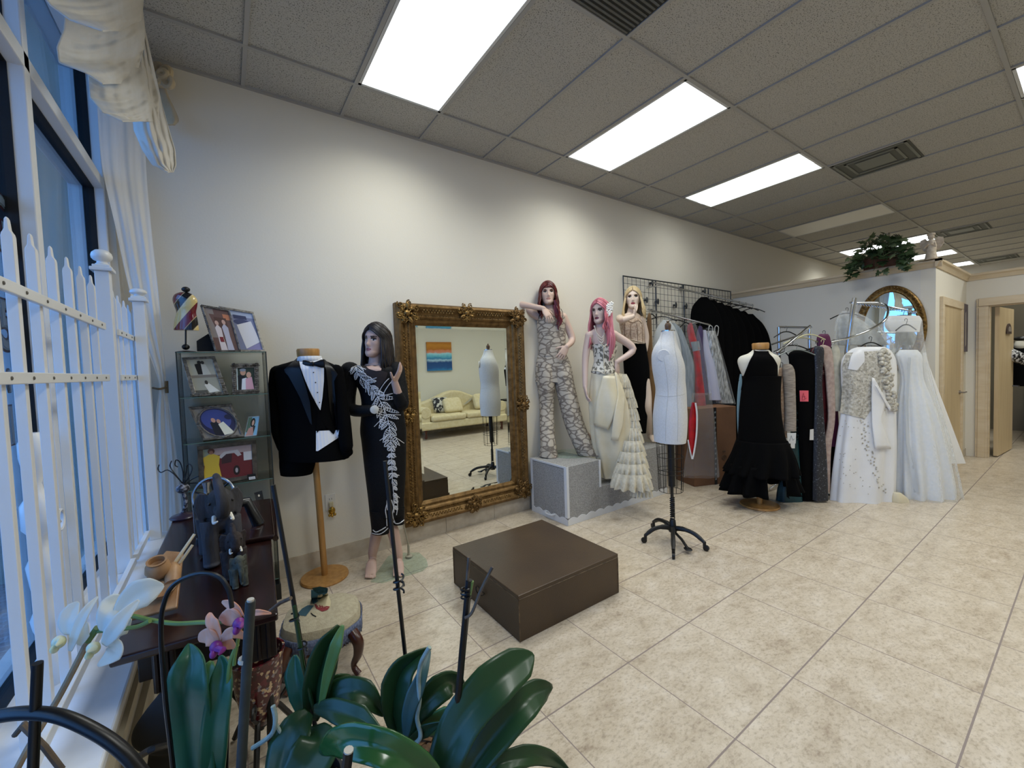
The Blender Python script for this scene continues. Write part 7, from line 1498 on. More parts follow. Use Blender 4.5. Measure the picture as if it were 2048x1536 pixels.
# ---- oval gilt mirror on the partition
om = thing('oval_mirror', 'oval mirror in a gilt frame on the partition behind the wedding gowns', 'mirror', (XP, 1.44, 1.70))
cy, cz, ry, rz = 1.437, 1.70, .315, .50
def el(k0, h): return [(XP - h, cy + (ry - k0) * math.cos(q), cz + (rz - k0) * math.sin(q)) for q in np.linspace(0, 2 * PI, 65)[:-1]]
m = MB(); m.loft([el(k, h) for k, h in ((0, .002), (0, .03), (.015, .042), (.035, .034), (.055, .022), (.065, .026), (.075, .018), (.08, .008))], caps=False); ofr = m.build('gilt_frame', M_GILT2, om, ang=60)
m = MB(); m.add(el(.072, .012), [tuple(range(64))]); m.build('mirror_glass', MATS['mirror_silver'], om, smooth=False)
m = MB()
for q in np.linspace(0, 2 * PI, 70)[:-1]: m.ell((XP - .04, cy + (ry - .024) * math.cos(q), cz + (rz - .024) * math.sin(q)), (.008, .011, .011), n=6, m=4)
m.build('beading', M_GILT, ofr)['kind'] = 'stuff'
# ---- narrow picture beside the closed door
q_ = Quad(onY(1922, 599, YC - .012), onY(1934, 604, YC - .012), onY(1932, 704, YC - .012), onY(1922, 702, YC - .012)); q_.P = [V3((7.84, YC - .004, 2.02)), V3((8.1, YC - .004, 2.02)), V3((8.1, YC - .004, 1.40)), V3((7.84, YC - .004, 1.40))]; q_.n = V3((0, -1, 0))
pi_ = thing('wall_picture', 'narrow dark grey picture beside the closed door', 'picture', q_.P[3]); m = MB(); q_.slab(m, rect(0, 0, 1, 1), 0, .02); m.build('canvas', mat('canvas_grey', '#574f58', rough=.8, c2='#6b626a', nscale=6), pi_, smooth=False); m = MB(); m.add(q_.poly([(.3, .2), (.5, .15), (.55, .85), (.3, .9)], .0205), [(0, 1, 2, 3)]); m.build('painted_shape', flat('#a9a296'), pi_, smooth=False)
# ---- plant and figurine on top of the partition
ZL = ZP + .083
bk_ = thing('ivy_basket', 'green trailing ivy plant in a brown wicker basket on top of the partition', 'plant', (XP - .02, 1.5, ZL))
M_WICK = mat('wicker', '#3f2619', rough=.8, c2='#5a3826', nscale=60, stretch=(1, 1, 4), bump=.5)
by0, by1 = onX(1722, 540, XP - .05)[1], onX(1806, 525, XP - .05)[1]
m = MB(); yc_ = (by0 + by1) / 2; hl = abs(by0 - by1) / 2
m.loft([[(XP - .03 + a * .09 * math.copysign(abs(math.cos(q)) ** .5, math.cos(q)), yc_ + hl * a * math.copysign(abs(math.sin(q)) ** .5, math.sin(q)), ZL + z) for q in np.linspace(0, 2 * PI, 41)[:-1]] for a, z in ((.86, 0), (.92, .05), (1.0, .11), (1.04, .125), (.95, .12))]); m.build('basket', M_WICK, bk_, ang=60)
M_IVY = mat('ivy_leaf', '#24371f', rough=.4, c2='#3c5230', nscale=7, spec=.5); M_IVY2 = mat('ivy_leaf_pale', '#5a6b48', rough=.45, c2='#7a8660', nscale=10)
rn = random.Random(21); lv1, lv2, st_ = MB(), MB(), MB()
def ivyleaf(mb, c, d, nrm, L_):
    d = unit(d); nrm = unit(V3(nrm) - d * (V3(nrm) @ d)); e = np.cross(d, nrm)
    out = [(0, 0), (-.12, .42), (.18, .55), (.28, .30), (.62, .42), (.60, .20), (1.0, 0), (.60, -.20), (.62, -.42), (.28, -.30), (.18, -.55), (-.12, -.42)]
    P = [c + (d * a + e * b_ + nrm * (-.12 * abs(b_) - .10 * a * a)) * L_ for a, b_ in out]; n0 = c + d * L_ * .35 + nrm * .03 * L_
    mb.add([n0] + P, [(0, i + 1, (i + 1) % len(P) + 1) for i in range(len(P))])
for k in range(190):
    u = rn.uniform(-1, 1); y = yc_ + u * hl * 1.35; droop = abs(u) > .8 or rn.random() < .22
    x = XP - .03 + rn.uniform(-.16, .08); z = ZL + (rn.uniform(.08, .36) * (1 - .45 * u * u) + .02 if not droop else rn.uniform(-.07, .16)); 
    if droop: x = XP - .09 - rn.uniform(.03, .1); y = yc_ + math.copysign(hl * rn.uniform(1.0, 1.45), u) if rn.random() < .8 else y
    c = V3((x, y, z)); dv = unit(V3((rn.uniform(-1, .2), u * .8 + rn.uniform(-.6, .6), rn.uniform(-.9, .3)))); ivyleaf(lv1 if rn.random() < .8 else lv2, c, dv, V3((-.6, rn.uniform(-.4, .4), .8)), rn.uniform(.06, .105))
    if k % 3 == 0: st_.tube(bez([(XP - .03, yc_ + u * hl * .7, ZL + .1), (x + .02, (y + yc_ + u * hl * .7) / 2, max(z + .05, ZL + .13)), c], 8), .003, n=4)
for m_, mm in ((lv1, M_IVY), (lv2, M_IVY2)):
    o = m_.build('foliage', mm, bk_, smooth=False, solid=.0015)
st_.build('vine', mat('vine', '#3a3f25', rough=.7), bk_)
fc = onX(1862, 522, XP - .04); an_ = thing('angel_figurine', 'pale tan angel figurine on the partition corner beside the ivy', 'figurine', (XP - .04, fc[1], ZL))
yA = fc[1]; M_ANG = mat('angel_plaster', '#b9a78f', rough=.8, c2='#d0c3b0', nscale=30)
m = MB(); m.lathe([(.055, 0), (.05, .02), (.04, .08), (.045, .15), (.03, .2), (.018, .215)], (XP - .04, yA, ZL), n=16); m.ell((XP - .04, yA, ZL + .245), (.028, .028, .034)); m.ell((XP - .04, yA, ZL + .27), (.036, .036, .02))
for sg in (-1, 1): m.loft([[(XP - .02 + t, yA + sg * (.02 + .075 * a), ZL + .17 + .07 * b_) for a, b_ in ((0, -.9), (.5, -1), (1, -.1), (.9, .8), (.4, 1), (0, .3))] for t in (0, .012)]); m.tube([(XP - .05, yA + sg * .03, ZL + .18), (XP - .09, yA + sg * .04, ZL + .13), (XP - .1, yA + sg * .01, ZL + .16)], .010)
m.build('body', M_ANG, an_)
# ---- things in the back room
bc_ = thing('cutting_table', 'white cabinet table seen through the doorway', 'table', (9.9, .35, 0))
m = MB(); m.bb((9.75, .36, .13), (10.9, .56, .80)); m.build('cabinet', mat('cabinet_white', '#b6b6b0', rough=.5), bc_, smooth=False, bevel=.004)
m = MB(); m.bb((9.7, -.6, .80), (10.95, .60, .84)); m.build('table_top', M_BLK, bc_, smooth=False, bevel=.004); m = MB(); m.bb((9.742, .43, .5), (9.75, .47, .66)); m.build('handle', M_STEEL, bc_, smooth=False)
for x, y in ((9.8, .4), (10.85, .4), (9.8, -.5), (10.85, -.5)): MB().tube([(x, y, 0), (x, y, .13 if y > 0 else .80)], .02).build('leg', M_BLK, bc_)
cp_ = thing('paper_cup', 'beige paper cup on the black table top in the back room', 'cup', (10.0, .22, .84)); MB().lathe([(.034, 0), (.045, .11), (.047, .112), (.043, .11), (.032, .006)], (10.0, .22, .8405), n=20).build('cup_body', mat('cup_paper', '#a08c78', rough=.6), cp_)
bf = thing('sequin_jacket_form', 'dress form in a black jacket with white sequinned sleeve, in the back room', 'dress form', (10.3, .05, .84))
s_b = sOf(10.3, .05); m = MB(); sil([(691, 2030, 2050), (700, 2022, 2058), (712, 2012, 2068), (740, 2008, 2072), (772, 2010, 2070)], s_b, .5, n=30, mb=m); m.build('jacket', M_BLKF, bf); sil([(682, 2032, 2048), (692, 2028, 2052), (700, 2034, 2046)], s_b - .02, .5, n=20).build('form_neck', mat('form_cream', '#d6d2c4'), bf); m = MB(); m.ell(atS(2040, 677, s_b), (.07, .07, .03)); m.build('neck_cap', M_BLK, bf)
m = MB(); limb(m, [atS(2012, 702, s_b - .1), atS(2030, 712, s_b - .2), atS(2058, 724, s_b - .22)], [.06, .075, .06]); m.build('sequin_sleeve', mat('sequin_white', '#101012', rough=.5, c2='#dcdcdc', nscale=45, nmin=.5, nmax=.54), bf)
m = MB(); m.tube([(10.3, .05, .842), (10.3, .05, .95)], .03); m.build('stand', M_BLK, bf)
dg = thing('dark_garment', 'dark clothes hanging just inside the doorway', 'garment', (9.3, .62, 2.0)); s_d = sOf(9.5, .62)
sil([(655, 2003, 2008), (675, 2001, 2014), (740, 2000, 2018), (800, 1999, 2016)], s_d, .6, n=24).build('fabric', M_BLKF, dg)
# ============================================================ seen in the gilt mirror: the opposite side of the shop
M_CREAM = mat('sofa_cream', '#cdbf94', rough=.8, c2='#d6caa4', nscale=20, bump=.15); M_MAHF = mat('sofa_leg', '#4a2416', rough=.35)
so = thing('camelback_sofa', 'cream camelback sofa against the opposite wall, seen in the gilt mirror', 'sofa', (4.15, -1.65, 0))
x0, x1, yb, yf = 3.12, 5.18, -2.05, -1.22
MB().bb((x0, yb + .05, .2), (x1, yf, .36)).build('seat_base', M_CREAM, so, smooth=False, bevel=.03, bseg=3)
m = MB(); N_ = 40; top = [(x0 + .05 + (x1 - x0 - .1) * i / N_, .70 + .24 * math.exp(-((i / N_ - .5) / .26) ** 2)) for i in range(N_ + 1)]
m.prism([(x0 + .05, yb + .06, .3)] + [(x, yb + .06, z) for x, z in top] + [(x1 - .05, yb + .06, .3)], (0, .2, 0)); m.build('backrest', M_CREAM, so, smooth=False, bevel=.05, bseg=4)
for c in (x0 + .12, x1 - .12):
    m = MB(); m.tube([(c, yb + .1, .55), (c, yf - .02, .55)], .115, n=20); m.bb((c - .09, yb + .1, .25), (c + .09, yf - .03, .55)); m.build('arm', M_CREAM, so, bevel=.01)
for k in range(2):
    a = x0 + .22 + k * (x1 - x0 - .44) / 2; MB().bb((a + .01, yb + .22, .36), (a + (x1 - x0 - .44) / 2 - .01, yf + .02, .48)).build('seat_cushion', M_CREAM, so, smooth=False, bevel=.045, bseg=4)
for x in (x0 + .12, x1 - .12):
    for y in (yf - .08, yb + .12):
        m = MB(); m.tube(bez([(x, y, .22), (x, y + .02, .12), (x, y, .03)], 8), [.04, .035, .03, .022, .02, .022, .026, .03, .03][:9], n=10); m.build('leg', M_MAHF, so)
th = thing('sofa_throw', 'grey-edged cream throw laid over the back of the sofa, seen in the mirror', 'throw', (4.15, yb + .28, .9)); m = MB()
for x, s_ in ((3.62, 1), (4.7, -1)): m.prism([(x - .05, yb + .285, .92 - .13), (x + .05, yb + .285, .92 - .10), (x + s_ * .30 + .05, yb + .285, .62), (x + s_ * .30 - .05, yb + .285, .60)], (0, .006, 0))
m.build('cloth', mat('throw_grey', '#b9b6a8', rough=.9), th, smooth=False)
def pillow(label, c, w, h, mt, tilt=.3, btn=False):
    o = thing('throw_pillow', label, 'pillow', (c[0], c[1], c[2] - h / 2)); m = MB(); u = V3((1, 0, 0)); v = V3((0, -math.sin(tilt), math.cos(tilt))); n = np.cross(u, v)
    R = []
    for t in np.linspace(-1, 1, 11):
        k = (1 - t ** 4) ** .5 if abs(t) < 1 else .02; ring = []
        for q in np.linspace(0, 2 * PI, 33)[:-1]:
            cx, sy = math.cos(q), math.sin(q); e = .35; ring.append(V3(c) + u * w / 2 * math.copysign(abs(cx) ** e, cx) * (.55 + .45 * k) + v * h / 2 * math.copysign(abs(sy) ** e, sy) * (.55 + .45 * k) + n * t * .075)
        R.append(ring)
    m.loft(R); p = m.build('cover', mt, o)
    if btn: MB().ell(V3(c) - n * .06, (.02, .012, .02)).build('button', mt, o)
pillow('button-tufted cream pillow in the middle of the sofa, seen in the mirror', (4.0, -1.58, .63), .42, .34, M_CREAM, .5, True)
pillow('black and white patterned pillow behind the tufted one, seen in the mirror', (3.80, -1.73, .64), .34, .34, mat('damask', '#26262a', rough=.8, c2='#c6c4b8', nscale=16, nmin=.47, nmax=.52), .35)
pillow('cream pillow at the right end of the sofa, seen in the mirror', (4.75, -1.62, .66), .40, .36, M_CREAM, .4, True)
def painting(label, X0, X1, Z0, Z1):
    o = thing('abstract_painting', label, 'painting', ((X0 + X1) / 2, -2.1, Z0)); M_P = mat('painted_bands', '#2d6d9e', rough=.6)
    if not M_P.node_tree.nodes.get('Separate XYZ'):
        tc = N(M_P, 'ShaderNodeTexCoord'); sp = N(M_P, 'ShaderNodeSeparateXYZ'); L(M_P, tc.outputs['Object'], sp.inputs[0]); nz = N(M_P, 'ShaderNodeTexNoise', Scale=9.0, Detail=6.0); L(M_P, tc.outputs['Object'], nz.inputs['Vector'])
        f = math_(M_P, 'ADD', math_(M_P, 'MULTIPLY', sp.outputs[2], 1 / .64), math_(M_P, 'MULTIPLY', math_(M_P, 'SUBTRACT', nz.outputs['Fac'], .5), .16))
        r = ramp(M_P, [(0, '#2a7cae'), (.1, '#1c4f86'), (.28, '#1a4478'), (.36, '#9fc3d4'), (.42, '#2b79a4'), (.5, '#5fb0c4'), (.6, '#9bd0d8'), (.63, '#c98a76'), (.70, '#c77a52'), (.74, '#a8681c'), (.88, '#bb7d22'), (1, '#a4651e')]); L(M_P, f, r.inputs[0]); L(M_P, r.outputs[0], bsdf(M_P).inputs['Base Color'])
    MB().bb((X0, -2.098, Z0), (X1, -2.06, Z1)).build('canvas', M_P, o, smooth=False)
painting('orange and blue banded abstract painting above the sofa, seen in the mirror', 3.67, 4.27, 1.39, 2.03)
painting('orange and blue painting cut by the mirror frame, left of the other', 2.86, 3.46, 1.39, 2.03)
vf = thing('vest_stand', 'black vest over a white shirt on a wooden-topped bust, seen in the mirror', 'suit stand', (5.45, -1.35, 0))
vx, vy = 5.45, -1.35
def ring(z, a, b_, n=32): return [(vx + a * math.cos(q), vy + b_ * math.sin(q), z) for q in np.linspace(0, 2 * PI, n + 1)[:-1]]
m = MB(); m.loft([ring(.86, .17, .11), ring(1.0, .17, .12), ring(1.2, .19, .125), ring(1.38, .21, .12), ring(1.46, .17, .09), ring(1.5, .07, .065), ring(1.56, .065, .06)]); m.build('shirt', M_SHIRT, vf)
m = MB(); n_ = 28
rr = []
for z, a, b_, g in ((.98, .178, .128, .05), (1.1, .185, .132, .02), (1.2, .197, .134, .3), (1.34, .215, .13, .5), (1.46, .178, .098, .75)): rr.append([(vx + a * math.cos(q), vy + b_ * math.sin(q), z) for q in np.linspace(PI / 2 + g, PI / 2 + 2 * PI - g, n_)])
m.loft(rr, caps=False, closed=False); m.build('vest', M_TUX, vf, solid=.004)
m = MB(); m.lathe([(.06, 1.555), (.066, 1.57), (.066, 1.6), (.02, 1.61)], (vx, vy, 0)); m.build('neck_cap', M_BEECH, vf); m = MB(); m.tube([(vx, vy, .02), (vx, vy, .9)], .02); m.lathe([(.15, 0), (.15, .02), (.02, .024)], (vx, vy, 0)); m.build('stand', M_BEECH, vf)
ct = thing('side_table', 'small black side table with brass feet beside the sofa, seen in the mirror', 'table', (5.75, -1.7, 0)); MB().bb((5.45, -1.95, .6), (6.05, -1.55, .64)).build('table_top', M_BLK, ct, smooth=False)
for x in (5.48, 6.02):
    for y in (-1.92, -1.58): MB().bb((x - .018, y - .018, 0), (x + .018, y + .018, .6)).build('leg', M_BLK, ct, smooth=False)
# ============================================================ orchids in the foreground
M_LEAF = mat('orchid_leaf', '#172f1a', rough=.34, spec=.42, c2='#244423', nscale=5, stretch=(1, 1, .5), coat=.08)
M_LEAFB = mat('orchid_leaf_blue', '#23503a', rough=.34, spec=.45, c2='#326645', nscale=5, coat=.1)
M_LEAFP = mat('orchid_leaf_light', '#4a6b34', rough=.35, c2='#5f7f44', nscale=7)
M_STEM = mat('flower_stem', '#55733a', rough=.5, c2='#6d8a4c', nscale=14); M_STAKE = mat('black_stake', '#0b0b0c', rough=.35, spec=.5); M_BAMB = mat('grey_stake', '#343937', rough=.55, c2='#2a2e2c', nscale=30); M_BROWN = mat('brown_stem', '#6b5a48', rough=.7, c2='#4e4236', nscale=40)
M_TANS = mat('tan_stem', '#9c8769', rough=.65, c2='#836f55', nscale=40); M_ROOT = mat('aerial_root', '#98a69c', rough=.8, c2='#7c8a80', nscale=40)
def leaf(o, pts, hw, s, m, fold=.25, side=0.0, mid=True, nm='leaf', th=.003, curl=0.0):
    """strap leaf along points (x, y[, depth offset]); hw = half widths in pixels; fold = depth of the central channel"""
    P = [V3(list(p) + [0] * (3 - len(p))) for p in pts]; C = bez(P, 22); k = len(C); mb = MB(); W = 8; vs = []
    for i, c in enumerate(C):
        t = unit(C[min(i + 1, k - 1)][:2] - C[max(i - 1, 0)][:2]); n2 = np.array([-t[1], t[0]]); h = interp(hw, i / (k - 1))
        for j in range(W + 1):
            u = j / W * 2 - 1; sd = s + c[2] + (fold * (1 - abs(u) ** .8) + side * u - curl * u * u) * h * mpx(s) 
            vs.append(atS(c[0] + n2[0] * h * u, c[1] + n2[1] * h * u, sd))
    w = W + 1; mb.add(vs, [(i * w + j, (i + 1) * w + j, (i + 1) * w + j + 1, i * w + j + 1) for i in range(k - 1) for j in range(W)])
    return mb.build(nm, m, o, ang=85, solid=th)
def rod(o, pts, r, s, m, nm='stake', n=8, smooth=True, label=None):
    P = [atS(p[0], p[1], s + (p[2] if len(p) > 2 else 0)) for p in pts]; mb = MB(); Q = bez(P, 8 * (len(P) - 1)) if smooth and len(P) > 2 else P; mb.tube(Q, r, n=n); return mb.build(nm, m, o, label=label)
def pot(o, x, y, s, r, h, m, name='pot', bark=True):
    c = atS(x, y, s); mb = MB(); mb.lathe([(r * .72, -h), (r * .95, -.012), (r * 1.06, -.010), (r * 1.06, 0), (r * .96, 0), (r * .9, -.03), (r * .05, -.032)], c, n=36); mb.build(name, m, o)
    if bark:
        rn = random.Random(int(x)); b = MB()
        for k in range(70):
            a, q = rn.uniform(0, 6.3), r * .85 * rn.random() ** .5; b.box(c + (q * math.cos(a), q * math.sin(a), -.024 + rn.uniform(0, .014)), (rn.uniform(.012, .03), rn.uniform(.006, .012), .006), (math.cos(a * 3), math.sin(a * 3), rn.uniform(-.3, .3)), (-math.sin(a * 3), math.cos(a * 3), 0))
        b.build('bark_chips', mat('orchid_bark', '#4a3422', rough=.9, c2='#77583a', nscale=60), o, smooth=False)['kind'] = 'stuff'
    return c
M_POT = mat('pot_plastic', '#8c8f8c', rough=.3, spec=.5); M_POTD = mat('pot_dark', '#1c1d1c', rough=.4)
PT = .462     # top of the plant table
tbl = thing('plant_table', 'low black table just under the picture edge, carrying the orchid pots', 'table', (*(atS(760, 1500, .72)[:2]), 0))
c0 = atS(776, 1500, .69); c0[2] = 0
m = MB(); m.box(c0 + (0, 0, PT - .012), (.93, .42, .022), RH, NH); m.build('table_top', M_BLK, tbl, smooth=False, bevel=.003)
for a in (-.43, .43):
    for b in (-.17, .17): p = c0 + RH * a + NH * b; MB().tube([p, p + (0, 0, PT - .02)], .014).build('leg', M_BLK, tbl)
def plant(label, x, y, s, r, mt, h=None):
    c = atS(x, y, s); h = c[2] - PT - .0005 if h is None else h
    o = thing('orchid_plant', label, 'orchid', (c[0], c[1], c[2] - h)); pot(o, x, y, s, r, h, mt); return o
# A: left plant with two tall blue-green leaves, black arch and the pink flowers
sA = .80
oa = plant('orchid with two upright blue-green leaves and pink flowers, left of the others', 402, 1600, sA, .062, M_POTD)
leaf(oa, [(396, 1590), (382, 1480, .01), (374, 1380, .0), (382, 1320, .02), (379, 1287, .05)], [36, 44, 45, 40, 24, 3], sA, M_LEAFB, .35)
leaf(oa, [(420, 1590), (428, 1470, -.01), (440, 1380), (446, 1335, .02), (441, 1311, .03)], [24, 28, 26, 22, 14, 3], sA + .01, M_LEAFB, .3)
leaf(oa, [(414, 1500, .03), (416, 1400, .03), (420, 1340, .04), (424, 1322, .05)], [14, 18, 14, 3], sA + .03, M_LEAFP, .2)
rod(oa, [(352, 1590), (340, 1480), (330, 1390), (322, 1260), (330, 1200), (352, 1166), (398, 1147), (437, 1153), (457, 1180), (464, 1215)], .0043, sA - .02, M_STAKE, 'wire_arch')
st = rod(oa, [(441, 1590), (448, 1500), (455, 1400), (460, 1330), (474, 1290)], .0045, sA + .02, M_STEM, 'flower_stem')
rod(oa, [(468, 1330), (470, 1310), (480, 1262), (484, 1246)], .0035, sA + .02, M_STEM, 'flower_stem')
rod(oa, [(452, 1600), (455, 1450), (459, 1330)], .004, sA + .03, M_STAKE)
M_WP = mat('white_petal', '#f7f5ee', rough=.5, c2='#efefe6', nscale=8); bW = bsdf(M_WP); trn = N(M_WP, 'ShaderNodeBsdfTranslucent'); trn.inputs[0].default_value = (*lin('#dfe8e2'), 1); mxs = N(M_WP, 'ShaderNodeMixShader'); mxs.inputs[0].default_value = .4; out = [n for n in M_WP.node_tree.nodes if n.type == 'OUTPUT_MATERIAL'][0]; L(M_WP, bW.outputs[0], mxs.inputs[1]); L(M_WP, trn.outputs[0], mxs.inputs[2]); L(M_WP, mxs.outputs[0], out.inputs[0])
M_PINK = mat('pink_petal', '#e39a74', rough=.5, c2='#e0a88e', nscale=10, stretch=(6, 6, 1), sss=.1); M_LIP = mat('purple_lip', '#5f1f66', rough=.4, c2='#82307f', nscale=20)
def petal(o, pts, hw, s, m, fold=.18): return leaf(o, pts, [h * (1.22 if m is M_WP else 1.05) for h in hw], s, m, fold, nm='petal', th=.0012)
def flower(parent, label, petals, lip, s, m, lipm, tail=None):
    f = bpy.data.objects.new('flower', None); COL.objects.link(f); f.parent = parent; c = atS(lip[0], lip[1], s); f.location = [float(q) for q in (c - root_loc(parent))]; f['label'] = label
    for pts, hw in petals: petal(f, pts, hw, s, m)
    mb = MB(); mb.ell(c - NH * .012, (.0115, .010, .012), u=RH, v=NH); mb.ell(c - NH * .02 + V3((0, 0, -.008)), (.006, .008, .008), u=RH, v=NH)
    if tail: mb.tube([c - NH * .014, atS(tail[0], tail[1], s - .022), atS(tail[2], tail[3], s - .03)], [.007, .006, .002], n=7)
    mb.build('lip', lipm, f); return f
flower(oa, 'lower pink orchid flower', [([(440, 1283), (428, 1255, -.005), (421, 1238, .0), (421, 1225, .01)], [4, 11, 13, 9, 2]), ([(438, 1284), (420, 1276, -.005), (408, 1275), (398, 1282, .01)], [4, 16, 18, 12, 2]), ([(442, 1281), (462, 1266, -.006), (478, 1268), (490, 1277, .01)], [4, 11, 11, 8, 2]), ([(443, 1286), (455, 1287), (464, 1292, .005), (468, 1297, .01)], [5, 11, 11, 7, 2]), ([(440, 1287), (436, 1297), (440, 1303)], [4, 8, 2])], (441, 1286), sA - .01, M_PINK, M_LIP, (446, 1300, 437, 1310))
flower(oa, 'upper pink orchid flower', [([(485, 1232), (470, 1216, -.004), (456, 1208), (444, 1203, .01)], [3, 8, 9, 7, 2]), ([(482, 1240), (466, 1234, -.004), (452, 1236), (438, 1239, .01)], [4, 15, 18, 13, 2]), ([(488, 1234), (508, 1226, -.004), (526, 1225), (543, 1227, .01)], [3, 6, 6, 4, 1]), ([(487, 1244), (496, 1250), (502, 1256, .01)], [4, 9, 2])], (486, 1240), sA + .0, M_PINK, M_LIP, (484, 1250, 480, 1256))
# white spray on its long brown stem, leaning over the sill
sW = .80
ow = plant('white-flowered orchid spray leaning left over the window sill', 300, 1640, .66, .055, M_POTD)
rod(ow, [(300, 1640, -.14), (200, 1560, -.10), (30, 1546, -.06), (60, 1490, -.04), (120, 1390), (178, 1278)][2:], .0058, sW, M_TANS, 'flower_stem')
rod(ow, [(300, 1640, -.14), (180, 1600, -.1), (30, 1546, -.06)], .0058, sW, M_TANS, 'flower_stem')
rod(ow, [(470, 1243, .0), (400, 1245), (350, 1247), (300, 1240), (262, 1232), (210, 1237)], .0042, sW + .01, M_STEM, 'flower_stem'); rod(ow, [(300, 1242), (275, 1253), (240, 1258), (196, 1262)], .0042, sW, M_STEM, 'flower_stem'); rod(ow, [(176, 1282), (186, 1268), (195, 1255)], .006, sW, M_STEM, 'flower_stem')
M_LIPW = mat('white_lip', '#e9e9dc', rough=.4, c2='#d8d5a0', nscale=20)
flower(ow, 'right white orchid flower', [([(226, 1240, .01), (262, 1200, .02), (296, 1180, .03), (328, 1171, .05)], [4, 18, 24, 18, 2]), ([(204, 1262), (212, 1232), (228, 1207, .02), (252, 1196, .04)], [4, 15, 19, 14, 2]), ([(208, 1290, -.01), (226, 1262, -.02), (250, 1230, -.01), (278, 1200, .01)], [5, 13, 14, 9, 2]), ([(212, 1265, .02), (234, 1248, .02), (262, 1236, .03)], [4, 20, 22, 3]), ([(212, 1278), (230, 1290), (226, 1308), (196, 1332, .03)], [5, 12, 14, 2])], (199, 1288), sW - .01, M_WP, M_LIPW, (188, 1296, 174, 1304))
flower(ow, 'left white orchid flower', [([(134, 1270), (134, 1245), (144, 1222, .01), (157, 1204, .02)], [4, 15, 16, 11, 2]), ([(140, 1302, -.01), (152, 1262, -.01), (172, 1222), (196, 1193, .02)], [3, 8, 9, 6, 1]), ([(158, 1290), (166, 1268), (172, 1244, .01)], [4, 11, 3])], (131, 1276), sW - .01, M_WP, M_LIPW, (122, 1282, 112, 1292))
# near rods at the far left
on_ = thing('plant_hoop', 'thick black hoop and stakes nearest the camera, bottom left', 'plant support', (*atS(280, 1620, .56)[:2], PT))
pz = atS(282, 1545, .56); m = MB(); m.tube(bez([atS(-60, 1448, .56), atS(0, 1432, .56), (atS(60, 1426, .56)), atS(125, 1434, .56), atS(195, 1466, .56), atS(245, 1502, .56), pz, atS(330, 1610, .56), atS(380, 1740, .56)], 40), .0088, n=12); m.build('hoop', M_STAKE, on_)
p1, p2 = atS(75, 1326, .56), atS(66, 1540, .56); m = MB(); m.tube([p1, p2, p2 + (p2 - p1) * .05], .0062, n=10); m.build('stake', M_STAKE, on_)
m = MB(); m.tube([atS(30, 1470, .6), atS(48, 1448, .6), atS(60, 1462, .58)], .004); m.tube([atS(45, 1450, .58), atS(90, 1495, .58), atS(124, 1540, .58)], .0042); m.build('twig', M_BROWN, on_)
# grey stake and middle plants
sB = .86
ob = plant('orchid with broad dark drooping leaves and a tall black stake, centre left', 622, 1560, sB, .062, M_POTD)
leaf(ob, [(622, 1440), (634, 1370, -.01), (652, 1305), (668, 1272, .01), (680, 1252, .03)], [14, 27, 30, 22, 12, 6], sB, M_LEAF, .75)
leaf(ob, [(640, 1420, .0), (655, 1350), (672, 1290), (686, 1250, .02)], [4, 10, 12, 3], sB - .012, M_LEAFP, .1)
leaf(ob, [(616, 1440), (604, 1395), (592, 1350, .01), (590, 1310, .03)], [14, 26, 24, 3], sB + .02, M_LEAFB, .3)
leaf(ob, [(640, 1420, .03), (668, 1376, .03), (690, 1360, .04), (702, 1352, .06)], [12, 20, 16, 2], sB, M_LEAF, .25)
leaf(ob, [(634, 1412, .01), (680, 1384, -.01), (726, 1388, -.02), (768, 1432, -.02)], [14, 28, 32, 3], sB, M_LEAF, .2, side=-.6)
leaf(ob, [(628, 1418), (666, 1420, -.03), (716, 1440, -.06), (766, 1470, -.07)], [8, 26, 33, 3], sB - .01, M_LEAF, .2, side=-.6)
leaf(ob, [(618, 1424), (596, 1452, -.03), (574, 1500, -.06), (558, 1560, -.1)], [10, 30, 38, 30], sB - .02, M_LEAF, .2, side=.5)
leaf(ob, [(634, 1450), (640, 1480, -.05), (618, 1520, -.08), (575, 1570, -.1)], [16, 40, 44, 20], sB - .04, M_LEAF, .2, side=.4)
rod(ob, [(546, 970), (585, 1190), (622, 1412), (640, 1500)], .0048, sB + .01, M_STAKE, smooth=False); rod(ob, [(588, 1212), (606, 1330), (628, 1420)], .0042, sB - .0, M_LEAF, 'flower_stem', smooth=False); rod(ob, [(540, 1222, .02), (560, 1206, .01), (582, 1196)], .004, sB, M_BROWN, 'twig', smooth=False)
for x, y in ((589, 1246), (605, 1302)): m = MB(); m.tube([atS(x, y, sB) + RH * .009 * math.cos(a) + NH * .009 * math.sin(a) + V3((0, 0, .002 * a)) for a in np.linspace(0, 9, 22)], .0018, n=5); m.build('plant_tie', M_BLK, ob)
m = MB(); m.tube(bez([atS(x, y, sB - .06) for x, y in ((546, 1412), (551, 1440), (542, 1470), (505, 1496))], 14), .0045, n=8); m.build('aerial_root', M_ROOT, ob); m = MB(); m.tube(bez([atS(x, y, sB - .05) for x, y in ((551, 1448), (566, 1478), (546, 1492), (552, 1512), (570, 1506))], 14), .0035, n=7); m.build('aerial_root', M_ROOT, ob); m = MB(); m.tube(bez([atS(x, y, sB - .1) for x, y in ((664, 1466), (670, 1458), (680, 1462), (681, 1470))], 10), .004, n=7); m.build('aerial_root', M_ROOT, ob)
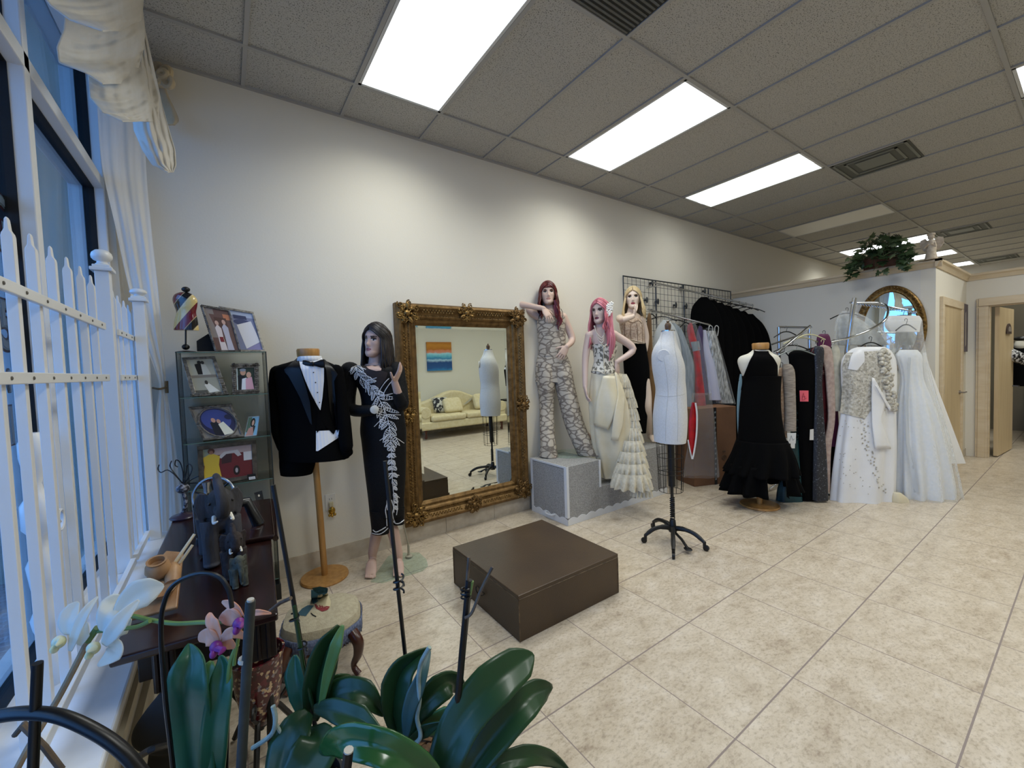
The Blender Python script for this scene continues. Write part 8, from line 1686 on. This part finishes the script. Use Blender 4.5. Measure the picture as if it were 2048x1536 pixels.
og = thing('grey_stake', 'thick grey bamboo stake standing right of the pink flowers', 'plant stake', (*atS(484, 1600, .68)[:2], PT)); a_, b_ = atS(501, 1202, .68), atS(482, 1540, .68); e_ = b_ + (b_ - a_) * ((PT - b_[2]) / (b_[2] - a_[2])); m = MB(); m.tube([a_, b_, e_], .0078, n=12); m.build('cane', M_BAMB, og); m = MB(); m.tube([a_, a_ + (a_ - b_) * .012], .0055, n=10); m.build('cane_joint', mat('cane_pale', '#b9b2a2', rough=.6), og); m = MB(); m.tube([atS(488, 1316, .68), atS(487, 1324, .68)], .0085, n=10); m.build('cane_joint', mat('cane_pale', '#b9b2a2', rough=.6), og)
sC = .84
oc_ = plant('orchid in a clear grey pot with a curling grey root, centre front', 838, 1500, sC, .060, M_POT)
leaf(oc_, [(800, 1478), (786, 1420, -.01), (800, 1350), (832, 1316, .02), (862, 1296, .05)], [12, 20, 30, 22, 12, 2], sC, M_LEAF, .8)
leaf(oc_, [(812, 1472, -.01), (818, 1420, -.02), (842, 1356, -.01), (860, 1302, .03)], [5, 12, 16, 10, 2], sC - .014, mat('leaf_back', '#2b4a4a', rough=.4, c2='#3a5c5a', nscale=8), .1)
leaf(oc_, [(806, 1476), (836, 1422, -.02), (882, 1376, -.01), (908, 1366, .02), (934, 1392, .05)], [8, 24, 28, 22, 3], sC + .01, M_LEAF, .35)
leaf(oc_, [(818, 1480), (858, 1452, -.03), (896, 1432, -.04), (918, 1424, -.04)], [6, 20, 20, 3], sC + .03, M_LEAFP, .3); leaf(oc_, [(818, 1484), (850, 1462, -.03), (880, 1446, -.04)], [6, 14, 3], sC, M_LEAF, .3)
m = MB(); m.tube(bez([atS(x, y, sC - .03) for x, y in ((859, 1294), (842, 1326), (837, 1360), (839, 1400), (834, 1436), (841, 1466), (836, 1482), (812, 1496))], 40), .0045, n=8); m.build('aerial_root', M_ROOT, oc_)
rod(oc_, [(770, 922), (790, 1120), (812, 1325), (826, 1480)], .0046, sC + .06, M_STAKE, smooth=False)
m = MB(); 
for k in range(2): m.tube([atS(798, 1172 + 14 * k, sC + .06) + RH * .011 * math.cos(a) + NH * .011 * math.sin(a) + V3((0, 0, .003 * a)) for a in np.linspace(0, 7.5, 20)], .0022, n=5)
m.build('plant_tie', M_STAKE, oc_)
sD = .66
od = plant('orchid with two large glossy dark leaves reaching right, nearest the camera', 858, 1660, sD, .058, M_POTD)
leaf(od, [(872, 1600, -.02), (892, 1520, -.02), (926, 1440), (988, 1368, .03), (1040, 1325, .07), (1066, 1308, .10)], [26, 36, 42, 46, 36, 4], sD, M_LEAF, .22, side=-.35)
leaf(od, [(905, 1620), (942, 1540), (992, 1470, .02), (1046, 1408, .05), (1080, 1380, .09), (1104, 1372, .12)], [18, 28, 36, 36, 26, 4], sD + .02, M_LEAF, .25, side=-.35)
leaf(od, [(930, 1600), (990, 1535, .0), (1050, 1512, .03), (1096, 1516, .06), (1136, 1540, .1)], [14, 20, 24, 18, 4], sD + .03, M_LEAF, .2, side=-.5)
leaf(od, [(880, 1590), (836, 1535, -.02), (772, 1500, -.03), (706, 1484, -.02), (668, 1488, .0), (642, 1506, .03)], [26, 36, 42, 40, 30, 5], sD - .03, mat('orchid_leaf_green', '#1f4a22', rough=.22, coat=.4, c2='#2f5f2c', nscale=5), .25, side=.4)
rod(od, [(697, 1502), (690, 1560)], .0075, sD - .09, M_STAKE, smooth=False); m = MB(); m.tube([atS(697.5, 1499, sD - .09), atS(697, 1503, sD - .09)], .0068, n=10); m.build('stake_end', mat('cane_pale', '#b9b2a2', rough=.6), od)
rod(od, [(938, 1160), (926, 1290), (912, 1420), (885, 1510), (868, 1600)], .0060, sD + .02, M_STAKE); rod(od, [(938, 1114), (931, 1200), (926, 1290)], .0028, sD + .02, M_BROWN, 'twig', smooth=False); rod(od, [(985, 1134), (962, 1180), (944, 1225), (930, 1236)], .0026, sD + .01, M_BROWN, 'twig'); rod(od, [(943, 1162), (936, 1200)], .0042, sD + .02, M_STEM, 'flower_stem', smooth=False)
m = MB(); m.tube([atS(932, 1198, sD + .02) + RH * .008 * math.cos(a) + NH * .008 * math.sin(a) + V3((0, 0, .0011 * a)) for a in np.linspace(0, 20, 60)], .0016, n=5); m.build('plant_tie', M_STAKE, od)
scn.view_settings.view_transform = 'Standard'; scn.view_settings.look = 'None'; scn.view_settings.exposure = 0.3; scn.view_settings.gamma = 1.0
scn.view_settings.use_curve_mapping = False
scn.cycles.use_denoising = True
scn.cycles.max_bounces = 10; scn.cycles.transparent_max_bounces = 24; scn.cycles.glossy_bounces = 6; scn.cycles.transmission_bounces = 8
scn.cycles.sample_clamp_indirect = 6
